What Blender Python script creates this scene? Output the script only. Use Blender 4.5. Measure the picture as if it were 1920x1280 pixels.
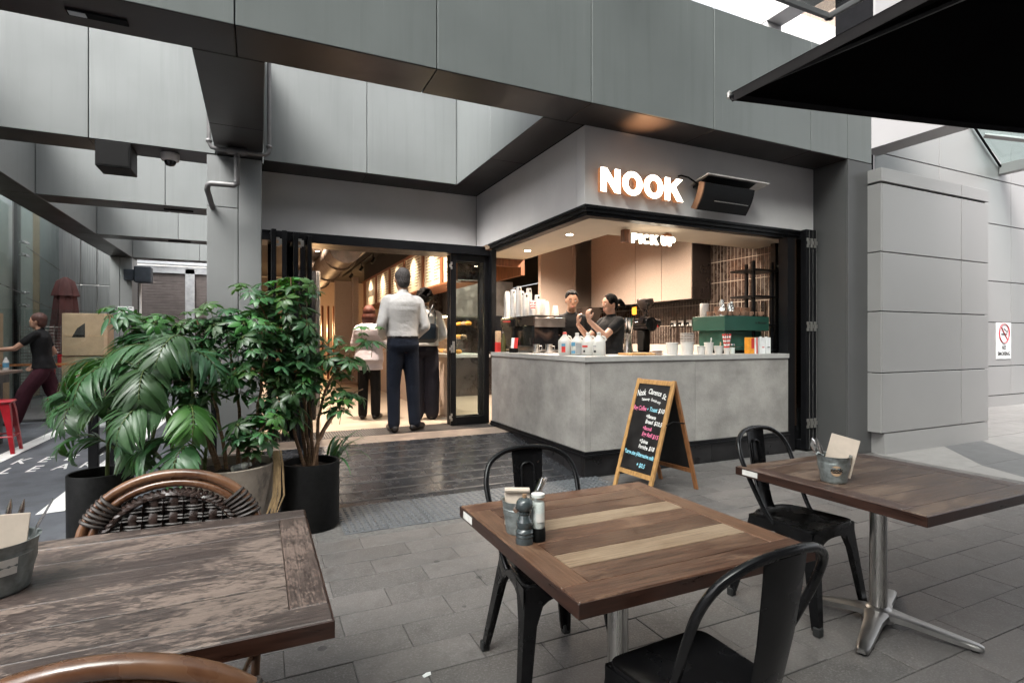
import bpy, bmesh, math, random
from mathutils import Vector, Matrix, noise
R = math.radians
PI = math.pi
sc = bpy.context.scene
for o in list(bpy.data.objects):
    bpy.data.objects.remove(o)

# ------------------------------------------------------------------ camera, sky, sun, exposure
CAM_H = 1.32
cd = bpy.data.cameras.new('camera')
cam = bpy.data.objects.new('camera', cd)
sc.collection.objects.link(cam)
cam.location = (0, 0, CAM_H)
cam.rotation_euler = (R(90), 0, R(-25))
cd.sensor_width = 36
cd.lens = 1019 / 1920 * 36
cd.shift_y = -3 / 1920
cd.clip_start = 0.05
cd.clip_end = 2000
sc.camera = cam

SUN_EL, SUN_ROT = R(54), R(226)
w = bpy.data.worlds.new('World')
sc.world = w
w.use_nodes = True
nt = w.node_tree
bg = nt.nodes['Background']
sky = nt.nodes.new('ShaderNodeTexSky')
sky.sky_type = 'NISHITA'
sky.sun_disc = False
sky.sun_elevation = SUN_EL
sky.sun_rotation = SUN_ROT
sky.air_density = 1.0
sky.dust_density = 6.0
sky.ozone_density = 1.0
hs = nt.nodes.new('ShaderNodeHueSaturation')       # overcast: the blue of the clear sky is washed out
hs.inputs['Saturation'].default_value = 0.16
nt.links.new(sky.outputs['Color'], hs.inputs['Color'])
nt.links.new(hs.outputs['Color'], bg.inputs['Color'])
bg.inputs['Strength'].default_value = 0.15

sl = bpy.data.lights.new('sun', 'SUN')
sl.energy = 1.1
sl.angle = R(30)
sl.color = (1.0, 0.97, 0.93)
sun = bpy.data.objects.new('sun', sl)
sc.collection.objects.link(sun)
# direction towards the sun: the sky's rotation is measured from +Y towards +X
sdir = Vector((math.sin(SUN_ROT) * math.cos(SUN_EL), math.cos(SUN_ROT) * math.cos(SUN_EL), math.sin(SUN_EL)))
sun.rotation_euler = sdir.to_track_quat('Z', 'Y').to_euler()
sun.location = (0, -5, 15)

sc.render.engine = 'CYCLES'
sc.cycles.use_denoising = True
try:
    sc.cycles.denoiser = 'OPENIMAGEDENOISE'
except Exception:
    pass
sc.cycles.max_bounces = 7
sc.cycles.diffuse_bounces = 4
sc.cycles.glossy_bounces = 3
sc.cycles.transmission_bounces = 6
sc.cycles.transparent_max_bounces = 12
sc.cycles.caustics_reflective = False
sc.cycles.caustics_refractive = False
sc.cycles.sample_clamp_indirect = 6
sc.cycles.use_adaptive_sampling = True
sc.cycles.adaptive_threshold = 0.02
sc.view_settings.view_transform = 'Standard'
sc.view_settings.look = 'None'
sc.view_settings.gamma = 1
sc.view_settings.use_curve_mapping = False
sc.view_settings.exposure = 2.05

# ------------------------------------------------------------------ materials
MATS = {}

def lin(c):
    return tuple(((x / 255) / 12.92 if x / 255 <= 0.04045 else ((x / 255 + 0.055) / 1.055) ** 2.4) for x in c)

def mat(name, col, rough=0.5, metal=0.0, var=0.15, scale=6.0, stretch=(1, 1, 1), col2=None, bump=0.0, bscale=60.0,
        bstretch=None, rand=0.0, spec=0.5, coat=0.0, rvar=0.0, emit=None, estr=0.0, detail=4.0, ramp=(0.35, 0.65), coords='Object',
        sss=0.0, huer=0.0, bdist=0.01):
    """One procedural Principled material: base colour broken up by noise, roughness by noise, fine bump; rand varies it per object."""
    m = bpy.data.materials.new(name)
    m.use_nodes = True
    t = m.node_tree
    N, L = t.nodes, t.links
    b = N['Principled BSDF']
    col = tuple(col)
    tc = N.new('ShaderNodeTexCoord')
    info = N.new('ShaderNodeObjectInfo')
    off = N.new('ShaderNodeVectorMath'); off.operation = 'MULTIPLY_ADD'
    cmb = N.new('ShaderNodeCombineXYZ')
    for k in range(3):
        L.new(info.outputs['Random'], cmb.inputs[k])
    L.new(cmb.outputs[0], off.inputs[0])
    off.inputs[1].default_value = (37.1, 51.7, 23.3)
    L.new(tc.outputs[coords], off.inputs[2])
    mp = N.new('ShaderNodeMapping')
    mp.inputs['Scale'].default_value = stretch
    L.new(off.outputs[0], mp.inputs['Vector'])
    nz = N.new('ShaderNodeTexNoise')
    nz.inputs['Scale'].default_value = scale
    nz.inputs['Detail'].default_value = detail
    nz.inputs['Roughness'].default_value = 0.6
    L.new(mp.outputs[0], nz.inputs['Vector'])
    cr = N.new('ShaderNodeValToRGB')
    c2 = tuple(col2) if col2 is not None else tuple(min(1, x * (1 + var)) for x in col)
    c1 = col if col2 is not None else tuple(x * (1 - var) for x in col)
    cr.color_ramp.elements[0].position = ramp[0]
    cr.color_ramp.elements[1].position = ramp[1]
    cr.color_ramp.elements[0].color = (*c1, 1)
    cr.color_ramp.elements[1].color = (*c2, 1)
    L.new(nz.outputs[0], cr.inputs[0])
    last = cr.outputs[0]
    if rand or huer:
        h = N.new('ShaderNodeHueSaturation')
        mr = N.new('ShaderNodeMapRange')
        mr.inputs['To Min'].default_value = 1 - rand
        mr.inputs['To Max'].default_value = 1 + rand
        L.new(info.outputs['Random'], mr.inputs['Value'])
        L.new(mr.outputs[0], h.inputs['Value'])
        if huer:
            mh = N.new('ShaderNodeMapRange')
            mh.inputs['To Min'].default_value = 0.5 - huer
            mh.inputs['To Max'].default_value = 0.5 + huer
            L.new(info.outputs['Random'], mh.inputs['Value'])
            L.new(mh.outputs[0], h.inputs['Hue'])
        L.new(last, h.inputs['Color'])
        last = h.outputs[0]
    L.new(last, b.inputs['Base Color'])
    b.inputs['Roughness'].default_value = rough
    if rvar:
        rr = N.new('ShaderNodeMapRange')
        rr.inputs['From Min'].default_value = 0.3
        rr.inputs['From Max'].default_value = 0.7
        rr.inputs['To Min'].default_value = max(0.02, rough - rvar)
        rr.inputs['To Max'].default_value = min(1, rough + rvar)
        L.new(nz.outputs[0], rr.inputs['Value'])
        L.new(rr.outputs[0], b.inputs['Roughness'])
    b.inputs['Metallic'].default_value = metal
    b.inputs['Specular IOR Level'].default_value = spec
    b.inputs['Coat Weight'].default_value = coat
    if sss:
        b.inputs['Subsurface Weight'].default_value = sss
        b.inputs['Subsurface Radius'].default_value = (0.02, 0.008, 0.004)
    if bump:
        bm = N.new('ShaderNodeBump')
        bm.inputs['Strength'].default_value = bump
        bm.inputs['Distance'].default_value = bdist
        bn = N.new('ShaderNodeTexNoise')
        bn.inputs['Scale'].default_value = bscale
        bn.inputs['Detail'].default_value = 5
        mp2 = N.new('ShaderNodeMapping')
        mp2.inputs['Scale'].default_value = bstretch or stretch
        L.new(off.outputs[0], mp2.inputs['Vector'])
        L.new(mp2.outputs[0], bn.inputs['Vector'])
        L.new(bn.outputs[0], bm.inputs['Height'])
        L.new(bm.outputs[0], b.inputs['Normal'])
    if emit:
        b.inputs['Emission Color'].default_value = (*emit, 1)
        b.inputs['Emission Strength'].default_value = estr
    MATS[name] = m
    return m

def layer(name, col2, scale, stretch, lo, hi, amount=1.0, rough=None, coords='Object', detail=6.0, rnd=True, dist=0.0):
    """Lay a second colour over a material made by mat() through a thresholded noise (wear, stains, streaks)."""
    m = MATS[name]
    t = m.node_tree
    N, L = t.nodes, t.links
    b = N['Principled BSDF']
    old = b.inputs['Base Color'].links[0].from_socket
    tc = N.new('ShaderNodeTexCoord')
    info = N.new('ShaderNodeObjectInfo')
    off = N.new('ShaderNodeVectorMath'); off.operation = 'MULTIPLY_ADD'
    cmb = N.new('ShaderNodeCombineXYZ')
    if rnd:
        for k in range(3):
            L.new(info.outputs['Random'], cmb.inputs[k])
    L.new(cmb.outputs[0], off.inputs[0])
    off.inputs[1].default_value = (11.3, 71.9, 5.7)
    L.new(tc.outputs[coords], off.inputs[2])
    mp = N.new('ShaderNodeMapping')
    mp.inputs['Scale'].default_value = stretch
    L.new(off.outputs[0], mp.inputs['Vector'])
    nz = N.new('ShaderNodeTexNoise')
    nz.inputs['Scale'].default_value = scale
    nz.inputs['Detail'].default_value = detail
    nz.inputs['Roughness'].default_value = 0.65
    nz.inputs['Distortion'].default_value = dist
    L.new(mp.outputs[0], nz.inputs['Vector'])
    mr = N.new('ShaderNodeMapRange')
    mr.inputs['From Min'].default_value = lo
    mr.inputs['From Max'].default_value = hi
    mr.inputs['To Max'].default_value = amount
    L.new(nz.outputs[0], mr.inputs['Value'])
    mx = N.new('ShaderNodeMix'); mx.data_type = 'RGBA'
    L.new(mr.outputs[0], mx.inputs[0])
    L.new(old, mx.inputs[6])
    mx.inputs[7].default_value = (*col2, 1)
    L.new(mx.outputs[2], b.inputs['Base Color'])
    if rough is not None:
        mx2 = N.new('ShaderNodeMix'); mx2.data_type = 'FLOAT'
        L.new(mr.outputs[0], mx2.inputs[0])
        if b.inputs['Roughness'].links:
            L.new(b.inputs['Roughness'].links[0].from_socket, mx2.inputs[2])
        else:
            mx2.inputs[2].default_value = b.inputs['Roughness'].default_value
        mx2.inputs[3].default_value = rough
        L.new(mx2.outputs[0], b.inputs['Roughness'])

def spots(name, col, scale, radius, keep=0.5, amount=0.8):
    """Round blemishes (chewing gum, pinholes): the cores of some Voronoi cells, at one fixed place in the world."""
    m = MATS[name]; t = m.node_tree; N, L = t.nodes, t.links
    b = N['Principled BSDF']; old = b.inputs['Base Color'].links[0].from_socket
    ge = N.new('ShaderNodeNewGeometry')
    v = N.new('ShaderNodeTexVoronoi'); v.inputs['Scale'].default_value = scale
    L.new(ge.outputs['Position'], v.inputs['Vector'])
    a = N.new('ShaderNodeMath'); a.operation = 'LESS_THAN'; a.inputs[1].default_value = radius; L.new(v.outputs['Distance'], a.inputs[0])
    sp = N.new('ShaderNodeSeparateColor'); L.new(v.outputs['Color'], sp.inputs[0])
    c = N.new('ShaderNodeMath'); c.operation = 'LESS_THAN'; c.inputs[1].default_value = keep; L.new(sp.outputs[0], c.inputs[0])
    d = N.new('ShaderNodeMath'); d.operation = 'MULTIPLY'; L.new(a.outputs[0], d.inputs[0]); L.new(c.outputs[0], d.inputs[1])
    e = N.new('ShaderNodeMath'); e.operation = 'MULTIPLY'; e.inputs[1].default_value = amount; L.new(d.outputs[0], e.inputs[0])
    mx = N.new('ShaderNodeMix'); mx.data_type = 'RGBA'
    L.new(e.outputs[0], mx.inputs[0]); L.new(old, mx.inputs[6]); mx.inputs[7].default_value = (*col, 1)
    L.new(mx.outputs[2], b.inputs['Base Color'])

def glass(name, tint=(0.9, 0.95, 0.93), refl=1.45, rough=0.0):
    m = bpy.data.materials.new(name)
    m.use_nodes = True
    t = m.node_tree
    N, L = t.nodes, t.links
    N.remove(N['Principled BSDF'])
    fr = N.new('ShaderNodeFresnel')
    ge = N.new('ShaderNodeNewGeometry'); mi_ = N.new('ShaderNodeMapRange')      # the same index seen from either side of a thin pane
    mi_.inputs['To Min'].default_value = refl; mi_.inputs['To Max'].default_value = 1 / refl
    L.new(ge.outputs['Backfacing'], mi_.inputs['Value']); L.new(mi_.outputs[0], fr.inputs['IOR'])
    tr = N.new('ShaderNodeBsdfTransparent'); tr.inputs['Color'].default_value = (*tint, 1)
    gl = N.new('ShaderNodeBsdfGlossy'); gl.inputs['Roughness'].default_value = rough
    mx = N.new('ShaderNodeMixShader')
    L.new(fr.outputs[0], mx.inputs[0]); L.new(tr.outputs[0], mx.inputs[1]); L.new(gl.outputs[0], mx.inputs[2])
    L.new(mx.outputs[0], N['Material Output'].inputs['Surface'])
    MATS[name] = m
    return m

def wood(name, dark, mid, wear, lo, hi, amt, axis='x', rough=0.45, rand=0.12, crack=0.7, fine=64.0):
    """Stained boards: fine grain along one axis, stain worn away in ragged patches, dark cracks."""
    m = bpy.data.materials.new(name); m.use_nodes = True
    t = m.node_tree; N, L = t.nodes, t.links
    b = N['Principled BSDF']
    tc = N.new('ShaderNodeTexCoord'); info = N.new('ShaderNodeObjectInfo')
    cmb = N.new('ShaderNodeCombineXYZ')
    for k in range(3): L.new(info.outputs['Random'], cmb.inputs[k])
    off = N.new('ShaderNodeVectorMath'); off.operation = 'MULTIPLY_ADD'
    off.inputs[1].default_value = (37.1, 51.7, 23.3)
    L.new(cmb.outputs[0], off.inputs[0]); L.new(tc.outputs['Object'], off.inputs[2])
    def nz(scale, along, across, detail, dist=0.0, rg=.65):
        mp = N.new('ShaderNodeMapping')
        mp.inputs['Scale'].default_value = (along, across, across) if axis == 'x' else (across, along, across)
        L.new(off.outputs[0], mp.inputs['Vector'])
        n = N.new('ShaderNodeTexNoise'); n.inputs['Scale'].default_value = scale; n.inputs['Detail'].default_value = detail
        n.inputs['Roughness'].default_value = rg; n.inputs['Distortion'].default_value = dist
        L.new(mp.outputs[0], n.inputs['Vector']); return n.outputs[0]
    def mr(v, a, c, d=0.0, e=1.0):
        q = N.new('ShaderNodeMapRange'); q.inputs['From Min'].default_value = a; q.inputs['From Max'].default_value = c
        q.inputs['To Min'].default_value = d; q.inputs['To Max'].default_value = e; L.new(v, q.inputs['Value']); return q.outputs[0]
    def mth(op, a, c):
        q = N.new('ShaderNodeMath'); q.operation = op
        for i, x in enumerate((a, c)):
            if isinstance(x, (int, float)): q.inputs[i].default_value = x
            else: L.new(x, q.inputs[i])
        return q.outputs[0]
    def mix(f, a, c):
        q = N.new('ShaderNodeMix'); q.data_type = 'RGBA'; L.new(f, q.inputs[0])
        for i, x in ((6, a), (7, c)):
            if isinstance(x, tuple): q.inputs[i].default_value = (*x, 1)
            else: L.new(x, q.inputs[i])
        return q.outputs[2]
    g5 = nz(11, .22, 30, 6, .15); g1 = nz(9, .7, 11, 10); g2 = nz(4.6, .7, 1.5, 5, .5); g3 = nz(fine, .8, 2.4, 9); g4 = nz(5, .35, 30, 4)
    c = mix(mr(g1, .35, .68), dark, mid)
    msk = mr(mth('ADD', mth('MULTIPLY', g2, .58), mth('MULTIPLY', g3, .42)), lo, hi, 0, amt)
    c = mix(msk, c, wear)
    c = mix(mr(g4, .62, .7, 0, crack), c, tuple(x * .22 for x in dark))
    c = mix(mr(g5, .54, .6, 0, .45), c, tuple(x * .5 for x in dark))
    h = N.new('ShaderNodeHueSaturation'); L.new(mr(info.outputs['Random'], 0, 1, 1 - rand, 1 + rand), h.inputs['Value']); L.new(c, h.inputs['Color'])
    L.new(h.outputs[0], b.inputs['Base Color'])
    L.new(mr(msk, 0, 1, rough - .07, rough + .2), b.inputs['Roughness'])
    bm = N.new('ShaderNodeBump'); bm.inputs['Strength'].default_value = .35; bm.inputs['Distance'].default_value = .004
    L.new(mth('ADD', g1, mth('MULTIPLY', g3, .6)), bm.inputs['Height']); L.new(bm.outputs[0], b.inputs['Normal'])
    MATS[name] = m
    return m

# ------------------------------------------------------------------ mesh helpers
class G:
    def __init__(self):
        self.v = []; self.f = []; self.mi = []
    def add(self, vs, fs, mi=0):
        n = len(self.v)
        self.v += [tuple(p) for p in vs]
        self.f += [tuple(i + n for i in f) for f in fs]
        self.mi += [mi] * len(fs)
        return self
    def box(self, x0, x1, y0, y1, z0, z1, c=0.0, mi=0, M=None):
        c = min(c, abs(x1 - x0) * .45, abs(y1 - y0) * .45, abs(z1 - z0) * .45)
        if c <= 0:
            vs = [(x, y, z) for z in (z0, z1) for y in (y0, y1) for x in (x0, x1)]
            fs = [(0, 2, 3, 1), (4, 5, 7, 6), (0, 1, 5, 4), (2, 6, 7, 3), (0, 4, 6, 2), (1, 3, 7, 5)]
        else:
            vs = []; idx = {}
            X, Y, Z = (x0, x1), (y0, y1), (z0, z1)
            for i in (0, 1):
                for j in (0, 1):
                    for k in (0, 1):
                        sx, sy, sz = (1, -1)[i] * c, (1, -1)[j] * c, (1, -1)[k] * c
                        for a, p in enumerate(((X[i], Y[j] + sy, Z[k] + sz), (X[i] + sx, Y[j], Z[k] + sz), (X[i] + sx, Y[j] + sy, Z[k]))):
                            idx[i, j, k, a] = len(vs); vs.append(p)
            fs = []
            for i in (0, 1):
                q = [idx[i, 0, 0, 0], idx[i, 1, 0, 0], idx[i, 1, 1, 0], idx[i, 0, 1, 0]]; fs.append(q if i else q[::-1])
                q = [idx[0, i, 0, 1], idx[1, i, 0, 1], idx[1, i, 1, 1], idx[0, i, 1, 1]]; fs.append(q[::-1] if i else q)
                q = [idx[0, 0, i, 2], idx[1, 0, i, 2], idx[1, 1, i, 2], idx[0, 1, i, 2]]; fs.append(q if i else q[::-1])
            for i in (0, 1):
                for j in (0, 1):
                    q = [idx[i, j, 0, 0], idx[i, j, 1, 0], idx[i, j, 1, 1], idx[i, j, 0, 1]]; fs.append(q if (i + j) % 2 == 0 else q[::-1])
                    q = [idx[i, 0, j, 0], idx[i, 0, j, 2], idx[i, 1, j, 2], idx[i, 1, j, 0]]; fs.append(q if (i + j) % 2 == 0 else q[::-1])
                    q = [idx[0, i, j, 1], idx[1, i, j, 1], idx[1, i, j, 2], idx[0, i, j, 2]]; fs.append(q if (i + j) % 2 == 0 else q[::-1])
                    for k in (0, 1):
                        q = [idx[i, j, k, 0], idx[i, j, k, 1], idx[i, j, k, 2]]; fs.append(q if (i + j + k) % 2 else q[::-1])
        if M is not None:
            vs = [M @ Vector(p) for p in vs]
        return self.add(vs, fs, mi)
    def tube(self, pts, r, n=8, closed=False, caps=True, mi=0, flat=None):
        """Tube along pts; r a number or a list; flat=(a,b) scales the two section axes."""
        P = [Vector(p) for p in pts]
        m = len(P)
        rs = r if isinstance(r, (list, tuple)) else [r] * m
        T = []
        for i in range(m):
            a = P[(i - 1) % m] if (closed or i > 0) else P[i]
            b = P[(i + 1) % m] if (closed or i < m - 1) else P[i]
            d = b - a
            T.append(d.normalized() if d.length > 1e-9 else Vector((0, 0, 1)))
        up = Vector((0, 0, 1)) if abs(T[0].z) < 0.9 else Vector((1, 0, 0))
        u = T[0].cross(up).normalized()
        vs = []
        for i in range(m):
            if i:
                u = (u - T[i] * u.dot(T[i]))
                u = u.normalized() if u.length > 1e-6 else T[i].orthogonal().normalized()
            w_ = T[i].cross(u)
            fa, fb = flat if flat else (1, 1)
            for k in range(n):
                a = 2 * PI * k / n
                vs.append(P[i] + u * (math.cos(a) * rs[i] * fa) + w_ * (math.sin(a) * rs[i] * fb))
        fs = []
        for i in range(m if closed else m - 1):
            j = (i + 1) % m
            for k in range(n):
                l = (k + 1) % n
                fs.append((i * n + k, i * n + l, j * n + l, j * n + k))
        if caps and not closed:
            fs.append(tuple(range(n))[::-1]); fs.append(tuple((m - 1) * n + k for k in range(n)))
        return self.add(vs, fs, mi)
    def lathe(self, prof, n=24, c=(0, 0, 0), mi=0, cap0=True, cap1=True, M=None):
        vs = []
        for r, z in prof:
            for k in range(n):
                a = 2 * PI * k / n
                vs.append(Vector((c[0] + r * math.cos(a), c[1] + r * math.sin(a), c[2] + z)))
        if M is not None:
            vs = [M @ p for p in vs]
        fs = []
        for i in range(len(prof) - 1):
            for k in range(n):
                l = (k + 1) % n
                fs.append((i * n + k, i * n + l, (i + 1) * n + l, (i + 1) * n + k))
        if cap0: fs.append(tuple(range(n))[::-1])
        if cap1: fs.append(tuple((len(prof) - 1) * n + k for k in range(n)))
        return self.add(vs, fs, mi)
    def ell(self, c, r, n=12, m=8, M=None, mi=0):
        vs = []
        for j in range(m + 1):
            t = PI * j / m
            for k in range(n):
                a = 2 * PI * k / n
                p = Vector((r[0] * math.sin(t) * math.cos(a), r[1] * math.sin(t) * math.sin(a), -r[2] * math.cos(t)))
                if M is not None: p = M @ p
                vs.append(p + Vector(c))
        fs = []
        for j in range(m):
            for k in range(n):
                l = (k + 1) % n
                fs.append((j * n + k, j * n + l, (j + 1) * n + l, (j + 1) * n + k))
        return self.add(vs, fs, mi)
    def prism(self, poly, axis, a0, a1, mi=0, M=None):
        """Extrude a 2-D polygon along an axis ('x': poly is (y,z); 'y': (x,z); 'z': (x,y))."""
        def P(p, a):
            return {'x': (a, p[0], p[1]), 'y': (p[0], a, p[1]), 'z': (p[0], p[1], a)}[axis]
        n = len(poly)
        vs = [P(p, a0) for p in poly] + [P(p, a1) for p in poly]
        if M is not None: vs = [M @ Vector(p) for p in vs]
        fs = [tuple(range(n)), tuple(range(2 * n - 1, n - 1, -1))]
        for k in range(n):
            l = (k + 1) % n
            fs.append((k, n + k, n + l, l))
        return self.add(vs, fs, mi)
    def quad(self, a, b, c, d, mi=0):
        return self.add([a, b, c, d], [(0, 1, 2, 3)], mi)
    def mesh(self, name, mats, smooth=False, angle=40):
        me = bpy.data.meshes.new(name)
        me.from_pydata(self.v, [], self.f)
        for m in (mats if isinstance(mats, (list, tuple)) else [mats]):
            me.materials.append(MATS[m])
        if any(self.mi):
            me.polygons.foreach_set('material_index', self.mi)
        bm = bmesh.new(); bm.from_mesh(me)
        bmesh.ops.recalc_face_normals(bm, faces=bm.faces)
        bm.to_mesh(me); bm.free()
        if smooth:
            me.polygons.foreach_set('use_smooth', [True] * len(me.polygons))
            me.set_sharp_from_angle(angle=R(angle))
        me.update()
        return me
    def build(self, name, mats, parent=None, smooth=False, world=False, angle=40, **kw):
        if world and parent is not None:
            inv = XF.get(parent, Matrix()).inverted()
            self.v = [tuple(inv @ Vector(p)) for p in self.v]
        return put(name, self.mesh(name, mats, smooth, angle), parent, **kw)

XF = {}

def put(name, me, parent=None, loc=None, rot=None, scale=None, M=None, label=None, cat=None, group=None, kind=None):
    o = bpy.data.objects.new(name, me)
    sc.collection.objects.link(o)
    if parent is not None:
        o.parent = parent
        XF[o] = XF.get(parent, Matrix())
    if M is not None: o.matrix_local = M
    if loc is not None: o.location = loc
    if rot is not None: o.rotation_euler = rot
    if scale is not None: o.scale = scale
    tag(o, label, cat, group, kind)
    return o

def tag(o, label=None, cat=None, group=None, kind=None):
    if label: o['label'] = label
    if cat: o['category'] = cat
    if group: o['group'] = group
    if kind: o['kind'] = kind
    return o

def thing(name, label, cat, loc=(0, 0, 0), rz=0.0, group=None, kind=None, scale=1.0):
    o = bpy.data.objects.new(name, None)
    sc.collection.objects.link(o)
    o.empty_display_size = 0.1
    o.location = loc
    o.rotation_euler = (0, 0, rz)
    o.scale = (scale,) * 3
    XF[o] = Matrix.Translation(loc) @ Matrix.Rotation(rz, 4, 'Z') @ Matrix.Scale(scale, 4)
    return tag(o, label, cat, group, kind)

def copy_tree(o, parent=None, first=True):
    c = o.copy()
    sc.collection.objects.link(c)
    if parent is not None: c.parent = parent
    for ch in list(o.children):
        copy_tree(ch, c, False)
    return c

def place(src, loc, rz, label, used):
    o = src if not used.get(src.name) else copy_tree(src)
    used[src.name] = True
    o.location = loc; o.rotation_euler = (0, 0, rz); o['label'] = label
    return o

def text_mesh(name, s, size, mats, depth=0.0, offset=0.0, align='LEFT', shear=0.0, space=1.0, bevel=0.0):
    c = bpy.data.curves.new(name, 'FONT')
    c.body = s; c.size = size; c.extrude = depth; c.offset = offset
    c.align_x = align; c.shear = shear; c.space_character = space
    c.resolution_u = 3; c.bevel_depth = bevel
    o = bpy.data.objects.new(name, c)
    sc.collection.objects.link(o)
    bpy.context.view_layer.update()
    me = bpy.data.meshes.new_from_object(o.evaluated_get(bpy.context.evaluated_depsgraph_get()))
    me.name = name
    me.materials.clear()
    for m in (mats if isinstance(mats, (list, tuple)) else [mats]):
        me.materials.append(MATS[m])
    bpy.data.objects.remove(o)
    bpy.data.curves.remove(c)
    return me

def lamp(name, parent, loc, energy, col, kind='SPOT', size=R(90), blend=0.6, radius=0.04, direction=(0, 0, -1)):
    l = bpy.data.lights.new(name, kind)
    l.energy = energy; l.color = col
    if kind == 'SPOT':
        l.spot_size = size; l.spot_blend = blend
    l.shadow_soft_size = radius
    o = bpy.data.objects.new(name, l)
    sc.collection.objects.link(o)
    if parent is not None:
        o.parent = parent
        loc = XF.get(parent, Matrix()).inverted() @ Vector(loc)
    o.location = loc
    o.rotation_euler = Vector(direction).to_track_quat('-Z', 'Y').to_euler()
    return o
# ------------------------------------------------------------------ material library
mat('panel_metal', (0.27, 0.28, 0.278), rough=0.42, metal=0.35, var=0.05, scale=1.2, rvar=0.06, rand=0.05, bump=0.02, bscale=3)
layer('panel_metal', (0.36, 0.375, 0.37), 3.0, (6, 6, 0.25), 0.56, 0.75, 0.35)
mat('panel_pale', (0.19, 0.203, 0.2), rough=0.42, metal=0.1, var=0.04, scale=1.2, rvar=0.06, rand=0.04, bump=0.02, bscale=3)
layer('panel_pale', (0.14, 0.15, 0.148), 2.4, (5, 5, 0.22), 0.5, 0.8, 0.5)
layer('panel_pale', (0.3, 0.31, 0.3), 9, (7, 7, 0.12), 0.63, 0.76, 0.4)
mat('panel_light', (0.3, 0.29, 0.285), rough=0.4, metal=0.15, var=0.03, scale=1.0, rvar=0.05, rand=0.03, bump=0.02, bscale=2.5)
mat('panel_column', (0.1, 0.099, 0.099), rough=0.45, metal=0.3, var=0.05, scale=1.5, rvar=0.05, rand=0.04)
mat('soffit_dark', (0.026, 0.02, 0.019), rough=0.36, metal=0.4, var=0.12, scale=1.5, rvar=0.06, rand=0.06)  # beam undersides: darker and browner than the side panels
mat('joint_dark', (0.008, 0.008, 0.009), rough=0.9, spec=0.1)
mat('render_wall', (0.66, 0.635, 0.625), rough=0.85, var=0.05, scale=1.6, bump=0.12, bscale=90, detail=6)
mat('concrete', (0.31, 0.29, 0.272), rough=0.8, var=0.22, scale=3.2, bump=0.25, bscale=55, detail=10)
layer('concrete', (0.2, 0.19, 0.18), 26, (1, 1, 1), 0.6, 0.72, 0.5)
layer('concrete', (0.17, 0.16, 0.15), 2.1, (1, 1, 1.4), 0.6, 0.85, 0.45)
layer('concrete', (0.42, 0.4, 0.375), 1.6, (1, 1, 2.5), 0.5, 0.75, 0.5)
spots('concrete', (0.12, 0.115, 0.11), 30, 0.07, 0.3, 0.7)
mat('worktop', (0.42, 0.405, 0.39), rough=0.4, var=0.06, scale=12, bump=0.05, bscale=80)
mat('black_alu', (0.005, 0.005, 0.006), rough=0.38, spec=0.3, var=0.1, scale=8, rvar=0.08)
mat('bronze_alu', (0.05, 0.028, 0.018), rough=0.35, metal=0.5, var=0.1)
mat('black_tile', (0.014, 0.013, 0.014), rough=0.35, var=0.3, scale=6, rvar=0.12, rand=0.2, bump=0.06, bscale=50)
mat('paver', (0.1, 0.09, 0.086), rough=0.62, var=0.16, scale=14, rvar=0.12, rand=0.24, bump=0.3, bscale=140, detail=8)
layer('paver', (0.115, 0.098, 0.09), 5, (1, 1, 1), 0.5, 0.7, 0.4)
layer('paver', (0.17, 0.164, 0.16), 110, (1, 1, 1), 0.5, 0.64, 0.75)
layer('paver', (0.042, 0.038, 0.036), 1.7, (1, 1, 1), 0.48, 0.72, 0.75, rnd=False)
layer('paver', (0.155, 0.148, 0.143), 1.1, (1, 1, 1), 0.48, 0.72, 0.55, rnd=False)
layer('paver', (0.02, 0.019, 0.018), 34, (1, 1, 1), 0.74, 0.77, 0.8, detail=2, rnd=False)
spots('paver', (0.03, 0.028, 0.027), 4.5, 0.09, 0.35, 0.7)
spots('paver', (0.2, 0.19, 0.18), 11, 0.06, 0.12, 0.6)
mat('paver_bed', (0.11, 0.104, 0.1), rough=0.95, var=0.3, scale=40)
mat('ramp_tile', (0.03, 0.031, 0.035), rough=0.24, var=0.25, scale=9, rvar=0.08, rand=0.04, bump=0.04, bscale=70)
layer('ramp_tile', (0.05, 0.051, 0.055), 3.5, (1, 1, 1), 0.5, 0.72, 0.5, rough=0.34)
mat('ramp_groove', (0.052, 0.05, 0.052), rough=0.5, var=0.15, scale=30)
mat('grout_light', (0.12, 0.108, 0.1), rough=0.9, var=0.15, scale=30)
mat('tactile', (0.085, 0.09, 0.098), rough=0.55, var=0.12, scale=20, bump=0.1, bscale=120, rand=0.06)
mat('asphalt', (0.085, 0.092, 0.105), rough=0.7, var=0.25, scale=4, bump=0.35, bscale=220, detail=10)
layer('asphalt', (0.12, 0.125, 0.135), 2.0, (1, 0.3, 1), 0.55, 0.75, 0.55)
layer('asphalt', (0.16, 0.06, 0.05), 5.0, (0.5, 6, 1), 0.67, 0.72, 0.7)
mat('road_paint', (0.8, 0.8, 0.78), rough=0.65, var=0.1, scale=12, bump=0.1, bscale=160)
layer('road_paint', (0.12, 0.12, 0.13), 55, (1, 1, 1), 0.66, 0.74, 0.8)
mat('light_stone', (0.2, 0.19, 0.182), rough=0.6, var=0.1, scale=7, bump=0.08, bscale=90, rand=0.05)
mat('grey_stone', (0.095, 0.094, 0.095), rough=0.6, var=0.1, scale=7, bump=0.08, bscale=90, rand=0.05)
mat('cafe_floor', (0.4, 0.33, 0.26), rough=0.42, var=0.1, scale=1.5, stretch=(1, 6, 1), rvar=0.08)
mat('threshold_stone', (0.31, 0.24, 0.195), rough=0.55, var=0.14, scale=10, bump=0.06, bscale=90)
mat('mat_rib', (0.09, 0.08, 0.075), rough=0.55, metal=0.4, var=0.2, scale=30)
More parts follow.
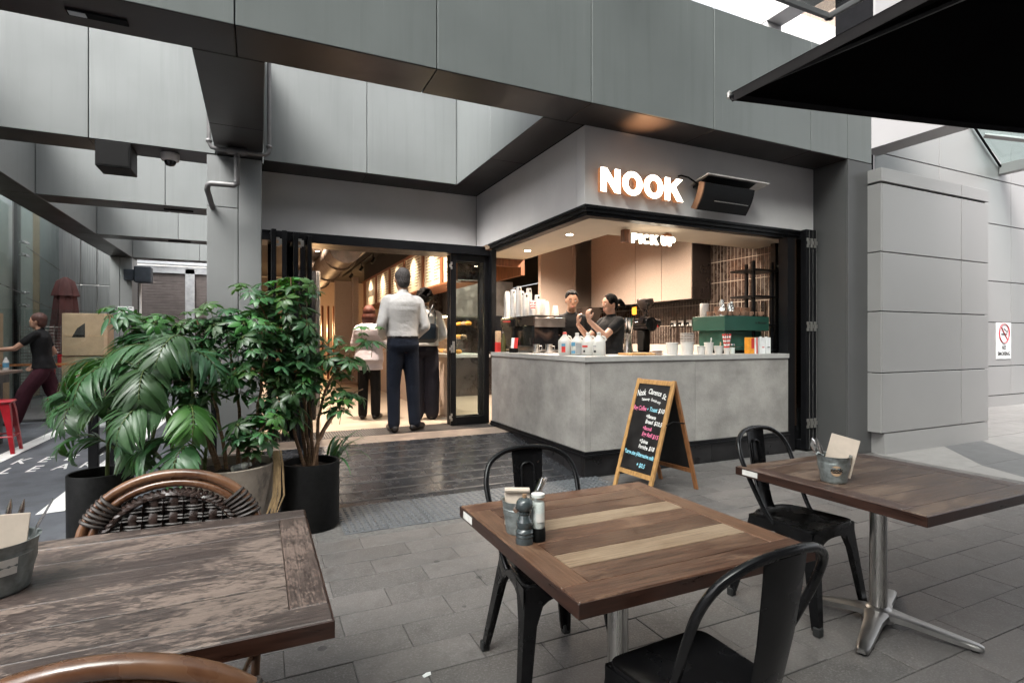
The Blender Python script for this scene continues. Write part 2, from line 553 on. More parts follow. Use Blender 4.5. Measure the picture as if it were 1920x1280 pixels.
mat('cream_ceiling', (0.55, 0.47, 0.38), rough=0.75, var=0.05, scale=2)
mat('dark_ceiling', (0.025, 0.022, 0.02), rough=0.8)
mat('laminate', (0.37, 0.29, 0.24), rough=0.5, var=0.2, scale=120, bump=0.05, bscale=200, detail=3, rand=0.03)
mat('timber_red', (0.21, 0.075, 0.03), rough=0.5, var=0.3, scale=5, stretch=(8, 8, 0.7), rand=0.1)
mat('brown_tile', (0.05, 0.034, 0.028), rough=0.28, var=0.3, scale=10, rvar=0.08)
mat('tile_grout', (0.62, 0.54, 0.46), rough=0.9, var=0.05)
mat('steel', (0.5, 0.485, 0.47), rough=0.28, metal=1.0, var=0.1, scale=4, stretch=(40, 40, 0.6), rvar=0.07)
mat('steel_cast', (0.33, 0.32, 0.31), rough=0.4, metal=1.0, var=0.1, scale=9, rvar=0.08)
mat('dark_steel', (0.12, 0.1, 0.095), rough=0.3, metal=0.9, var=0.15, scale=3, rvar=0.1)
mat('chrome', (0.75, 0.75, 0.75), rough=0.14, metal=1.0, var=0.03)
mat('nickel', (0.5, 0.48, 0.45), rough=0.35, metal=0.9, var=0.08)
mat('galvanised', (0.25, 0.275, 0.27), rough=0.42, metal=0.6, var=0.25, scale=40, rvar=0.12, detail=2)
layer('galvanised', (0.16, 0.175, 0.17), 5, (1, 1, 1), 0.5, 0.7, 0.7, rough=0.6)
mat('chair_black', (0.0045, 0.0045, 0.005), rough=0.24, spec=0.28, var=0.2, scale=6, rvar=0.1, bump=0.015, bscale=30)
layer('chair_black', (0.045, 0.03, 0.022), 30, (1, 1, 1), 0.7, 0.76, 0.6)
mat('rubber', (0.012, 0.012, 0.012), rough=0.8)
wood('wood_grey', (0.032, 0.022, 0.019), (0.078, 0.059, 0.053), (0.225, 0.17, 0.14), 0.495, 0.55, 0.7)
wood('wood_grey_y', (0.032, 0.021, 0.018), (0.078, 0.056, 0.048), (0.19, 0.135, 0.11), 0.51, 0.57, 0.6, axis='y')
wood('wood_dark', (0.045, 0.023, 0.015), (0.13, 0.077, 0.053), (0.24, 0.17, 0.125), 0.48, 0.55, 0.6)
wood('wood_dark_y', (0.042, 0.022, 0.017), (0.1, 0.062, 0.05), (0.22, 0.15, 0.12), 0.5, 0.62, 0.55, axis='y')
wood('wood_brown', (0.04, 0.017, 0.01), (0.13, 0.062, 0.037), (0.24, 0.145, 0.092), 0.5, 0.57, 0.6, rand=0.3, rough=.4, crack=.9)
wood('wood_cream', (0.16, 0.1, 0.062), (0.3, 0.215, 0.14), (0.37, 0.28, 0.195), 0.46, 0.6, 0.6, rand=0.06, crack=.5)
wood('wood_frame', (0.08, 0.038, 0.021), (0.18, 0.095, 0.056), (0.28, 0.175, 0.11), 0.5, 0.64, 0.6, axis='y')
mat('wood_edge', (0.026, 0.01, 0.006), rough=0.35, var=0.4, scale=4, stretch=(2, 2, 20), rvar=0.1, coat=0.1, detail=7)
mat('pine', (0.42, 0.23, 0.085), rough=0.45, var=0.25, scale=5, stretch=(9, 9, 0.9), rand=0.12, bump=0.05, bscale=30)
mat('pine_dark', (0.3, 0.125, 0.045), rough=0.5, var=0.25, scale=5, stretch=(9, 9, 0.9), rand=0.1)
mat('chalkboard', (0.007, 0.006, 0.006), rough=0.5, var=0.5, scale=4, rvar=0.15)
for nm, c in (('white', (0.78, 0.77, 0.75)), ('pink', (0.7, 0.17, 0.3)), ('blue', (0.28, 0.62, 0.75))):
    mat('chalk_' + nm, c, rough=0.95, var=0.2, scale=160, emit=None)
mat('rattan', (0.075, 0.03, 0.014), rough=0.3, var=0.5, scale=7, stretch=(1, 1, 1), rvar=0.08, coat=0.25, col2=(0.2, 0.1, 0.05), ramp=(0.35, 0.75), bump=0.05, bscale=40)
mat('weave', (0.028, 0.017, 0.014), rough=0.32, var=0.35, scale=25, rvar=0.1, rand=0.2)
mat('weave_wrap', (0.032, 0.025, 0.022), rough=0.5, spec=0.35, var=0.3, scale=30)
mat('napkin', (0.56, 0.47, 0.39), rough=0.9, var=0.04, scale=40, rand=0.03)
mat('sticker', (0.66, 0.64, 0.6), rough=0.6, var=0.08, scale=30)
mat('kraft', (0.5, 0.33, 0.2), rough=0.8, var=0.12, scale=30)
mat('card', (0.44, 0.31, 0.2), rough=0.85, var=0.1, scale=6, bump=0.05, bscale=40, rand=0.06)
mat('ink', (0.02, 0.018, 0.016), rough=0.7)
mat('mill_grey', (0.045, 0.055, 0.058), rough=0.22, var=0.15, scale=6, coat=0.3)
mat('cork', (0.3, 0.18, 0.1), rough=0.7)
mat('salt', (0.72, 0.72, 0.7), rough=0.7, var=0.1, scale=200)
mat('pot_black', (0.0055, 0.0055, 0.0055), rough=0.55, spec=0.25, var=0.5, scale=30, bump=0.08, bscale=60)
layer('pot_black', (0.14, 0.135, 0.13), 26, (1, 1, 1), 0.72, 0.76, 0.5)
mat('pot_stone', (0.33, 0.275, 0.225), rough=0.85, var=0.14, scale=10, bump=0.25, bscale=80, detail=8)
layer('pot_stone', (0.09, 0.08, 0.07), 11, (1, 1, 0.6), 0.53, 0.7, 0.75, detail=10)
layer('pot_stone', (0.48, 0.43, 0.38), 4, (1, 1, 0.5), 0.56, 0.75, 0.5, detail=8)
mat('soil', (0.03, 0.018, 0.011), rough=0.95, var=0.6, scale=30, bump=0.9, bscale=35, bdist=0.03)
mat('stem', (0.2, 0.115, 0.065), rough=0.75, var=0.35, scale=20, stretch=(1, 1, 6), bump=0.2, bscale=40)
mat('stem_green', (0.09, 0.12, 0.03), rough=0.6, var=0.3, scale=14)
mat('dry_leaf', (0.3, 0.2, 0.1), rough=0.8, var=0.3, scale=14)
def leafmat(name, col, col2, rough=0.32):
    m = mat(name, col, rough=rough, var=0.2, scale=5, col2=col2, rvar=0.07, rand=0.42, huer=0.03, spec=0.62, bump=0.08, bscale=30)
    N, L = m.node_tree.nodes, m.node_tree.links
    b = N['Principled BSDF']
    tl = N.new('ShaderNodeBsdfTranslucent')
    mx = N.new('ShaderNodeMixShader'); mx.inputs[0].default_value = 0.16
    tl.inputs['Color'].default_value = (col2[0] * 1.8, col2[1] * 2.1, col2[2] * 0.8, 1)
    L.new(b.outputs[0], mx.inputs[1]); L.new(tl.outputs[0], mx.inputs[2])
    L.new(mx.outputs[0], N['Material Output'].inputs['Surface'])
leafmat('leaf_palm', (0.022, 0.07, 0.023), (0.053, 0.135, 0.048), 0.38)
leafmat('leaf_umbrella', (0.022, 0.072, 0.024), (0.055, 0.138, 0.046), 0.38)
leafmat('leaf_young', (0.035, 0.11, 0.022), (0.065, 0.175, 0.035), 0.38)
mat('umbrella_fabric', (0.0025, 0.0022, 0.0024), rough=1.0, spec=0.05, var=0.2, scale=3, bump=0.1, bscale=300)
mat('umbrella_trim', (0.03, 0.026, 0.026), rough=0.8)
mat('maroon_fabric', (0.085, 0.03, 0.028), rough=0.85, var=0.25, scale=4, stretch=(1, 1, 0.4))
mat('heater_black', (0.005, 0.005, 0.0055), rough=0.5, spec=0.25, var=0.2, scale=6)
mat('copper_trim', (0.2, 0.1, 0.055), rough=0.5, metal=0.2, var=0.1)
mat('pale_metal', (0.55, 0.51, 0.48), rough=0.35, metal=0.3)
mat('pipe_grey', (0.17, 0.165, 0.165), rough=0.5, metal=0.3, var=0.12, scale=9)
mat('plastic_white', (0.7, 0.68, 0.66), rough=0.35, var=0.05)
mat('camera_white', (0.72, 0.66, 0.62), rough=0.4)
mat('camera_dome', (0.01, 0.01, 0.011), rough=0.06)
mat('speaker_blue', (0.035, 0.045, 0.058), rough=0.55, var=0.2, scale=8)
mat('cup_white', (0.56, 0.535, 0.51), rough=0.5, var=0.04, rand=0.03)
mat('milk_jug', (0.56, 0.54, 0.51), rough=0.32, var=0.03, spec=0.5, sss=0.1)
mat('label_red', (0.55, 0.035, 0.03), rough=0.5)
mat('label_blue', (0.1, 0.28, 0.42), rough=0.5)
mat('label_grey', (0.3, 0.3, 0.3), rough=0.5)
mat('orange', (0.75, 0.3, 0.03), rough=0.5, var=0.15, scale=20)
mat('green_paint', (0.022, 0.078, 0.056), rough=0.38, var=0.06, coat=0.2)
mat('ceramic_tan', (0.36, 0.21, 0.14), rough=0.45, var=0.15, rand=0.15)
mat('foil', (0.7, 0.69, 0.67), rough=0.2, metal=1.0, bump=0.8, bscale=60)
mat('black_gloss', (0.008, 0.008, 0.009), rough=0.12, var=0.1)
mat('black_plastic', (0.004, 0.004, 0.004), rough=0.6, spec=0.15)
mat('olive_bottle', (0.06, 0.055, 0.02), rough=0.25)
mat('red_paint', (0.42, 0.012, 0.022), rough=0.32, var=0.2, scale=5, coat=0.2)
layer('red_paint', (0.05, 0.02, 0.02), 22, (1, 1, 1), 0.7, 0.75, 0.8)
mat('pale_grey', (0.42, 0.44, 0.46), rough=0.45, var=0.08)
mat('shutter', (0.1, 0.085, 0.08), rough=0.6, metal=0.3, var=0.15, scale=5)
mat('shutter_frame', (0.32, 0.33, 0.34), rough=0.5, metal=0.3)
mat('stone_pale', (0.5, 0.49, 0.47), rough=0.6, var=0.06, scale=2)
mat('brushed_clad', (0.28, 0.29, 0.29), rough=0.36, metal=0.3, var=0.15, scale=3, stretch=(20, 20, 0.3), rvar=0.1)
mat('far_building', (0.62, 0.6, 0.585), rough=0.75, var=0.04, scale=1)
mat('far_brown', (0.35, 0.26, 0.21), rough=0.8)
mat('skin_light', (0.4, 0.225, 0.155), rough=0.5, var=0.1, scale=9, sss=0.12)
mat('skin_warm', (0.33, 0.175, 0.11), rough=0.5, var=0.1, scale=9, sss=0.12)
mat('hair_grey', (0.03, 0.026, 0.024), rough=0.7, spec=0.2, col2=(0.11, 0.1, 0.098), scale=160, stretch=(1, 1, 0.3), bump=0.5, bscale=180, detail=2)
mat('hair_red', (0.06, 0.013, 0.006), rough=0.55, spec=0.3, var=0.5, scale=60, stretch=(3, 3, 0.25), bump=0.5, bscale=90, bstretch=(3, 3, 0.2), detail=2)
mat('hair_black', (0.004, 0.0035, 0.0035), rough=0.8, spec=0.1, var=0.4, scale=60, stretch=(3, 3, 0.4), bump=0.5, bscale=90, detail=2)
mat('hair_brown', (0.05, 0.013, 0.007), rough=0.6, var=0.5, scale=60, stretch=(3, 3, 0.4), bump=0.5, bscale=90, detail=2)
for nm, c, bs in (('shirt_white', (0.62, 0.6, 0.58), 0.5), ('shirt_lilac', (0.62, 0.56, 0.6), 0.4), ('cloth_navy', (0.012, 0.016, 0.028), 0.5),
                  ('cloth_black', (0.008, 0.008, 0.009), 0.5), ('cloth_plum', (0.05, 0.014, 0.022), 0.4), ('cloth_charcoal', (0.016, 0.014, 0.02), 0.5)):
    mat(nm, c, rough=0.85, var=0.1, scale=5, bump=bs, bscale=7, bstretch=(1.2, 1.2, 1.8), bdist=0.035, spec=0.2)
mat('leather', (0.008, 0.006, 0.006), rough=0.3, var=0.3, scale=10)
mat('bag_navy', (0.014, 0.02, 0.026), rough=0.35, var=0.3, scale=6, bump=0.4, bscale=14, bdist=0.02)
mat('eye_white', (0.7, 0.68, 0.66), rough=0.2)
mat('eye_dark', (0.01, 0.007, 0.005), rough=0.1)
mat('lip', (0.38, 0.12, 0.1), rough=0.4)
mat('menu_face', (0.62, 0.53, 0.4), rough=0.7, var=0.03)
mat('menu_ink', (0.1, 0.075, 0.05), rough=0.8)
mat('duct_wrap', (0.085, 0.06, 0.045), rough=0.5, metal=0.3, var=0.3, scale=6, bump=0.6, bscale=10, bdist=0.03)
mat('glow_warm', (1, 1, 1), rough=0.5, emit=(1.0, 0.86, 0.66), estr=1.0)
mat('glow_sign', (1, 1, 1), rough=0.5, emit=(1.0, 0.86, 0.66), estr=3.5)
mat('glow_lamp', (1, 1, 1), rough=0.5, emit=(1.0, 0.84, 0.62), estr=28)
mat('glow_strip', (1, 1, 1), rough=0.5, emit=(1.0, 0.78, 0.45), estr=10)
mat('sign_side', (0.36, 0.14, 0.07), rough=0.4, metal=0.2, emit=(1.0, 0.42, 0.16), estr=.08)
mat('sign_white', (0.74, 0.74, 0.74), rough=0.4)
mat('sign_red', (0.55, 0.04, 0.05), rough=0.45)
glass('glass_clear', (0.93, 0.96, 0.95), 1.45)
glass('glass_dark', (0.5, 0.49, 0.47), 1.5)
glass('glass_frit', (0.66, 0.68, 0.67), 1.3)
glass('glass_facade', (0.86, 0.91, 0.9), 1.13)
glass('glass_green', (0.8, 0.87, 0.86), 1.5)
# ------------------------------------------------------------------ ground
random.seed(4)
ZB = 3.382            # underside of every beam
g = G(); g.quad((-40, -30, -0.06), (60, -30, -0.06), (60, 60, -0.06), (-40, 60, -0.06))
ground = g.build('ground', 'asphalt', kind='structure')

# pavers: courses 0.204 deep, stones 0.51 long, half bond
pav = thing('pavement', 'grey granite paving laid in half bond under the tables', None, (0, 0, 0), kind='structure')
g = G(); g.box(-1.25, 6.46, -3.0, 4.5, -0.06, -0.006); g.build('bedding', 'paver_bed', pav)
DY, DX = 0.2035, 0.51
gp = G(); gp.box(-DX / 2 + .002, DX / 2 - .002, -DY / 2 + .0018, DY / 2 - .0018, -0.03, 0, c=0.002)
paver_me = gp.mesh('paver', 'paver')
rest = G()
row = 0
y = 4.13 - DY * 4
ys = []
k = -4
for j in range(-2, 36):
    ys.append((3.725 + DY / 2 - DY * j, j))
cell = []
for yc, j in ys:
    xs = 0.35 + (0.255 if j % 2 else 0.0)
    for i in range(-5, 13):
        xc = xs + DX * i + DX / 2
        x0, x1 = xc - DX / 2, xc + DX / 2
        if x1 < -1.2 or x0 > 6.45: continue
        if x1 > 0.5 and x0 < 2.83 and yc > 3.76: continue          # tactile strip and ramp lie here
        if x0 > 2.6 and yc > 4.36: continue
        if yc > 4.36: continue
        cell.append((xc, yc))
dep = lambda p: p[0] * math.sin(R(25)) + p[1] * math.cos(R(25))
lat = lambda p: p[0] * math.cos(R(25)) - p[1] * math.sin(R(25))
vis = [p for p in cell if dep(p) > 1.7 and abs(lat(p)) / dep(p) < 1.06]
vis.sort(key=lambda p: dep(p))
near = set(vis[:296])
for p in cell:
    dz = random.uniform(-0.0018, 0.0018)
    if p in near:
        put('paver', paver_me, pav, loc=(p[0], p[1], dz), rot=(random.uniform(-.002, .002), random.uniform(-.0015, .0015), random.uniform(-.002, .002)))
    else:
        rest.box(p[0] - DX / 2 + .003, p[0] + DX / 2 - .003, p[1] - DY / 2 + .0025, p[1] + DY / 2 - .0025, -0.03, dz)
rest.build('paver_remainder', 'paver', pav, kind='stuff')

# tactile tiles, ramp, threshold
tac = thing('tactile_strip', 'strip of grey studded tactile tiles at the foot of the ramp', None, (1.7, 4.15, 0), kind='structure')
tg = G(); TW = 0.305
tg.box(-TW / 2 + .002, TW / 2 - .002, -0.305, 0.305, -0.03, 0.001, c=.002)
tile_me = tg.mesh('tactile_tile', 'tactile', True)
sg = G()
for a in range(6):
    for b in range(12):
        sg.lathe([(0.0165, 0), (0.0155, 0.003), (0.011, 0.006)], 8, (-TW / 2 + TW * (a + .5) / 6, -0.305 + 0.61 * (b + .5) / 12, 0.001), cap0=False)
stud_me = sg.mesh('studs', 'tactile', True, 70)
for i in range(8):
    x = 0.53 + TW * i + TW / 2 - 1.7
    t = put('tactile_tile', tile_me, tac, loc=(x, -0.015, 0))
    put('studs', stud_me, t, kind='stuff')
g = G(); g.box(0.2, 2.86, 4.44, 4.545, -0.05, 0.0, c=.003); g.build('border_stone', 'ramp_tile', tac, world=True)

RY0, RY1, ZS = 4.55, 6.12, 0.18
slope = math.atan2(ZS, RY1 - RY0)
ramp = thing('ramp', 'dark tiled entrance ramp with pale grooves', None, (1.45, RY0, 0), kind='structure')
Mr = Matrix.Rotation(slope, 4, 'X')
LEN = math.hypot(RY1 - RY0, ZS)
g = G(); g.box(-1.65, 1.386, 0, LEN, -0.25, -0.004, M=Mr); g.build('grout_bed', 'grout_light', ramp)
tl = LEN / 4
g = G(); g.box(-0.2055, 0.2055, -tl / 2 + .002, tl / 2 - .002, -0.02, 0, c=.0015); rt_me = g.mesh('ramp_tile', 'ramp_tile')
g = G()
for s in (-0.47, 0.0):
    g.box(-0.2045, 0.2045, tl * s + .0, tl * s + .026, -0.001, 0.0015)
rg_me = g.mesh('groove_band', 'ramp_groove')
for i in range(-4, 4):
    for j in range(4):
        x = 1.03 + 0.4135 * i + 0.207 - 1.45 + 0.001
        if x + .2 > 1.386: continue
        M = Mr @ Matrix.Translation((x, tl * (j + .5), random.uniform(-.0008, .0008)))
        t = put('ramp_tile', rt_me, ramp, M=M)
        for s in (-0.47, 0.0):
            pass
        put('groove_band', rg_me, t)
g = G(); g.box(2.70, 2.832, RY0, RY1, 0, 0.001)
g = G()
g.prism([(RY0 - .0, 0.0), (RY1, ZS), (RY1, -0.05), (RY0, -0.05)], 'x', 2.69, 2.836)
g.build('edge_tile', 'ramp_tile', ramp, world=True)
thr = G(); thr.box(-0.3, 2.836, RY1, 6.58, -0.05, ZS, c=.004); thr.build('threshold', 'threshold_stone', kind='structure')
em = thing('entrance_mat', 'ribbed grey entrance mat set into the doorway floor', 'doormat', (1.4, 6.84, ZS))
g = G(); g.box(-1.7, 1.43, -.26, .26, -0.05, -0.004); g.build('mat_base', 'rubber', em)
g = G()
for i in range(104):
    x = -1.69 + 0.03 * i
    g.box(x, x + .017, -.255, .255, -0.006, 0.003)
g.build('ribs', 'mat_rib', em, kind='stuff')
g = G(); g.box(-.36, 9.0, 7.1, 20.0, -0.05, ZS); g.box(2.84, 9.0, 4.5, 7.1, -0.05, ZS - .003)
g.build('cafe_floor', 'cafe_floor', kind='structure')

# road markings on the asphalt to the left
rm = thing('road', 'dark asphalt yard with white lines and stencilled lettering', None, (-2, 8, -0.02), kind='structure')
g = G(); g.quad((-14, -6, -0.004), (-1.22, -6, -0.004), (-1.22, 24, -0.004), (-14, 24, -0.004)); g.build('asphalt_sheet', 'asphalt', rm, world=True)
g = G(); g.quad((-1.22, 4.36, -0.003), (0.22, 4.36, -0.003), (0.22, 24, -0.003), (-1.22, 24, -0.003)); g.build('asphalt_sheet', 'asphalt', rm, world=True)
def strip(x0, x1, y0, y1, sk=0.0):
    g = G(); g.quad((x0, y0, 0.001), (x1, y0 + sk, 0.001), (x1, y1 + sk, 0.001), (x0, y1, 0.001)); g.build('painted_line', 'road_paint', rm, world=True)
strip(-1.53, -1.36, 5.24, 16, 0.03); strip(-2.70, -2.52, 5.2, 10.8); strip(-2.5, -1.2, 10.75, 10.9)
def road_text(ch, x, y, sx, sy):
    me = text_mesh('painted_letter', ch, 1.0, 'road_paint', 0, 0.012)
    put('painted_letter', me, rm, M=Matrix.Translation(Vector((x, y, 0.0015)) - Vector((-2, 8, -0.02))) @ Matrix.Diagonal((sx, sy, 1, 1)))
for i, ch in enumerate('KEEP'): road_text(ch, -2.40 + .225 * i, 7.47, 0.19, 0.44)
for i, ch in enumerate('CLEAR'): road_text(ch, -2.56 + .215 * i, 6.98, 0.19, 0.42)

# pale stone forecourt on the right with a grey diagonal band
lp = thing('forecourt', 'pale stone forecourt with a grey diagonal band', None, (8, 2, 0), kind='structure')
def slab(poly, m, z):
    g = G(); g.prism(poly, 'z', -0.05, z); g.build('slab', m, lp, world=True)
bandA = lambda y: 7.75 - (3.88 - y) * 1.08
bandB = lambda y: 8.62 - (3.88 - y) * 0.95
y0 = -2.0
ny = 7
for i in range(ny):
    a, b = y0 + (3.95 - y0) * i / ny, y0 + (3.95 - y0) * (i + 1) / ny - .004
    xa0, xa1, xb0, xb1 = max(6.466, bandA(a)), max(6.466, bandA(b)), max(6.466, bandB(a)), max(6.466, bandB(b))
    if xa1 > 6.47: slab([(6.466, a), (xa0, a), (xa1, b), (6.466, b)], 'light_stone', 0.001)
    slab([(xa0 + .003, a), (xb0, a), (xb1, b), (xa1 + .003, b)], 'grey_stone', 0.001)
    for k in range(4):
        x0 = lambda q: q + .003 if k == 0 else q + 1.6 * k + .003
        slab([(x0(xb0), a), (xb0 + 1.6 * (k + 1), a), (xb1 + 1.6 * (k + 1), b), (x0(xb1), b)], 'light_stone', 0.001)
for i in range(10):
    for j in range(3):
        a = 8.72 + 1.2 * i
        slab([(a, 3.955 + .62 * j), (a + 1.196, 3.955 + .62 * j), (a + 1.196, 4.57 + .62 * j), (a, 4.57 + .62 * j)], 'light_stone', 0.001)

# ------------------------------------------------------------------ clad beams and columns
def panel(par, x0, x1, y0, y1, z0, z1, m='panel_metal'):
    g = G(); g.box(x0, x1, y0, y1, z0, z1, c=.004); g.build('cladding_panel', m, par, world=True)

def beam_x(name, label, x0, x1, y0, y1, joints, z1=4.58, group='clad beams of the open canopy', m='panel_pale', m0=None):
    b = thing(name, label, 'beam', ((x0 + x1) / 2, y0, ZB), group=group)
    g = G(); g.box(x0 + .01, x1 - .01, y0 + .02, y1 - .02, ZB + .02, z1 - .01); g.build('core', 'joint_dark', b, world=True)
    e = [x0] + joints + [x1]
    for a, c in zip(e[:-1], e[1:]):
        panel(b, a + .004, c - .004, y0, y0 + .02, ZB + .004, z1, m0 or m)
        panel(b, a + .004, c - .004, y1 - .02, y1, ZB + .004, z1, m)
        panel(b, a + .003, c - .003, y0 + .003, y1 - .003, ZB, ZB + .02, 'soffit_dark')
    return b

def beam_y(name, label, x0, x1, y0, y1, joints, z1=4.58, group='clad beams of the open canopy', m='panel_pale', m0=None):
    b = thing(name, label, 'beam', (x0, (y0 + y1) / 2, ZB), group=group)
    g = G(); g.box(x0 + .02, x1 - .02, y0 + .01, y1 - .01, ZB + .02, z1 - .01); g.build('core', 'joint_dark', b, world=True)
    e = [y0] + joints + [y1]
    for a, c in zip(e[:-1], e[1:]):
        panel(b, x0, x0 + .02, a + .004, c - .004, ZB + .004, z1, m)
        panel(b, x1 - .02, x1, a + .004, c - .004, ZB + .004, z1, m)
        panel(b, x0 + .003, x1 - .003, a + .003, c - .003, ZB, ZB + .02, 'soffit_dark')
    return b

front = beam_x('clad_beam', 'long grey clad beam crossing the foreground above the cafe sign', -8, 6.53, 4.0, 4.442, [-5.72, -4.32, -2.93, -1.54, -.142, 1.235, 2.631, 4.056, 5.465, 6.09])
beam_y('clad_beam', 'dark clad beam with grey pipes running to the column beside the cafe door', -0.43, 0.045, 4.446, 7.3, [5.9])
beam_x('clad_beam', 'pale clad beam carrying the dome camera left of the column', -2.866, -0.434, 6.87, 7.3, [-1.577])
beam_x('clad_beam', 'pale clad beam over the cafe doorway', 0.049, 2.388, 6.87, 7.3, [1.22])
beam_y('clad_beam', 'clad beam edging the cafe roof left of the sign corner', 2.392, 2.832, 4.446, 7.3, [5.72])
beam_x('clad_beam', 'second pale cross beam behind the dome camera', -2.866, 0.3, 9.82, 10.33, [-1.3])
beam_x('clad_beam', 'third pale cross beam farther back over the yard', -2.866, 0.3, 13.05, 13.5, [-1.5])
beam_x('clad_beam', 'farthest cross beam above the rear gates', -2.866, 0.5, 16.35, 16.8, [-1.4])
beam_y('clad_beam', 'long clad beam running back along the left side of the yard', -3.33, -2.87, 2.0, 17.0, [4.2, 6.9, 9.8, 13.0])

# column beside the doorway
col = thing('clad_column', 'grey clad column beside the cafe door with a pipe at its top', 'column', (-0.22, 6.9, 0), group='clad columns')
g = G(); g.box(-0.50, 0.015, 6.91, 7.32, -.02, ZB - .004); g.build('core', 'joint_dark', col, world=True)
panel(col, -0.52, -0.212, 6.88, 6.9, 0.0, 2.80); panel(col, -0.52, -0.212, 6.88, 6.9, 2.808, ZB - .004)
panel(col, -0.204, 0.03, 6.872, 6.9, 0, ZB - .004)
panel(col, 0.018, 0.032, 6.905, 7.3, 0, ZB - .004); panel(col, -0.522, -.505, 6.905, 7.3, 0, ZB - .004)
# column at the right end of the front beam
col = thing('clad_column', 'dark clad column at the right corner of the cafe front', 'column', (6.3, 4.2, 0), group='clad columns')
g = G(); g.box(6.12, 6.5, 4.02, 4.8, -.02, ZB - .004); g.build('core', 'joint_dark', col, world=True)
panel(col, 6.098, 6.53, 4.0, 4.02, 0, ZB - .004, 'panel_column')
panel(col, 6.1, 6.118, 4.024, 4.45, 0, ZB - .004, 'panel_column'); panel(col, 6.512, 6.53, 4.024, 4.8, 0, ZB - .004, 'panel_column')
# far left column
col = thing('clad_column', 'far grey column at the back of the yard with a small white notice', 'column', (-3.1, 16.4, 0), group='clad columns')
g = G(); g.box(-3.3, -2.9, 16.37, 16.98, -.02, ZB - .004); g.build('core', 'joint_dark', col, world=True)
panel(col, -3.33, -3.13, 16.35, 16.37, 0, ZB - .004, 'panel_metal'); panel(col, -3.12, -2.87, 16.35, 16.37, 0, ZB - .004)
panel(col, -2.89, -2.872, 16.375, 17, 0, ZB - .004)
nb = thing('notice', 'small white notice with a black camera pictogram on the far column', 'sign', (-3.0, 16.34, 2.05))
g = G(); g.box(-.17, .17, -.006, 0, -.1, .1, c=.002); g.build('plate', 'sign_white', nb)
g = G(); g.prism([(-.06, .01), (.07, .045), (.075, .02), (-.05, -.02)], 'y', -.0095, -.0075); g.box(-.13, .13, -.0095, -.0075, .065, .08); g.box(-.12, .12, -.0095, -.0075, -.075, -.06); g.build('pictogram', 'ink', nb)

# ------------------------------------------------------------------ panelled walls on the right
pw = thing('panelled_wall', 'low pale grey panelled wall to the right of the cafe column', 'wall', (7.5, 3.9, 0))
g = G(); g.box(6.56, 8.72, 3.88, 4.9, 0, 3.24); g.build('core', 'joint_dark', pw, world=True)
zs = [0.245, 0.939, 1.647, 2.331, 3.12]
for z0, z1 in zip(zs[:-1], zs[1:]):
    for x0, x1 in ((6.48, 8.10), (8.11, 8.75)):
        panel(pw, x0, x1 - .004, 3.85, 3.875, z0 + .0055, z1 - .0055, 'panel_light')
    panel(pw, 6.45, 6.475, 3.85, 4.3, z0 + .0055, z1 - .0055, 'panel_light')
    panel(pw, 8.753, 8.775, 3.87, 4.9, z0 + .0055, z1 - .0055, 'panel_light')
for x0, x1 in ((6.45, 8.10), (8.11, 8.75)):
    g = G(); g.box(x0, x1 - .004, 3.846, 4.9, 3.14, 3.29, c=.003); g.build('coping', 'panel_light', pw, world=True)
g = G(); g.prism([(3.856, 0.24), (3.848, 0.0), (4.88, 0.0), (4.88, 0.24)], 'x', 6.52, 8.74); g.build('plinth', 'panel_light', pw, world=True)

bw = thing('panelled_wall', 'tall pale panelled facade behind, with the no smoking sign', 'wall', (12, 5.7, 0))
g = G(); g.box(6.75, 24, 5.73, 6.0, 0, 3.3); g.box(9.4, 24, 5.731, 6.4, 3.3, 11.9); g.build('core', 'joint_dark', bw, world=True)
zz = [0.22, 0.80, 1.665, 2.474, 3.6, 4.48, 5.9, 7.3, 8.7, 10.2, 11.9]
xx = [6.7, 9.38, 11.27, 13.8, 15.9, 18.0, 21.0, 24.0]
for z0, z1 in zip(zz[:-1], zz[1:]):
    for x0, x1 in zip(xx[:-1], xx[1:]):
        if x0 < 9 and z1 > 3.7: continue
        panel(bw, x0 + .006, x1 - .006, 5.7, 5.73, z0 + .008, z1 - .008, 'panel_light')
g = G(); g.box(6.7, 24, 5.695, 5.74, 0, 0.212); g.build('plinth', 'panel_light', bw, world=True)

ns = thing('no_smoking_sign', 'white no smoking sign with a red barred circle on the pale facade', 'sign', (13.49, 5.698, 1.30))
g = G(); g.box(-.28, .28, -.012, 0, -.36, .36, c=.003); g.build('plate', 'sign_white', ns)
g = G()
ring = [(0.19 * math.cos(a), -.0155, .15 + 0.19 * math.sin(a)) for a in [2 * PI * k / 32 for k in range(32)]]
g.tube(ring, .018, 6, True, flat=(1, .25)); g.tube([(-.13, -.0155, .285), (.13, -.0155, .015)], .016, 6, flat=(1, .25)); g.build('barred_circle', 'sign_red', ns)
g = G(); g.box(-.1, .09, -.0145, -.0125, .115, .145); g.box(.1, .115, -.0145, -.0125, .115, .145); g.tube([(.1, -.0135, .16), (.12, -.0135, .2), (.05, -.0135, .21), (.0, -.0135, .25)], .012, 6, flat=(1, .1)); g.build('cigarette', 'ink', ns)
for s, z, sz in (('NO', -.17, .105), ('SMOKING', -.29, .105)):
    put('lettering', text_mesh('lettering', s, sz, 'ink', .001, .002, 'CENTER'), ns, loc=(0, -.0145, z), rot=(R(90), 0, 0))

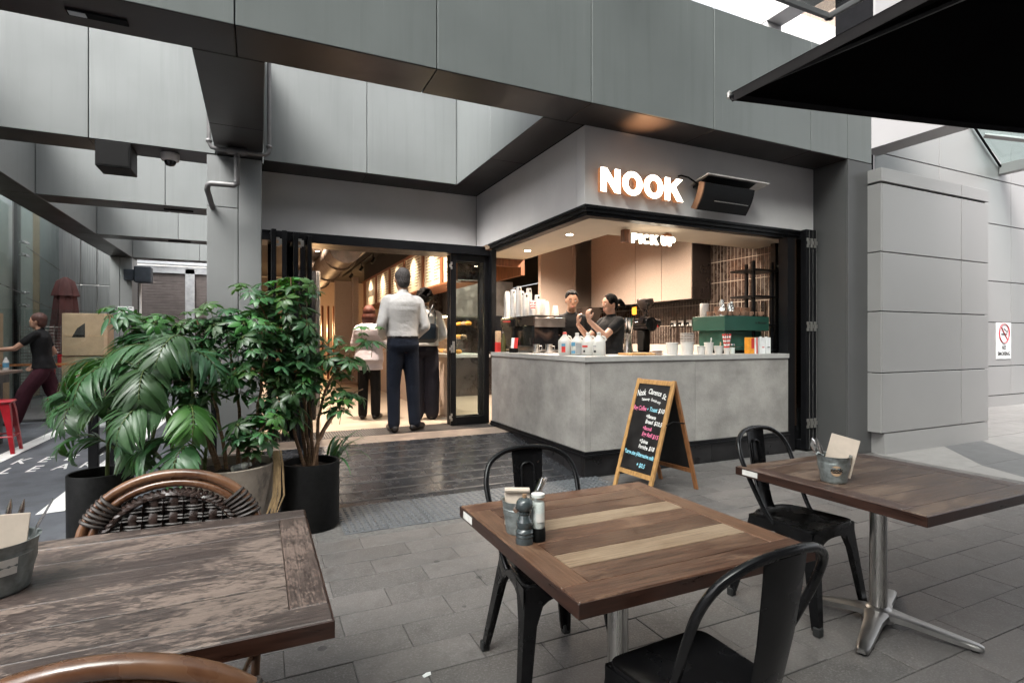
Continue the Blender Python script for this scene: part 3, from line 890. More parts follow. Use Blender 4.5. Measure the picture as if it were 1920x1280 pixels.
# canopy pieces up in the top right corner
fb = thing('portal_building', 'pale concrete portal frame rising above the front beam', 'building', (13.7, 11.5, 0))
g = G(); g.box(13.42, 14.02, 11.2, 12.1, 0, 11.25, c=.01); g.build('pier', 'far_building', fb, world=True)
g = G(); g.box(13.40, 14.04, 3.5, 12.12, 10.6, 11.5, c=.01); g.build('lintel', 'far_building', fb, world=True)
tb = thing('rear_building', 'pale rendered building behind the glass canopy', 'building', (34, 24, 0))
g = G(); g.box(26.2, 45, 20, 30, 0, 18.9); g.build('wall', 'far_building', tb, world=True)
for j in range(4):
    g = G(); g.box(26.2, 45, 19.985, 19.999, 4.6 * j + 3.0, 4.6 * j + 3.06); g.build('joint', 'panel_light', tb, world=True)
tw_ = thing('brown_tower', 'tall brown tower far behind the pale building', 'building', (52, 35, 0))
g = G(); g.box(46.5, 62, 30, 40, 0, 38); g.build('wall', 'far_brown', tw_, world=True)
for j in range(9):
    for i in range(6):
        g = G(); g.box(47.3 + 2.5 * i, 48.9 + 2.5 * i, 29.96, 29.99, 4 * j + 2, 4 * j + 4.6); g.build('window', 'glass_dark', tw_, world=True)
lf = thing('light_fascia', 'pale boxed beam projecting from the facade over the passage on the right', 'fascia', (9.2, 4, 4.41))
g = G(); g.box(9.0, 9.45, 2.0, 4.38, 4.41, 6.3, c=.006); g.build('box', 'panel_light', lf, world=True)
g = G(); g.box(9.0, 9.45, 4.39, 5.69, 4.41, 6.3, c=.006); g.build('box', 'panel_light', lf, world=True)
gc = thing('glass_awning', 'steel framed glass awning fixed to the pale facade at the right edge', 'awning', (13, 4, 5))
g = G(); g.box(13.30, 13.48, 1.5, 5.69, 4.60, 4.80, c=.005); g.build('gutter_beam', 'panel_light', gc, world=True)
g = G(); g.tube([(12.2, 5.66, 5.47), (13.34, 5.66, 4.72)], .022, 4); g.build('wall_flashing', 'joint_dark', gc, world=True)
g = G(); g.tube([(12.62, 5.62, 5.24), (13.34, 4.6, 4.82)], .05, 4); g.build('stay', 'panel_light', gc, world=True)
g = G(); g.add([(12.2, 5.68, 5.5), (13.4, 5.68, 4.82), (13.4, 1.5, 4.82), (12.2, 1.5, 5.5), (12.2, 5.68, 5.515), (13.4, 5.68, 4.835), (13.4, 1.5, 4.835), (12.2, 1.5, 5.515)], [(0, 1, 2, 3), (7, 6, 5, 4), (0, 4, 5, 1), (1, 5, 6, 2), (2, 6, 7, 3), (3, 7, 4, 0)]); g.build('pane', 'glass_green', gc, world=True)
# the flat glass canopy over the lane ends just above the front beam
oc = thing('overhead_canopy', 'flat fritted glass canopy over the lane, its corner above the front beam', 'canopy', (0, 0, 5.49))
xs_ = [-3.4, -1.4, .6, 2.6, 4.6, 6.6]
for i in range(5):
    for j in range(4):
        y0, y1 = -4.6 + 2.3 * j, -4.6 + 2.3 * (j + 1) - .02
        g = G(); g.box(xs_[i], xs_[i + 1] - .02, y0, y1, 5.50, 5.515); g.build('pane', 'glass_frit', oc, world=True)
for a_, b_ in (((-3.4, 4.6, 5.47), (6.66, 4.6, 5.47)), ((6.63, -4.6, 5.47), (6.63, 4.62, 5.47)), ((-3.4, -4.6, 5.47), (6.66, -4.6, 5.47))):
    g = G(); x0, x1 = sorted((a_[0], b_[0])); y0, y1 = sorted((a_[1], b_[1])); g.box(x0 - .025, x1 + .025, y0 - .025, y1 + .025, 5.43, 5.495); g.build('edge_frame', 'panel_column', oc, world=True)
for x in xs_[1:-1]:
    g = G(); g.box(x - .05, x + .03, -4.57, 4.57, 5.36, 5.494); g.build('bearer', 'panel_column', oc, world=True)
# ------------------------------------------------------------------ the cafe
XC, YC = 2.839, 4.429
cafe = thing('cafe_building', 'corner cafe with pale rendered fascia under the clad canopy', 'cafe', (4.4, 5.5, 0))
def cp(name, m, *boxes, c=0.0, par=None):
    g = G()
    for b in boxes: g.box(*b, c=c)
    return g.build(name, m, par or cafe, world=True)
cp('fascia', 'render_wall', (XC + .0, 6.097, YC, YC + .16, 2.626, ZB - .003))
cp('fascia', 'render_wall', (XC, XC + .16, YC + .164, 7.296, 2.626, ZB - .003))
cp('fascia', 'render_wall', (0.034, XC - .003, 7.303, 7.46, 2.606, ZB - .003))
g = G()
for d, z0, z1 in ((0.0, 2.60, 2.626), (.02, 2.565, 2.60), (.05, 2.53, 2.565)):
    g.box(XC + d, 6.09 , YC + d, YC + .15, z0, z1); 
g.build('head_frame', 'black_alu', cafe, world=True)
g = G()
for d, z0, z1 in ((0.0, 2.60, 2.626), (.02, 2.565, 2.60), (.05, 2.53, 2.565)):
    g.box(XC + d, XC + .15, YC + .153, 6.86, z0, z1)
g.build('head_frame', 'black_alu', cafe, world=True)
cp('head_frame', 'black_alu', (0.034, 2.88, 6.8, 6.95, 2.46, 2.53), (0.034, XC - .004, 6.95, 7.46, 2.50, 2.603))
cp('jamb', 'black_alu', (XC + .002, XC + .07, 6.74, 6.86, 1.162, 2.53))
cp('jamb', 'black_alu', (5.66, 5.78, YC + .01, YC + .13, .0, 2.53), (6.0, 6.09, YC + .02, YC + .14, 0, 2.53))
cp('jamb', 'bronze_alu', (5.785, 5.82, YC + .02, YC + .12, 0.3, 2.53), (5.96, 5.995, YC + .02, YC + .12, .3, 2.53))
# ceilings, walls
cp('ceiling', 'cream_ceiling', (XC + .151, 6.1, YC + .151, 5.22, 2.535, 2.60), (XC + .151, 3.65, 5.22, 7.4, 2.535, 2.60))
cp('ceiling', 'dark_ceiling', (XC + .16, 9, 4.6, 12, 3.25, 3.33))
cp('ceiling', 'dark_ceiling', (-.43, 9, 7.46, 20, 3.34, 3.4))
cp('bulkhead', 'timber_red', (3.6, 3.66, 7.4, 8.9, 2.3, 3.24), (2.99, 3.6, 7.4, 7.46, 2.42, 3.24))
cp('wall', 'laminate', (4.59, 5.25, 8.62, 8.72, ZS, 3.24))
cp('wall', 'laminate', (5.252, 5.32, 8.62, 9.0, ZS, 3.24), (5.32, 6.0, 8.92, 9.0, ZS, 3.24))
cp('wall', 'dark_steel', (2.99, 4.589, 10.4, 10.5, ZS, 3.24))
cp('side_wall', 'tile_grout', (6.03, 6.12, 4.62, 9.0, 0, 3.24))
# stacked brown tiles, 64 mm wide and 0.3 m tall
g = G()
for i in range(70):
    for j in range(7):
        y0 = 4.64 + .0625 * i; z0 = 1.25 + .3 * j
        if y0 > 8.95: continue
        g.box(6.0275, 6.03, y0, y0 + .0555, z0, z0 + .292)
g.build('wall_tiles', 'brown_tile', cafe, world=True, kind='stuff')
g = G()
for i in range(18):
    for j in range(8):
        g.box(3.2 + .07 * i, 3.266 + .07 * i, 10.3975, 10.4, 1.0 + .27 * j, 1.266 + .27 * j)
g.build('wall_tiles', 'brown_tile', cafe, world=True, kind='stuff')
cp('roof', 'joint_dark', (2.76, 9, 4.43, 7.29, 3.385, 3.46)); cp('roof', 'joint_dark', (-.43, 9, 7.28, 20, 3.402, 3.47))
# interior far shell
cp('wall', 'laminate', (-.43, 9, 19.9, 20, ZS, 3.34)); cp('wall', 'laminate', (-.42, -.36, 7.5, 19.9, ZS, 3.34)); cp('wall', 'dark_ceiling', (-.36, .03, 7.4, 7.5, ZS, 3.34))
cp('wall', 'dark_ceiling', (6.0, 9, 9.0, 9.1, ZS, 3.24)); cp('wall', 'dark_ceiling', (8.9, 9, 9.1, 20, ZS, 3.3))

cb = thing('wall_cabinet', 'row of speckled tan wall cabinets above the back bench', 'cabinet', (5.8, 7.2, 1.91))
for y0, y1 in ((6.006, 6.64), (6.65, 7.285), (7.295, 8.6)):
    g = G(); g.box(5.65, 5.67, y0, y1, 1.915, 3.24, c=.002); g.build('door', 'laminate', cb, world=True)
g = G(); g.box(5.672, 6.015, 6.0, 8.6, 1.91, 3.24); g.build('carcass', 'dark_steel', cb, world=True)
hood = thing('range_hood', 'sloping brushed steel panel beneath the cabinets behind the smiling barista', 'hood', (5.3, 8.5, 1.6))
g = G(); g.prism([(8.6, 1.9), (8.2, 1.9), (8.55, 1.35), (8.6, 1.35)], 'x', 5.33, 5.64); g.build('panel', 'dark_steel', hood, world=True)

# counter under the pick-up window
ct = thing('service_counter', 'board-marked concrete counter with pale worktop under the pick up sign', 'counter', (4, 4.8, 0))
cp('side_panel', 'concrete', (XC, XC + .06, YC + .001, 6.735, .245, 1.105), par=ct)
cp('front_panel', 'concrete', (XC + .062, 4.22, YC, YC + .06, .245, 1.105), par=ct)
cp('front_panel', 'concrete', (4.224, 5.655, YC, YC + .06, .245, 1.105), par=ct)
g = G(); g.prism([(XC - .012, YC - .012), (5.66, YC - .012), (5.66, 5.1), (3.55, 5.1), (3.55, 6.74), (XC - .012, 6.74)], 'z', 1.108, 1.158); g.build('worktop', 'worktop', ct, world=True)
cp('back_panel', 'black_alu', (XC + .08, 3.5, 4.6, 6.7, .2, 1.106), (3.5, 5.6, 4.6, 5.05, .2, 1.106), par=ct)
g = G(); g.box(XC - .018, 5.66, YC - .018, YC + .05, .215, .245); g.box(XC - .03, 5.66, YC - .03, YC + .05, .19, .215)
g.build('skirting', 'black_alu', ct, world=True)
g = G(); g.box(XC - .018, XC + .05, YC + .051, 6.735, .215, .245); g.box(XC - .03, XC + .05, YC + .051, 6.735, .19, .215)
g.build('skirting', 'black_alu', ct, world=True)
for i in range(7):
    x0 = XC - .01 + .404 * i
    cp('plinth_tile', 'black_tile', (x0, min(x0 + .4, 5.66), YC - .012, YC + .05, 0.0, .187), par=ct, c=.001)
for i in range(6):
    y0 = YC - .01 + .404 * i
    cp('plinth_tile', 'black_tile', (XC - .012, XC + .05, y0 + (.065 if i == 0 else 0), min(y0 + .4, 6.735), 0, .187), par=ct, c=.001)
# inside counter with the queue
ic = thing('order_counter', 'long pale counter inside where the queue stands', 'counter', (2.6, 11, ZS))
cp('front', 'laminate', (2.5, 2.56, 7.4, 16, ZS, 1.06), par=ic); cp('worktop', 'worktop', (2.46, 3.1, 7.4, 16, 1.062, 1.11), par=ic, c=.004)
dc = thing('display_case', 'glass pastry case on the inside counter seen through the door pane', 'display case', (2.8, 7.9, 1.11))
for z in (1.32, 1.52): cp('shelf', 'glass_clear', (2.55, 3.0, 7.5, 8.6, z, z + .012), par=dc)
cp('pane', 'glass_clear', (2.54, 2.548, 7.48, 8.62, 1.112, 1.68), par=dc); cp('pane', 'glass_clear', (2.55, 3.0, 7.48, 7.49, 1.112, 1.68), par=dc)
cp('light_strip', 'glow_strip', (2.56, 2.59, 7.52, 8.58, 1.665, 1.68), par=dc)
random.seed(9)
for i in range(16):
    z = (1.112, 1.332, 1.532)[i % 3]
    g = G(); g.ell((0, 0, .035), (.055, .04, .035), 10, 6)
    g.build('pastry', 'ceramic_tan' if i % 2 else 'orange', loc=(2.66 + .1 * (i % 3), 7.56 + .065 * i, z), label=['golden', 'orange'][1 - i % 2] + ' pastry on the ' + ['bottom', 'middle', 'top'][i % 3] + ' shelf of the lit case, ' + ['nearest the door', 'second', 'third', 'fourth', 'fifth', 'at the far end'][i // 3], cat='pastry', group='pastries in the glass case')

# ------------------------------------------------------------------ folding doors
def folding_panel(name, label, length, z0, z1, group, glassm='glass_clear', th=.05, fw=.075, hinge_side=-1):
    """A glazed door leaf in local x 0..length; y is its thickness."""
    d = thing(name, label, 'door', group=group)
    g = G()
    g.box(0, fw, -th / 2, th / 2, z0, z1, c=.003); g.box(length - fw, length, -th / 2, th / 2, z0, z1, c=.003)
    g.box(fw, length - fw, -th / 2, th / 2, z0, z0 + fw * 1.4, c=.002); g.box(fw, length - fw, -th / 2, th / 2, z1 - fw * 1.2, z1, c=.002)
    g.build('frame', 'black_alu', d)
    g = G(); g.box(fw, length - fw, -.005, .005, z0 + fw * 1.4, z1 - fw * 1.2); g.build('pane', glassm, d)
    return d
def hinge(par, x, y, z, sx=1.0):
    g = G()
    g.box(x - .022 * sx, x + .004, y - .012, y, z - .02, z + .02, c=.002); g.box(x, x + .022 * sx, y - .012, y, z + .012, z + .048, c=.002); g.box(x, x + .022 * sx, y - .012, y, z - .048, z - .012, c=.002)
    g.tube([(x + .002, y - .012, z - .05), (x + .002, y - .012, z + .05)], .006, 6)
    g.build('hinge', 'nickel', par)
# right leaf closed across the end of the opening
d = folding_panel('folding_door', 'glazed black door leaf standing closed beside the counter', 0.55, ZS + .01, 2.455, 'glazed doors of the entrance')
d.location = (2.30, 6.87, 0)
for z in (.3, 1.2, 2.3): hinge(d, .0, -.025, z)
g = G(); g.box(.02, .05, -.045, -.025, 1.15, 1.3, c=.003); g.tube([(.035, -.045, 1.16), (.035, -.07, 1.16), (.035, -.07, 1.24)], .007, 6); g.build('handle', 'nickel', d)
d = folding_panel('folding_door', 'second glazed black leaf folded behind the first beside the counter', 0.55, ZS + .01, 2.455, 'glazed doors of the entrance')
d.location = (2.30, 6.97, 0); d.rotation_euler = (0, 0, R(9))
# five leaves folded at the left, end on
for i, (x, ex) in enumerate(((.155, 6.62), (.262, 6.62), (.385, 6.62), (.455, 6.64), (.535, 6.68))):
    lab = ['folded black door leaf nearest the column', 'second folded black door leaf from the column', 'third folded black door leaf from the column', 'fourth folded black door leaf from the column', 'fifth folded black door leaf, nearest the open doorway'][i]
    d = folding_panel('folding_door', lab, .62, ZS + .01, 2.56 - .01 * i, 'glazed doors of the entrance')
    d.location = (x, ex, 0); d.rotation_euler = (0, 0, R(90 - (4 if i % 2 else -3)))
    if i in (0, 2):
        for z in (.35, 1.25, 2.42):
            g = G(); g.box(.012, .028, -.06, -.025, z - .05, z - .02); g.box(.012, .028, -.06, -.025, z + .02, z + .05); g.box(.006, .028, -.085, -.05, z - .035, z + .035, c=.003)
            g.build('hinge', 'nickel', d)
# three leaves folded at the right, end on
for i in range(3):
    d = folding_panel('folding_door', ['first', 'second', 'third'][i] + ' black leaf of the end-on stack at the dark right column' if i != 1 else 'middle black leaf of the end-on stack at the dark right column', .5, .02, 2.63, 'folded leaves at the right column')
    x = 5.905 + .062 * i
    d.location = (x, 4.36, 0); d.rotation_euler = (0, 0, R(90))
    g = G(); g.box(-.001, 0.0, -.03, -.027, .02, 2.63); g.build('seal', 'panel_light', d)
    for z in (.33, 1.48, 2.47):
        g = G(); g.box(-.014, 0, -.032, .012, z - .022, z + .022, c=.002); g.box(-.014, 0, -.012, .024, z + .02, z + .055, c=.002); g.box(-.014, 0, -.012, .024, z - .055, z - .02, c=.002)
        g.build('hinge', 'nickel', d)
fx = thing('fixed_window', 'narrow dark glazed panel between the counter end and the folded leaves', 'window', (5.86, 4.5, 0))
cp('pane', 'glass_dark', (5.821, 5.959, YC + .06, YC + .068, .5, 2.53), par=fx); cp('lower_panel', 'black_gloss', (5.821, 5.959, YC + .06, YC + .09, 0, .5), par=fx)

# ------------------------------------------------------------------ signs
ns = thing('illuminated_sign', 'glowing white NOOK letters on the rendered fascia', 'sign', (3.48, YC, 2.742))
LET = {
 'N': [(0, 0), (.062, 0), (.062, .125), (.16, 0), (.225, 0), (.225, .228), (.163, .228), (.163, .103), (.065, .228), (0, .228)],
 'K': [(0, 0), (.062, 0), (.062, .07), (.088, .1), (.155, 0), (.235, 0), (.135, .145), (.225, .228), (.145, .228), (.062, .14), (.062, .228), (0, .228)],
}
def letter_geo(poly, y0, y1, par, face, side, dx):
    g = G(); n = len(poly)
    g.prism(poly, 'y', y0 + .004, y1)
    a = g.build('letter', side, par); a.location = (dx, 0, 0)
    f = G(); f.add([(p[0], y0, p[1]) for p in poly] + [(p[0], y0 + .003, p[1]) for p in poly], [tuple(range(n)), tuple(range(2 * n - 1, n - 1, -1))] + [(k, n + k, n + (k + 1) % n, (k + 1) % n) for k in range(n)])
    b = f.build('lit_face', face, a)
    return a
def ring_letter(y0, y1, par, face, side, dx, rx, rz, th, n=40):
    def ringmesh(ya, yb):
        g = G()
        vs = []
        for k in range(n):
            a = 2 * PI * k / n; ca, sa = math.cos(a), math.sin(a)
            vs += [(rx + rx * ca, ya, rz + rz * sa), (rx + rx * ca, yb, rz + rz * sa), (rx + (rx - th) * ca, ya, rz + (rz - th * .82) * sa), (rx + (rx - th) * ca, yb, rz + (rz - th * .82) * sa)]
        fs = []
        for k in range(n):
            l = (k + 1) % n
            A, B = 4 * k, 4 * l
            fs += [(A, B, B + 2, A + 2), (A + 1, A + 3, B + 3, B + 1), (A, A + 1, B + 1, B), (A + 2, B + 2, B + 3, A + 3)]
        return g.add(vs, fs)
    a = ringmesh(y0 + .004, y1).build('letter', side, par); a.location = (dx, 0, -.003)
    ringmesh(y0, y0 + .003).build('lit_face', face, a)
    return a
x0 = 2.965 - 3.48
letter_geo(LET['N'], -.085, -.03, ns, 'glow_sign', 'sign_side', x0)
ring_letter(-.085, -.03, ns, 'glow_sign', 'sign_side', x0 + .25, .12, .117, .064)
ring_letter(-.085, -.03, ns, 'glow_sign', 'sign_side', x0 + .512, .12, .117, .064)
letter_geo(LET['K'], -.085, -.03, ns, 'glow_sign', 'sign_side', x0 + .778)

lamp('added_sign_glow', ns, (3.35, 4.17, 3.03), 22, (1, .55, .26), 'SPOT', R(84), .9, .05, (0, -.1, 1))  # added spot aimed up, puts the orange glow on the soffit above the letters

pk = thing('illuminated_sign', 'small glowing PICK UP sign hanging from the cafe ceiling', 'sign', (3.95, 4.84, 2.52))
g = G(); g.box(-.36, -.29, -.03, .05, -.14, 0, c=.004); g.build('bracket', 'timber_red', pk)
g = G(); g.box(.22, .29, -.03, .05, -.14, 0, c=.004); g.build('bracket', 'timber_red', pk)
g = G(); g.box(-.29, .22, .03, .045, -.1, -.03); g.build('rail', 'black_alu', pk)
def arcband(cx, cz, r0, r1, a0, a1, n=14, ex=1.0):
    P = [(cx + r1 * ex * math.cos(R(a0 + (a1 - a0) * k / n)), cz + r1 * math.sin(R(a0 + (a1 - a0) * k / n))) for k in range(n + 1)]
    return P, [(cx + r0 * ex * math.cos(R(a0 + (a1 - a0) * k / n)), cz + r0 * math.sin(R(a0 + (a1 - a0) * k / n))) for k in range(n + 1)]
def rect(x0, z0, x1, z1): return [(x0, z0), (x1, z0), (x1, z1), (x0, z1)]
GL = {'P': (.74, [rect(0, 0, .24, 1), rect(.24, .34, .42, .55), rect(.24, .79, .42, 1), arcband(.42, .67, .12, .33, -90, 90)]), 'I': (.24, [rect(0, 0, .24, 1)]),
      'C': (.8, [arcband(.42, .5, .26, .5, 48, 312, 20, .88)]), 'K': (.9, [[(0, 0), (.24, 0), (.24, .3), (.36, .44), (.6, 0), (.9, 0), (.53, .62), (.86, 1), (.56, 1), (.24, .62), (.24, 1), (0, 1)]]),
      'U': (.74, [rect(0, .37, .24, 1), rect(.5, .37, .74, 1), arcband(.37, .37, .13, .37, 180, 360)])}
xs, SX, SZ_ = -.28, .118, .105
for ch in 'PICK UP':
    if ch == ' ': xs += .03; continue
    wd, pcs = GL[ch]
    g = G()
    for q in pcs:
        if isinstance(q, tuple):
            po, pi = q
            for k in range(len(po) - 1): g.prism([(xs + p[0] * SX, -.147 + p[1] * SZ_) for p in (pi[k], po[k], po[k + 1], pi[k + 1])], 'y', -.06, -.035)
        else: g.prism([(xs + p[0] * SX, -.147 + p[1] * SZ_) for p in q], 'y', -.06, -.035)
    g.build('letter', 'glow_warm', pk)
    xs += wd * SX + .015
lamp('added_sign_glow', pk, (3.95, 4.72, 2.40), .05, (1, .72, .42), 'POINT', radius=.12)  # small added point lamp for the glow around the letters

# heater on the fascia
ht = thing('patio_heater', 'black curved electric heater bolted to the fascia beside the sign', 'heater', (4.5, YC, 2.62))
sec = [(-.02 - .20 * math.sin(a) * .6 - .1, .30 - .28 * (a / 1.5)) for a in [1.5 * k / 8 for k in range(9)]]
sec = [(-.25 - .022 * math.sin(PI * t) + .12 * t, .30 - .25 * t) for t in [k / 8 for k in range(9)]]
back = [(y + .07, z + .03) for y, z in sec][::-1]
g = G(); g.prism(sec + back, 'x', -.38, .30); g.build('body', 'heater_black', ht)
g = G(); g.prism([(y - .002, z) for y, z in sec] + back, 'x', -.398, -.382); g.build('end_cap', 'copper_trim', ht)
g = G(); g.prism([(y - .002, z) for y, z in sec] + back, 'x', .302, .318); g.build('end_cap', 'heater_black', ht)
g = G(); g.prism([(-.27, .385), (-.05, .345), (-.02, .33), (-.02, .345), (-.05, .36), (-.27, .398)], 'x', -.36, .52); g.build('rain_shield', 'pale_metal', ht)
g = G(); g.prism([(-.25, .375), (-.05, .30), (-.03, .30), (-.03, .325)], 'x', -.34, .34); g.build('shield_lining', 'heater_black', ht)
g = G(); g.box(-.2, -.14, -.09, 0, .14, .2); g.box(.08, .14, -.09, 0, .14, .2); g.build('bracket', 'heater_black', ht)
g = G(); g.tube([(-.52, -.005, .41), (-.5, -.03, .415), (-.42, -.05, .40), (-.35, -.09, .34), (-.33, -.1, .27)], .009, 6); g.build('cable', 'black_plastic', ht, True)
g = G()
for i in range(24): g.box(-.27 + .02 * i, -.262 + .02 * i, -.272, -.262, .115, .122)
g.build('grille_slots', 'nickel', ht, kind='stuff')

# ------------------------------------------------------------------ lamps of the cafe
def downlight(x, y, z, label, e=14, sp=140):
    d = thing('downlight', label, 'ceiling light', (x, y, z), group='round ceiling lights of the cafe')
    g = G(); g.lathe([(.055, 0), (.055, -.006), (.04, -.008)], 20, cap0=True, cap1=False); g.build('rim', 'cream_ceiling', d)
    g = G(); g.lathe([(.039, -.004), (.039, -.0065)], 20); g.build('lens', 'glow_lamp', d)
    lamp('beam', d, (x, y, z - .03), e, (1, .84, .68), 'SPOT', R(sp), .8, .03)
for x, y, z, e, lab in ((3.246, 5.392, 2.535, 32, 'ceiling light nearest the pick up sign corner'), (3.311, 6.603, 2.535, 36, 'ceiling light over the black espresso machine'),
                     (4.3, 6.9, 3.25, 190, 'ceiling light above the back bench'),
                     (4.9, 5.5, 3.2, 60, 'unseen ceiling light added to brighten the brown tiles'), (3.9, 7.6, 3.0, 110, 'ceiling light deep in the kitchen behind the cup stacks'), (3.75, 8.9, 3.0, 60, 'farthest kitchen ceiling light'),  # the one by the tiles is added out of sight to brighten that wall
                     (2.75, 8.25, 2.165, 8, 'ceiling light under the menu bulkhead by the bag carrier')):
    downlight(x, y, z, lab, e)
for i, (x, y) in enumerate(((1.25, 7.75), (1.0, 10.6), (1.2, 13), (1.2, 15.5))):
    downlight(x, y, 3.33, ['hall ceiling light just inside the doorway', 'second hall ceiling light inside', 'third hall ceiling light inside', 'farthest hall ceiling light inside'][i], [240, 170, 170, 170][i], 140)

# menu boards above the inside counter
mb_y = [7.71, 8.10, 9.17, 10.5, 11.8, 13.3, 14.77]
bk = thing('menu_bulkhead', 'timber bulkhead carrying the lit menu boards', 'bulkhead', (2.8, 11.2, 2.1))
cp('soffit', 'timber_red', (2.56, 3.0, 7.6, 15.2, 2.17, 2.2), par=bk); cp('backing', 'timber_red', (2.60, 2.66, 7.6, 15.2, 2.2, 2.9), par=bk); cp('top_rail', 'timber_red', (2.56, 2.6, 7.6, 15.2, 2.86, 2.9), par=bk)
cp('upper_panel', 'dark_ceiling', (2.62, 2.7, 7.6, 15.2, 2.9, 3.34), par=bk)
for i in range(6):
    y0, y1 = mb_y[i] + .07, mb_y[i + 1] - .07
    lab = ['nearest lit menu board, half hidden by the door post', 'lit menu board right of the tall man', 'lit menu board beside the tall man\'s head', 'lit menu board left of the tall man\'s head', 'fifth lit menu board from the door', 'farthest lit menu board with a dark emblem'][i]
    m = thing('menu_board', lab, 'menu board', (2.59, (y0 + y1) / 2, 2.2), group='lit menu boards')
    cp('face', 'menu_face', (2.585, 2.6, y0, y1, 2.205, 2.855), par=m)
    g = G(); random.seed(i)
    if i == 5:
        g.box(2.582, 2.5845, (y0 + y1) / 2 - .35, (y0 + y1) / 2 + .35, 2.42, 2.58)
    else:
        for c in range(2):
            for r in range(11):
                ya = y1 - .08 - c * (y1 - y0) * .5; L = (y1 - y0) * .4 * random.uniform(.5, 1)
                z = 2.81 - .052 * r
                g.box(2.582, 2.5845, ya - L, ya, z, z + .012)
    g.build('print', 'menu_ink', m, world=True, kind='stuff')
    g = G(); g.box(2.56, 2.6, mb_y[i] - .05, mb_y[i] + .05, 2.2, 2.86); g.build('divider', 'timber_red', m, world=True)
    sp = thing('track_spotlight', ['track spotlight aimed at the nearest menu board', 'second track spotlight from the door', 'third track spotlight from the door', 'fourth track spotlight from the door', 'fifth track spotlight from the door', 'farthest track spotlight from the door'][i], 'spotlight', (2.1, (y0 + y1) / 2, 2.95), group='track spotlights over the queue')
    Mx = Matrix.Translation((2.1, (y0 + y1) / 2, 2.92)) @ Matrix.Rotation(R(-145), 4, 'Y')
    g = G(); g.lathe([(.03, -.06), (.035, .06)], 12, M=Mx); g.tube([(2.1, (y0 + y1) / 2, 2.97), (2.1, (y0 + y1) / 2, 3.05)], .01, 6); g.build('can', 'black_plastic', sp, world=True)
    lamp('beam', sp, (2.16, (y0 + y1) / 2, 2.9), 22, (1, .82, .6), 'SPOT', R(75), 1.0, .05, (.42, 0, -.42))
tr = thing('lighting_track', 'black lighting track under the dark cafe ceiling', 'track', (2.1, 11, 3.05))
g = G(); g.box(2.08, 2.12, 7.5, 15.5, 3.05, 3.08); g.build('rail', 'black_plastic', tr, world=True)
g = G(); g.tube([(1.95, 7.5, 3.12), (1.95, 16, 3.12)], .035, 10); g.build('conduit', 'pipe_grey', tr, True, world=True)
dk = thing('air_duct', 'round wrapped air duct hanging under the cafe ceiling', 'duct', (1.2, 12, 2.95))
g = G(); g.tube([(.3, 8.4, 3.0), (1.0, 8.6, 3.02), (1.7, 8.6, 3.08), (2.0, 8.3, 3.12)], [.2, .19, .16, .14], 16); g.build('branch', 'duct_wrap', dk, True, world=True)
g = G(); g.tube([(1.35, 9.6, 2.9), (1.4, 18, 2.9)], .27, 18); g.build('trunk', 'duct_wrap', dk, True, world=True)
for k, y in enumerate((10.5, 12.5, 14.5)):
    g = G(); g.tube([(1.38 + .285 * math.cos(a), y, 2.9 + .285 * math.sin(a)) for a in [2 * PI * q / 20 for q in range(20)]], .018, 6, True); g.build('collar', 'duct_wrap', dk, world=True)
ac = thing('air_vent', 'pale ceiling air vent box inside the doorway', 'vent', (.6, 8.3, 2.9))
cp('box', 'duct_wrap', (.25, 1.05, 8.0, 9.4, 3.0, 3.3), par=ac)
g = G()
for i in range(9): g.box(.3 + .075 * i, .34 + .075 * i, 7.98, 9.38, 2.975, 3.0)
g.build('slats', 'joint_dark', ac, world=True, kind='stuff')
cab = thing('tall_cabinet', 'tall dark cabinet with a bright metal edge just inside the door', 'cabinet', (.6, 8.3, ZS))
cp('carcass', 'black_alu', (.45, .73, 8.2, 9.2, ZS, 2.3), par=cab); cp('edge_trim', 'steel', (.733, .80, 8.2, 8.25, ZS, 2.3), par=cab, c=.01)
kb = thing('kitchen_partition', 'tan laminate partition at the far end of the queue', 'partition', (1.9, 15, ZS))
cp('panel', 'laminate', (1.85, 2.3, 15.2, 15.3, ZS, 2.9), (2.3, 2.44, 15.0, 15.3, ZS, 3.0), par=kb)
sl_ = thing('slatted_screen', 'red timber slatted screen glowing at the far end of the cafe', 'screen', (1.5, 16.5, ZS))
for i in range(8):
    cp('slat', 'timber_red', (1.0 + .16 * i, 1.06 + .16 * i, 16.5, 16.6, ZS, 2.3), par=sl_)
lamp('screen_lamp', sl_, (1.5, 17.2, 1.6), 60, (1, .6, .28), 'POINT', radius=.2)
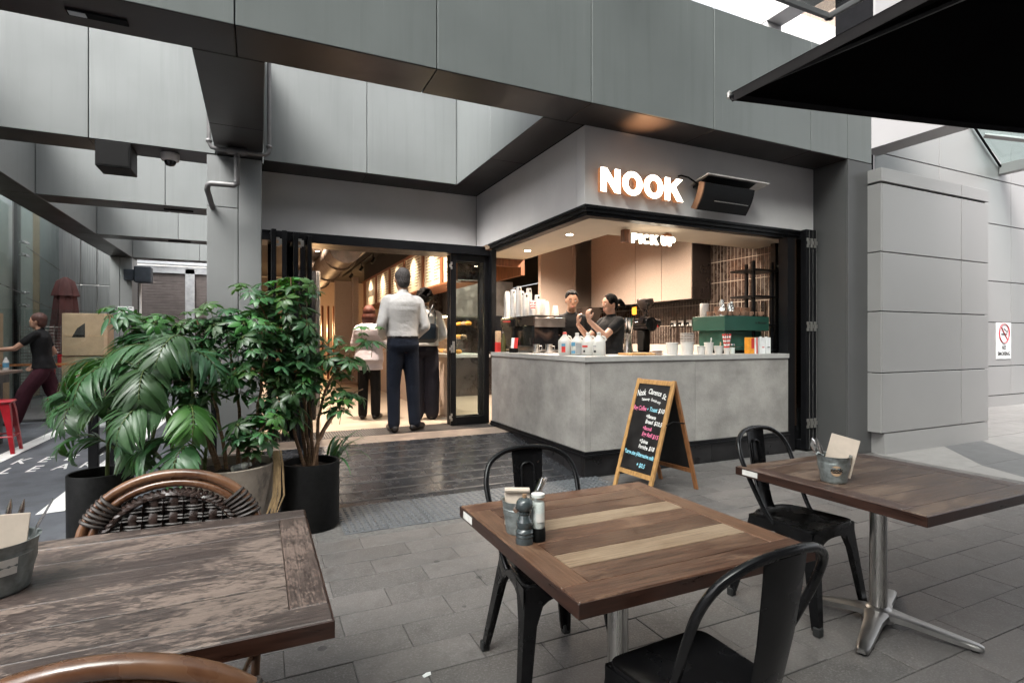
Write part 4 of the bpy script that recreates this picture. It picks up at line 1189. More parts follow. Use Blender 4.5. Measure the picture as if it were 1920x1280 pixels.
# ------------------------------------------------------------------ tables
def cafe_table(label, x0, x1, y0, y1, zt, woods, framem, along_x=True, base=True, sticker=True, bx=None):
    cx, cy = (x0 + x1) / 2, (y0 + y1) / 2
    t = thing('cafe_table', label, 'table', (cx, cy, 0), group='square cafe tables')
    hx, hy = (x1 - x0) / 2, (y1 - y0) / 2
    th, fw = .042, .085
    # frame boards around the planks
    for nm, b in (('frame_board', (-hx, hx, hy - fw, hy)), ('frame_board', (-hx, hx, -hy, -hy + fw)), ('frame_board', (-hx, -hx + fw, -hy + fw + .001, hy - fw - .001)), ('frame_board', (hx - fw, hx, -hy + fw + .001, hy - fw - .001))):
        g = G(); g.box(*b, zt - th + .001, zt, c=.003)
        lng = b[1] - b[0] > .5
        g.build(nm, framem[0] if lng else framem[1], t)
    # edging strip, a touch proud and dark
    for b in ((-hx - .004, hx + .004, hy, hy + .004), (-hx - .004, hx + .004, -hy - .004, -hy), (-hx - .004, -hx, -hy, hy), (hx, hx + .004, -hy, hy)):
        g = G(); g.box(*b, zt - th, zt - .003, c=.001); g.build('edging', 'wood_edge', t)
    n = len(woods)
    w_ = (2 * hy - 2 * fw - .002) / n
    random.seed(hash(label) % 7 if False else n + int(x0 * 10))
    for i, wm in enumerate(woods):
        a = hy - fw - .001 - w_ * i
        g = G(); g.box(-hx + fw + .0012, hx - fw - .0012, a - w_ + .0018, a - .0012, zt - th + .003, zt - random.uniform(.0004, .0016), c=.0012)
        o = g.build('plank', wm, t)
    g = G(); g.box(-hx + .06, hx - .06, -hy + .06, hy - .06, zt - th - .012, zt - th); g.build('under_board', 'wood_edge', t)
    if base:
        g = G(); g.lathe([(.036, .07), (.036, zt - th - .012)], 24); g.build('pedestal', 'steel', t, True)
        g = G(); g.lathe([(.075, .03), (.07, .055), (.05, .075), (.037, .085)], 24); g.build('hub', 'steel_cast', t, True, angle=60)
        for k in range(4):
            a = R(bx if bx is not None else 45) + k * PI / 2
            M = Matrix.Rotation(a, 4, 'Z')
            g = G()
            prof = [(.03, .052, .042, .075), (.12, .036, .035, .066), (.3, .028, .016, .042), (.36, .024, .012, .034), (.375, .016, .014, .028)]
            vs = []
            for x, hw, zl, zh in prof:
                for yy, z in ((-hw, zl), (hw, zl), (hw, zh - .008), (hw * .55, zh), (-hw * .55, zh), (-hw, zh - .008)):
                    vs.append(M @ Vector((x, yy, z)))
            fs = []
            m = 6
            for i in range(len(prof) - 1):
                for q in range(m):
                    r_ = (q + 1) % m
                    fs.append((i * m + q, i * m + r_, (i + 1) * m + r_, (i + 1) * m + q))
            fs.append(tuple(range(m))); fs.append(tuple((len(prof) - 1) * m + q for q in range(m)))
            g.add(vs, fs)
            ft = M @ Vector((.345, 0, 0))
            l = g.build('leg', 'steel_cast', t, True, angle=50)
            f = G(); f.lathe([(.016, 0), (.018, .013)], 12, (ft.x, ft.y, 0)); f.build('foot', 'rubber', l)
    if sticker:
        g = G(); g.box(-hx - .0055, -hx - .0045, hy - .13, hy - .04, zt - .034, zt - .008); g.build('number_sticker', 'sticker', t)
    return t

cafe_table('worn dark wooden table in the left foreground', -0.70, 0.15, 1.265, 2.13, .70, ['wood_grey'] * 5, ('wood_grey', 'wood_grey_y'), sticker=False)
cafe_table('brown plank table with two cream boards in the centre foreground', .705, 1.55, 1.125, 1.975, .684, ['wood_brown', 'wood_brown', 'wood_cream', 'wood_brown', 'wood_brown', 'wood_cream', 'wood_brown'], ('wood_brown', 'wood_frame'))
cafe_table('dark brown wooden table on a steel pedestal at the right', 2.19, 3.06, 1.147, 2.01, .684, ['wood_dark'] * 5, ('wood_dark', 'wood_dark_y'), bx=22)

# ------------------------------------------------------------------ pressed steel chairs, front towards -y, seat centre at the origin
def arc(p, q, r, n): return [p + (q - p) * i / n for i in range(n + 1)]
def metal_chair():
    t = thing('metal_chair', '', 'chair', group='black pressed steel chairs')
    SZ = .445
    # seat pan: rounded trapezoid with a rolled rim and a dished middle
    def outline(s, z):
        pts = []
        cs = [(-.175, -.18), (.175, -.18), (.155, .165), (-.155, .165)]
        rr = [.05, .05, .11, .11]
        for k in range(4):
            c = Vector(cs[k]) * s; r_ = rr[k] * s
            p, q = Vector(cs[k - 1]) * s, Vector(cs[(k + 1) % 4]) * s
            a, b = (p - c).normalized(), (q - c).normalized()
            for i in range(6):
                t_ = i / 5
                A, B = c + a * r_, c + b * r_
                pts.append((A * (1 - t_) ** 2 + c * 2 * t_ * (1 - t_) + B * t_ ** 2).to_tuple() + (z,))
        return pts
    g = G(); rings = [outline(1.02, SZ - .03), outline(1.035, SZ - .012), outline(1.02, SZ - .001), outline(.965, SZ), outline(.9, SZ - .007), outline(.5, SZ - .010), outline(.12, SZ - .011)]
    vs = [p for r_ in rings for p in r_]; n = len(rings[0]); fs = []
    for i in range(len(rings) - 1):
        for k in range(n):
            l = (k + 1) % n; fs.append((i * n + k, i * n + l, (i + 1) * n + l, (i + 1) * n + k))
    fs.append(tuple((len(rings) - 1) * n + k for k in range(n))); fs.append(tuple(range(n)))
    g.add(vs, fs); g.build('seat', 'chair_black', t, True, angle=60)
    # legs: folded sheet, wide at the top
    feet = {(-1, -1): (-.215, -.225), (1, -1): (.215, -.225), (-1, 1): (-.2, .245), (1, 1): (.2, .245)}
    tops = {(-1, -1): (-.17, -.172), (1, -1): (.17, -.172), (-1, 1): (-.145, .155), (1, 1): (.145, .155)}
    for s in feet:
        fx, fy = feet[s]; tx, ty = tops[s]
        g = G(); vs = []
        lv = [(0.02, 0.0, .017), (.06, .02, .019), (.3, .0, .026), (.40, .0, .042), (SZ - .012, .0, .05)]
        for z, _, hw in lv:
            q = z / (SZ - .012)
            cx, cy = fx + (tx - fx) * q, fy + (ty - fy) * q
            e = .014
            # L-shaped section: outer corner towards s, inner cut away
            ox, oy = cx + s[0] * .006, cy + s[1] * .006
            for a, b in ((0, 0), (-2 * hw, 0), (-2 * hw, -e), (-e, -e), (-e, -2 * hw), (0, -2 * hw)):
                vs.append((ox + s[0] * a, oy + s[1] * b, z))
        m = 6; fs = []
        for i in range(len(lv) - 1):
            for k in range(m):
                l = (k + 1) % m; fs.append((i * m + k, i * m + l, (i + 1) * m + l, (i + 1) * m + k))
        fs.append(tuple(range(m))); fs.append(tuple((len(lv) - 1) * m + k for k in range(m)))
        g.add(vs, fs)
        lg = g.build('leg', 'chair_black', t, False)
        f = G(); f.box(fx - s[0] * .008 - .017, fx - s[0] * .008 + .017, fy - s[1] * .008 - .017, fy - s[1] * .008 + .017, 0, .04, c=.004); f.build('foot', 'rubber', lg)
    # aprons with an arched lower edge
    def apron(p, q, zt, drop):
        P, Q = Vector(p), Vector(q); d = Q - P; nrm = Vector((-d.y, d.x)).normalized() * .006
        top, bot = [], []
        for i in range(13):
            s_ = i / 12
            a = P + d * s_
            h = drop * (abs(2 * s_ - 1) ** 3) + .038
            top.append((a, zt)); bot.append((a, zt - h))
        g = G(); vs = []
        for sgn in (-1, 1):
            for L in (top, bot):
                for a, z in L: vs.append((a.x + nrm.x * sgn, a.y + nrm.y * sgn, z))
        n = 13; fs = []
        for i in range(n - 1):
            fs += [(i, i + 1, n + i + 1, n + i), (2 * n + i, 3 * n + i, 3 * n + i + 1, 2 * n + i + 1), (i, 2 * n + i, 2 * n + i + 1, i + 1), (n + i, n + i + 1, 3 * n + i + 1, 3 * n + i)]
        g.add(vs, fs); g.build('apron', 'chair_black', t, True, angle=35)
        rim = G(); rim.tube([(a.x, a.y, z) for a, z in bot], .006, 6); rim.build('rolled_edge', 'chair_black', t, True)
    A, B, C, D = (-.178, -.178), (.178, -.178), (.150, .160), (-.150, .160)
    apron(A, B, SZ - .012, .12); apron(C, D, SZ - .012, .12); apron(B, C, SZ - .012, .12); apron(D, A, SZ - .012, .12)
    # hoop: from both seat sides, up and round the back
    pts = [(-.172, .02, SZ - .02), (-.178, .05, SZ + .02), (-.192, .10, SZ + .12), (-.207, .15, SZ + .235), (-.205, .178, SZ + .30), (-.18, .205, SZ + .355), (-.12, .225, SZ + .39), (-.06, .233, SZ + .402)]
    pts = pts + [(0, .236, SZ + .405)] + [(-x, y, z) for x, y, z in pts[::-1]]
    # Catmull-Rom smoothing
    def cr(P, sub=4):
        P = [Vector(p) for p in P]; out = []
        for i in range(len(P) - 1):
            p0, p1, p2, p3 = P[max(0, i - 1)], P[i], P[i + 1], P[min(len(P) - 1, i + 2)]
            for k in range(sub):
                s_ = k / sub
                out.append(.5 * ((2 * p1) + (p2 - p0) * s_ + (2 * p0 - 5 * p1 + 4 * p2 - p3) * s_ ** 2 + (3 * p1 - p0 - 3 * p2 + p3) * s_ ** 3))
        out.append(P[-1]); return out
    g = G(); g.tube(cr(pts), .0115, 10); g.build('back_hoop', 'chair_black', t, True)
    # splat
    g = G(); vs = []
    sec = [(SZ - .01, .150, .05), (SZ + .02, .168, .052), (SZ + .08, .188, .056), (SZ + .2, .212, .063), (SZ + .32, .229, .069), (SZ + .398, .238, .072)]
    for z, y, hw in sec:
        for x, dy in ((-hw, -.004), (-hw * .45, .006), (hw * .45, .006), (hw, -.004)):
            vs.append((x, y + dy - .002, z))
        for x, dy in ((hw, -.004), (hw * .45, .006), (-hw * .45, .006), (-hw, -.004)):
            vs.append((x, y + dy + .002, z))
    fs = []; m = 8
    for i in range(len(sec) - 1):
        for k in range(m):
            l = (k + 1) % m; fs.append((i * m + k, i * m + l, (i + 1) * m + l, (i + 1) * m + k))
    fs.append(tuple(range(m))); fs.append(tuple((len(sec) - 1) * m + k for k in range(m)))
    g.add(vs, fs); sp = g.build('splat', 'chair_black', t, True, angle=60)
    g = G(); g.tube(cr([(-.028, .195, SZ + .1), (-.03, .222, SZ + .29), (-.024, .229, SZ + .33), (0, .23, SZ + .34), (.024, .229, SZ + .33), (.03, .222, SZ + .29), (.028, .195, SZ + .1)], 3), .0045, 6); g.build('pressed_rib', 'chair_black', sp, True)
    return t
mc = metal_chair(); used = {}
def face(yaw): return R(yaw)
place(mc, (1.05, 1.90, 0), face(-4), 'black metal chair tucked behind the cream-striped table', used)
place(mc, (1.05, 1.07, 0), face(180 + 3), 'black metal chair nearest the camera, its back to us', used)
place(mc, (2.44, 1.86, 0), face(7), 'black metal chair tucked behind the steel pedestal table at the right', used)

# ------------------------------------------------------------------ rattan chairs, front towards -y
def rattan_chair():
    t = thing('rattan_chair', '', 'chair', group='rattan bistro chairs')
    SZ = .44
    def back(s, z, off=0.0): return (s, .2 + (z - SZ) * .16 + off, z)
    # arch of the back: half-ellipse width .285, springing at .62, top at .885
    def archp(w_, zt, zs, n, off=0.0, low=SZ - .02):
        P = [back(-w_, low, off), back(-w_, (low + zs) / 2, off)]
        for k in range(n + 1):
            a = PI - PI * k / n
            P.append(back(w_ * math.cos(a), zs + (zt - zs) * math.sin(a) ** .9 if math.sin(a) > 0 else zs, off))
        return P + [back(w_, (low + zs) / 2, off), back(w_, low, off)]
    g = G(); g.tube(archp(.275, .85, .62, 26), .0175, 12); g.build('outer_hoop', 'rattan', t, True)
    g = G(); g.tube(archp(.246, .82, .61, 26), .0135, 12); g.build('inner_hoop', 'rattan', t, True)
    # rope braid along the inner edge: two twisted strands
    base = archp(.216, .79, .6, 40)
    for ph in (0, PI):
        pts = []
        L = []
        for i in range(len(base) - 1):
            for k in range(5): L.append(Vector(base[i]).lerp(Vector(base[i + 1]), k / 5))
        for i, p in enumerate(L):
            a = ph + i * .55
            pts.append(p + Vector((math.cos(a) * .008, math.sin(a) * .009, math.sin(a) * .008)))
        g = G(); g.tube(pts, .0085, 6); g.build('braid', 'weave', t, True)
    # woven panel: flat vertical bands and round horizontal pairs, over and under
    def halfw(z):
        zs, zt, w_ = .60, .78, .205
        return w_ if z < zs else w_ * math.sqrt(max(0, 1 - ((z - zs) / (zt - zs)) ** 2))
    ns = 13
    for i in range(ns):
        x = -.186 + .372 * i / (ns - 1)
        zt = .60 + .175 * math.sqrt(max(0, 1 - (x / .205) ** 2))
        zz = [SZ - .01 + (zt - SZ + .01) * k / 30 for k in range(31)]
        pts = [Vector(back(x, z)) + Vector((0, .004 * math.sin(PI * ((z - SZ) / .028) + i * PI), 0)) for z in zz]
        g = G(); g.tube(pts, .0105, 6, flat=(1.25, .28)); g.build('strand', 'weave', t, True)
    z = SZ + .014; r_ = 0
    while z < .765:
        hw = halfw(z)
        if hw > .03:
            for dz in (-.0052, .0052):
                pts = [Vector(back(-hw + 2 * hw * k / 26, z + dz)) + Vector((0, .004 * math.sin(PI * (-hw + 2 * hw * k / 26 + .186) / .031 + r_ * PI + PI / 2 + PI), 0)) for k in range(27)]
                g = G(); g.tube(pts, .0042, 5); g.build('strand', 'weave_wrap', t, True)
        z += .028; r_ += 1
    g = G(); poly = [(-.2, SZ), (.2, SZ)] + [(.2 * math.cos(a), .60 + .17 * math.sin(a)) for a in [PI * k / 16 for k in range(17)]]
    vs = [back(x, z, .009) for x, z in poly] + [back(x, z, .012) for x, z in poly]; n_ = len(poly)
    g.add(vs, [tuple(range(n_)), tuple(range(2 * n_ - 1, n_ - 1, -1))] + [(k, n_ + k, n_ + (k + 1) % n_, (k + 1) % n_) for k in range(n_)]); g.build('rear_weave', 'weave', t)
    # bindings at the shoulders
    for s in (-1, 1):
        for k in range(6):
            a = R(24 + 4.0 * k)
            c = Vector(back(s * .262 * math.cos(a), .615 + .215 * math.sin(a)))
            d = Vector((s * math.cos(a), 0, math.sin(a) * .85)).normalized()
            pts = [c + d * (.038 * math.cos(q)) + Vector((0, .0225 * math.sin(q), 0)) for q in [2 * PI * j / 14 for j in range(14)]]
            g = G(); g.tube(pts, .0062, 6, True); g.build('binding', 'weave_wrap', t, True)
        g = G(); g.tube([back(s * .285, SZ - .02), (s * .27, .21, .2), (s * .255, .25, 0)], .015, 10); g.build('leg', 'rattan', t, True)
        g = G(); g.tube([(s * .235, -.2, SZ - .01), (s * .24, -.21, .2), (s * .235, -.225, 0)], .015, 10); g.build('leg', 'rattan', t, True)
        g = G(); g.tube([(s * .255, .23, .2), (s * .235, -.21, .2)], .01, 8); g.build('stretcher', 'rattan', t, True)
    g = G(); g.lathe([(.22, SZ - .05), (.245, SZ - .03), (.245, SZ - .012), (.225, SZ), (.02, SZ - .004)], 28, (0, 0, 0)); g.build('seat', 'weave', t, True)
    g = G(); g.tube([(.25 * math.cos(a), .25 * math.sin(a) * .92, SZ - .025) for a in [2 * PI * k / 30 for k in range(30)]], .016, 10, True); g.build('seat_ring', 'rattan', t, True)
    return t
rc = rattan_chair(); used2 = {}
place(rc, (-0.31, 1.97, 0), R(-10), 'brown rattan chair behind the worn dark table, in front of the plants', used2)
place(rc, (-0.17, 1.22, 0), R(180 - 10), 'brown rattan chair cut off by the bottom left edge', used2)

# ------------------------------------------------------------------ table things
def bucket(label, x, y, z, r0, r1, h, spec, rz=0.0):
    b = thing('cutlery_bucket', label, 'bucket', (x, y, z), rz, group='galvanised cutlery buckets')
    n = 36
    prof = [(r0 * .96, 0), (r0, .004)]
    for i in range(1, 25):
        q = i / 24
        r_ = r0 + (r1 - r0) * q
        if .5 < q < .82: r_ += .0018 * math.sin((q - .5) / .32 * 3 * 2 * PI)
        prof.append((r_, h * q))
    prof += [(r1 + .004, h + .001), (r1 + .004, h - .004 + .006), (r1 - .003, h), (r1 - .004, h * .6), (r0 - .004, .006)]
    g = G(); g.lathe(prof, n); g.build('pail', 'galvanised', b, True, angle=35)
    return b
def cutlery(par, kind, p, d, L=.2):
    P, D = Vector(p), Vector(d).normalized()
    g = G()
    side = D.cross(Vector((0, 0, 1))).normalized()
    if kind == 'knife':
        g.tube([P + D * (L * k / 8) for k in range(9)], [.003, .004, .004, .005, .0075, .0085, .009, .0085, .004], 6, flat=(1, .22))
        nm = 'knife'
    elif kind == 'spoon':
        g.tube([P + D * (L * k / 10) for k in range(11)], [.003, .003, .0035, .004, .004, .0045, .008, .016, .019, .015, .003], 8, flat=(1, .22)); nm = 'spoon'
    else:
        g.tube([P + D * (L * k / 8) for k in range(6)], [.003, .0035, .004, .004, .007, .013], 6, flat=(1, .2))
        up = P + D * (L * .63)
        for s in (-1.5, -.5, .5, 1.5):
            g.tube([up + side * (.0068 * s), up + D * (L * .38) + side * (.007 * s)], [.0022, .0014], 5)
        nm = 'fork'
    g.build(nm, 'chrome', par, True)
def napkin(par, M, w_, h_, fold=.012):
    g = G(); g.box(-w_ / 2, w_ / 2, -.004, .004, 0, h_, c=.0015, M=M); 
    g.build('napkin', 'napkin', par)

# bucket on the centre table
bk2 = bucket('galvanised bucket of cutlery beside the pepper mill', .783, 1.625, .684, .042, .056, .108, None)
napkin(bk2, Matrix.Translation((0, .012, .02)) @ Matrix.Rotation(R(-26), 4, 'Z') @ Matrix.Rotation(R(-8), 4, 'X'), .085, .116)
g = G(); g.tube([(-.036, .034, .134), (.038, -.002, .134)], .009, 8); g.build('napkin_fold', 'napkin', bk2, True)
for p, d in (((-.02, -.01, .02), (-.1, -.55, 1)), ((.02, -.02, .02), (.1, -.5, 1))): cutlery(bk2, 'spoon', p, d, .112)
for p, d, k in (((.01, .0, .03), (.42, -.1, .8), 'knife'), ((.015, .01, .03), (.36, -.12, .8), 'knife'), ((.02, .0, .03), (.5, -.05, .9), 'fork')): cutlery(bk2, k, p, d, .16)
pm = thing('pepper_mill', 'dark grey turned pepper mill on the centre table', 'pepper mill', (.757, 1.53, .684))
g = G(); g.lathe([(.028, 0), (.0285, .012), (.027, .018), (.0285, .024), (.027, .03), (.0285, .036), (.026, .042), (.022, .046)], 28); g.build('base', 'mill_grey', pm, True, angle=25)
g = G(); g.lathe([(.022, .046), (.026, .056), (.0255, .068), (.019, .08), (.0165, .088), (.019, .093), (.0185, .098)], 28); g.build('body', 'mill_grey', pm, True, angle=25)
g = G(); g.lathe([(.016, .098), (.024, .106), (.0275, .118), (.025, .131), (.017, .139), (.007, .142)], 28); g.build('head', 'mill_grey', pm, True)
g = G(); g.lathe([(.007, .140), (.007, .152)], 12); g.build('knob', 'cork', pm)
sb = thing('salt_grinder', 'clear salt grinder bottle with a black base on the centre table', 'salt grinder', (.807, 1.535, .684))
g = G(); g.lathe([(.024, 0), (.0245, .004), (.0235, .036), (.022, .04)], 24); g.build('grinder_base', 'black_plastic', sb, True)
g = G(); g.lathe([(.0195, .04), (.021, .046), (.021, .115), (.018, .122)], 24); g.build('salt', 'salt', sb, True)
g = G(); g.lathe([(.022, .04), (.0235, .05), (.0235, .12), (.02, .132), (.023, .136), (.023, .146)], 24); g.build('bottle', 'glass_clear', sb, True)
g = G(); g.lathe([(.0215, .137), (.0215, .1465), (.012, .148)], 20); g.build('cap', 'plastic_white', sb, True)
g = G()
for a in range(8):
    q0, q1 = R(228 + 9 * a), R(237 + 9 * a)
    g.quad((.0242 * math.cos(q0), .0242 * math.sin(q0), .062), (.0242 * math.cos(q1), .0242 * math.sin(q1), .062), (.0242 * math.cos(q1), .0242 * math.sin(q1), .09), (.0242 * math.cos(q0), .0242 * math.sin(q0), .09))
g.build('label', 'sticker', sb)
# bucket on the right table
bk3 = bucket('galvanised bucket with a brown paper sticker on the right table', 2.345, 1.605, .684, .051, .069, .118, None)
napkin(bk3, Matrix.Translation((.015, -.0, .03)) @ Matrix.Rotation(R(-52), 4, 'Z') @ Matrix.Rotation(R(-12), 4, 'X') @ Matrix.Rotation(R(14), 4, 'Y'), .115, .175)
for p, d, k in (((-.03, .02, .02), (-.16, .1, 1), 'fork'), ((-.02, .02, .02), (-.25, .15, 1), 'fork'), ((-.03, .0, .02), (-.3, .1, 1), 'knife'), ((-.025, .03, .02), (-.2, .2, 1), 'spoon')): cutlery(bk3, k, p, d, .175)
def cyl_label(par, nm, m, r0, r1, h, a0, a1, z0, z1, grow=.001, n=10, round_=False):
    g = G(); vs = []; fs = []
    rr = lambda z: r0 + (r1 - r0) * z / h + grow
    if round_:
        ac_, zc = (a0 + a1) / 2, (z0 + z1) / 2
        vs.append((rr(zc) * math.cos(ac_), rr(zc) * math.sin(ac_), zc))
        for k in range(20):
            q = 2 * PI * k / 20
            a = ac_ + (a1 - a0) / 2 * math.cos(q); z = zc + (z1 - z0) / 2 * math.sin(q)
            vs.append((rr(z) * math.cos(a), rr(z) * math.sin(a), z))
        fs = [(0, 1 + k, 1 + (k + 1) % 20) for k in range(20)]
    else:
        for k in range(n + 1):
            a = a0 + (a1 - a0) * k / n
            vs += [(rr(z0) * math.cos(a), rr(z0) * math.sin(a), z0), (rr(z1) * math.cos(a), rr(z1) * math.sin(a), z1)]
        fs = [(2 * k, 2 * k + 2, 2 * k + 3, 2 * k + 1) for k in range(n)]
    g.add(vs, fs); return g.build(nm, m, par)
ca = math.atan2(-1.605, -2.345) + .18
lb = cyl_label(bk3, 'sticker', 'kraft', .051, .069, .118, ca - .36, ca + .36, .036, .082, .0028, round_=True)
me = text_mesh('lettering', 'nook', .022, 'ink', 0, .0012, 'CENTER')
rL = .051 + .018 * .5 + .0045
put('lettering', me, lb, M=Matrix.Translation((rL * math.cos(ca), rL * math.sin(ca), .057)) @ Matrix.Rotation(ca + PI / 2, 4, 'Z') @ Matrix.Rotation(R(98), 4, 'X'))
cyl_label(lb, 'print_band', 'ink', .051, .069, .118, ca - .25, ca + .25, .049, .054, .0036)
# bucket on the left table, cut by the frame
bk1 = bucket('galvanised bucket with napkins and forks at the left edge', -.60, 1.76, .70, .075, .093, .125, None)
napkin(bk1, Matrix.Translation((.0, -.03, .05)) @ Matrix.Rotation(R(18), 4, 'Z') @ Matrix.Rotation(R(-14), 4, 'X') @ Matrix.Rotation(R(6), 4, 'Y'), .14, .14)
for p, d, k in (((.03, .02, .03), (.35, .1, .75), 'fork'), ((.02, .03, .02), (.12, .25, 1), 'spoon'), ((.0, .04, .02), (.05, .3, 1), 'spoon')): cutlery(bk1, k, p, d, .19)
a1_ = math.atan2(-1.76, .60) + .35
cyl_label(bk1, 'sticker', 'sticker', .075, .093, .125, a1_ - .22, a1_ + .22, .055, .095, .0028)

# ------------------------------------------------------------------ A-frame chalkboard
af = thing('chalkboard_sign', 'pine A-frame chalkboard listing takeaway specials on the paving', 'chalkboard', (3.19, 3.83, 0))
FR, FL, RRr, RL_ = Vector((2.90, 3.56, 0)), Vector((2.86, 4.01, 0)), Vector((3.52, 3.66, 0)), Vector((3.47, 4.11, 0))
TR, TL = Vector((3.225, 3.61, .965)), Vector((3.18, 4.06, .965))
def bar(par, nm, m, a, b, w1, w2, u):
    """A rectangular bar from a to b; u is the direction of its width w1, w2 its thickness."""
    a, b, u = Vector(a), Vector(b), Vector(u).normalized()
    t_ = (b - a).normalized(); v = t_.cross(u).normalized(); u = v.cross(t_).normalized()
    g = G(); vs = []
    for p in (a, b):
        for su, sv in ((-1, -1), (1, -1), (1, 1), (-1, 1)):
            vs.append(p + u * (su * w1 / 2) + v * (sv * w2 / 2))
    g.add(vs, [(0, 1, 2, 3), (7, 6, 5, 4), (0, 4, 5, 1), (1, 5, 6, 2), (2, 6, 7, 3), (3, 7, 4, 0)])
    inv = XF[par].inverted(); g.v = [tuple(inv @ Vector(p)) for p in g.v]
    return g.build(nm, m, par)
wdir = (TL - TR).normalized()
def at_(f, t_, q): return f + (t_ - f) * q
for F_, F2, m1 in ((FR, FL, 'pine'), (RRr, RL_, 'pine_dark')):
    bar(af, 'leg', m1, F_ + wdir * .018, TR + wdir * .018, .036, .02, wdir); bar(af, 'leg', m1, F2 - wdir * .018, TL - wdir * .018, .036, .02, wdir)
    for q in (.175, .975):
        bar(af, 'rail', m1, at_(F_, TR, q) + wdir * .036, at_(F2, TL, q) - wdir * .036, .04, .019, TR - F_)
    a, b = at_(F_, TR, .195) + wdir * .034, at_(F2, TL, .195) - wdir * .034
    c, d = at_(F2, TL, .955) - wdir * .034, at_(F_, TR, .955) + wdir * .034
    n_ = (b - a).cross(d - a).normalized() * .004
    g = G(); g.add([a - n_, b - n_, c - n_, d - n_, a + n_, b + n_, c + n_, d + n_], [(0, 1, 2, 3), (7, 6, 5, 4), (0, 4, 5, 1), (1, 5, 6, 2), (2, 6, 7, 3), (3, 7, 4, 0)])
    pn = g.build('writing_board', 'chalkboard', af, world=True)
    if F_ is FR: front_board = pn
g = G(); g.tube([at_(FR, TR, .62), (3.2, 3.62, .62), at_(RRr, TR, .62)], .006, 5); g.build('cord', 'black_plastic', af, world=True)
# chalk text: local frame on the front board (facing -x side)
ux = (at_(FR, TR, .195) - at_(FL, TL, .195)).normalized()      # reading direction
uy = (TR - FR).normalized()
uz = ux.cross(uy).normalized()
org = at_(FL, TL, .195)
BW = .376
def chalk(s, f0, f1, y, size, m, rot=0.0, off=.001):
    """A chalk line between two fractions of the board width."""
    me = text_mesh('chalk_line', s, size, m, 0, off, 'LEFT', .12)
    wd = max(v.co.x for v in me.vertices)
    M = Matrix(((ux.x, uy.x, uz.x, 0), (ux.y, uy.y, uz.y, 0), (ux.z, uy.z, uz.z, 0), (0, 0, 0, 1)))
    p = org + ux * (.037 + BW * f0) + uy * y + uz * .0095
    M = Matrix.Translation(p - Vector((3.19, 3.83, 0))) @ M @ Matrix.Rotation(R(rot), 4, 'Z') @ Matrix.Diagonal((BW * (f1 - f0) / wd, 1, 1, 1))
    o = put('chalk_line', me, front_board); o.matrix_local = M
    return o
W_, P_, B__ = 'chalk_white', 'chalk_pink', 'chalk_blue'
for q in (('Nook', .02, .3, .655, .082, W_, 9), ('Clarence', .36, .78, .69, .066, W_, -6), ('St.', .82, .95, .66, .066, W_, -14), ('Takeaway', .2, .46, .618, .034, W_, 6, .0006), ('Specials only', .5, .82, .63, .033, W_, -12, .0006),
          ('Reg Coffee', .0, .42, .53, .058, P_, 0), ('+', .445, .485, .535, .04, B__, 0), ('Toast', .52, .77, .535, .052, B__, -2), ('$10', .8, .99, .53, .056, W_, -2),
          ('+Banana', .46, .78, .475, .044, W_, -4), ('Bread', .48, .72, .425, .048, W_, -2), ('$10.5', .76, 1.0, .42, .05, W_, -4), ('+Bacon&', .44, .73, .37, .044, P_, -4), ('Egg Roll', .46, .78, .315, .05, P_, -3), ('$15', .8, .98, .305, .05, P_, -2),
          ('+Quinoa', .43, .7, .255, .044, W_, -4), ('Porridge', .44, .73, .205, .046, W_, -4), ('$18', .77, .94, .2, .052, W_, -3), ('*Large size (Alternative milk', .03, .98, .14, .048, B__, -3), ('+ $0.5', .5, .77, .045, .052, B__, -3)):
    chalk(*q)
# litter on the paving
ps = thing('paper_scrap', 'small white paper scrap on the paving at the bottom centre', 'litter', (.6, 2.08, .003), .4)
g = G(); g.prism([(-.02, -.008), (.012, -.012), (.022, .004), (.006, .012), (-.016, .008)], 'z', 0, .002); g.build('scrap', 'sign_white', ps)
# ------------------------------------------------------------------ planters
def pot(label, x, y, prof, m, inner, zsoil, n=40):
    p = thing('plant_pot', label, 'pot', (x, y, 0), group='plant pots by the entrance')
    g = G(); g.lathe(prof + inner, n); g.build('shell', m, p, True, angle=45)
    r_ = inner[-1][0] - .004
    g = G()
    vs = []; fs = []
    k = 24; rings = 5
    random.seed(int(abs(x) * 100))
    for i in range(rings):
        for j in range(k):
            q = (i + .02) / (rings - 1); a = 2 * PI * j / k
            vs.append((r_ * q * math.cos(a), r_ * q * math.sin(a), zsoil + random.uniform(-.008, .012)))
    for i in range(rings - 1):
        for j in range(k):
            l = (j + 1) % k; fs.append((i * k + j, i * k + l, (i + 1) * k + l, (i + 1) * k + j))
    g.add(vs, fs); g.build('soil', 'soil', p, True)
    return p
pot('weathered stone-coloured planter between the two black pots', -.17, 4.03, [(.17, 0), (.19, .01), (.245, .2), (.275, .42), (.282, .49), (.285, .505)], 'pot_stone', [(.28, .512), (.262, .508), (.255, .44)], .455)
pot('black cylinder pot beside the tactile strip', .335, 4.13, [(.188, 0), (.197, .012), (.2, .45), (.199, .458)], 'pot_black', [(.19, .46), (.182, .455), (.18, .36)], .40)
pot('black cylinder pot at the left beside the white road line', -.95, 4.42, [(.17, 0), (.178, .012), (.182, .44), (.18, .448)], 'pot_black', [(.172, .45), (.165, .445), (.163, .33)], .36)

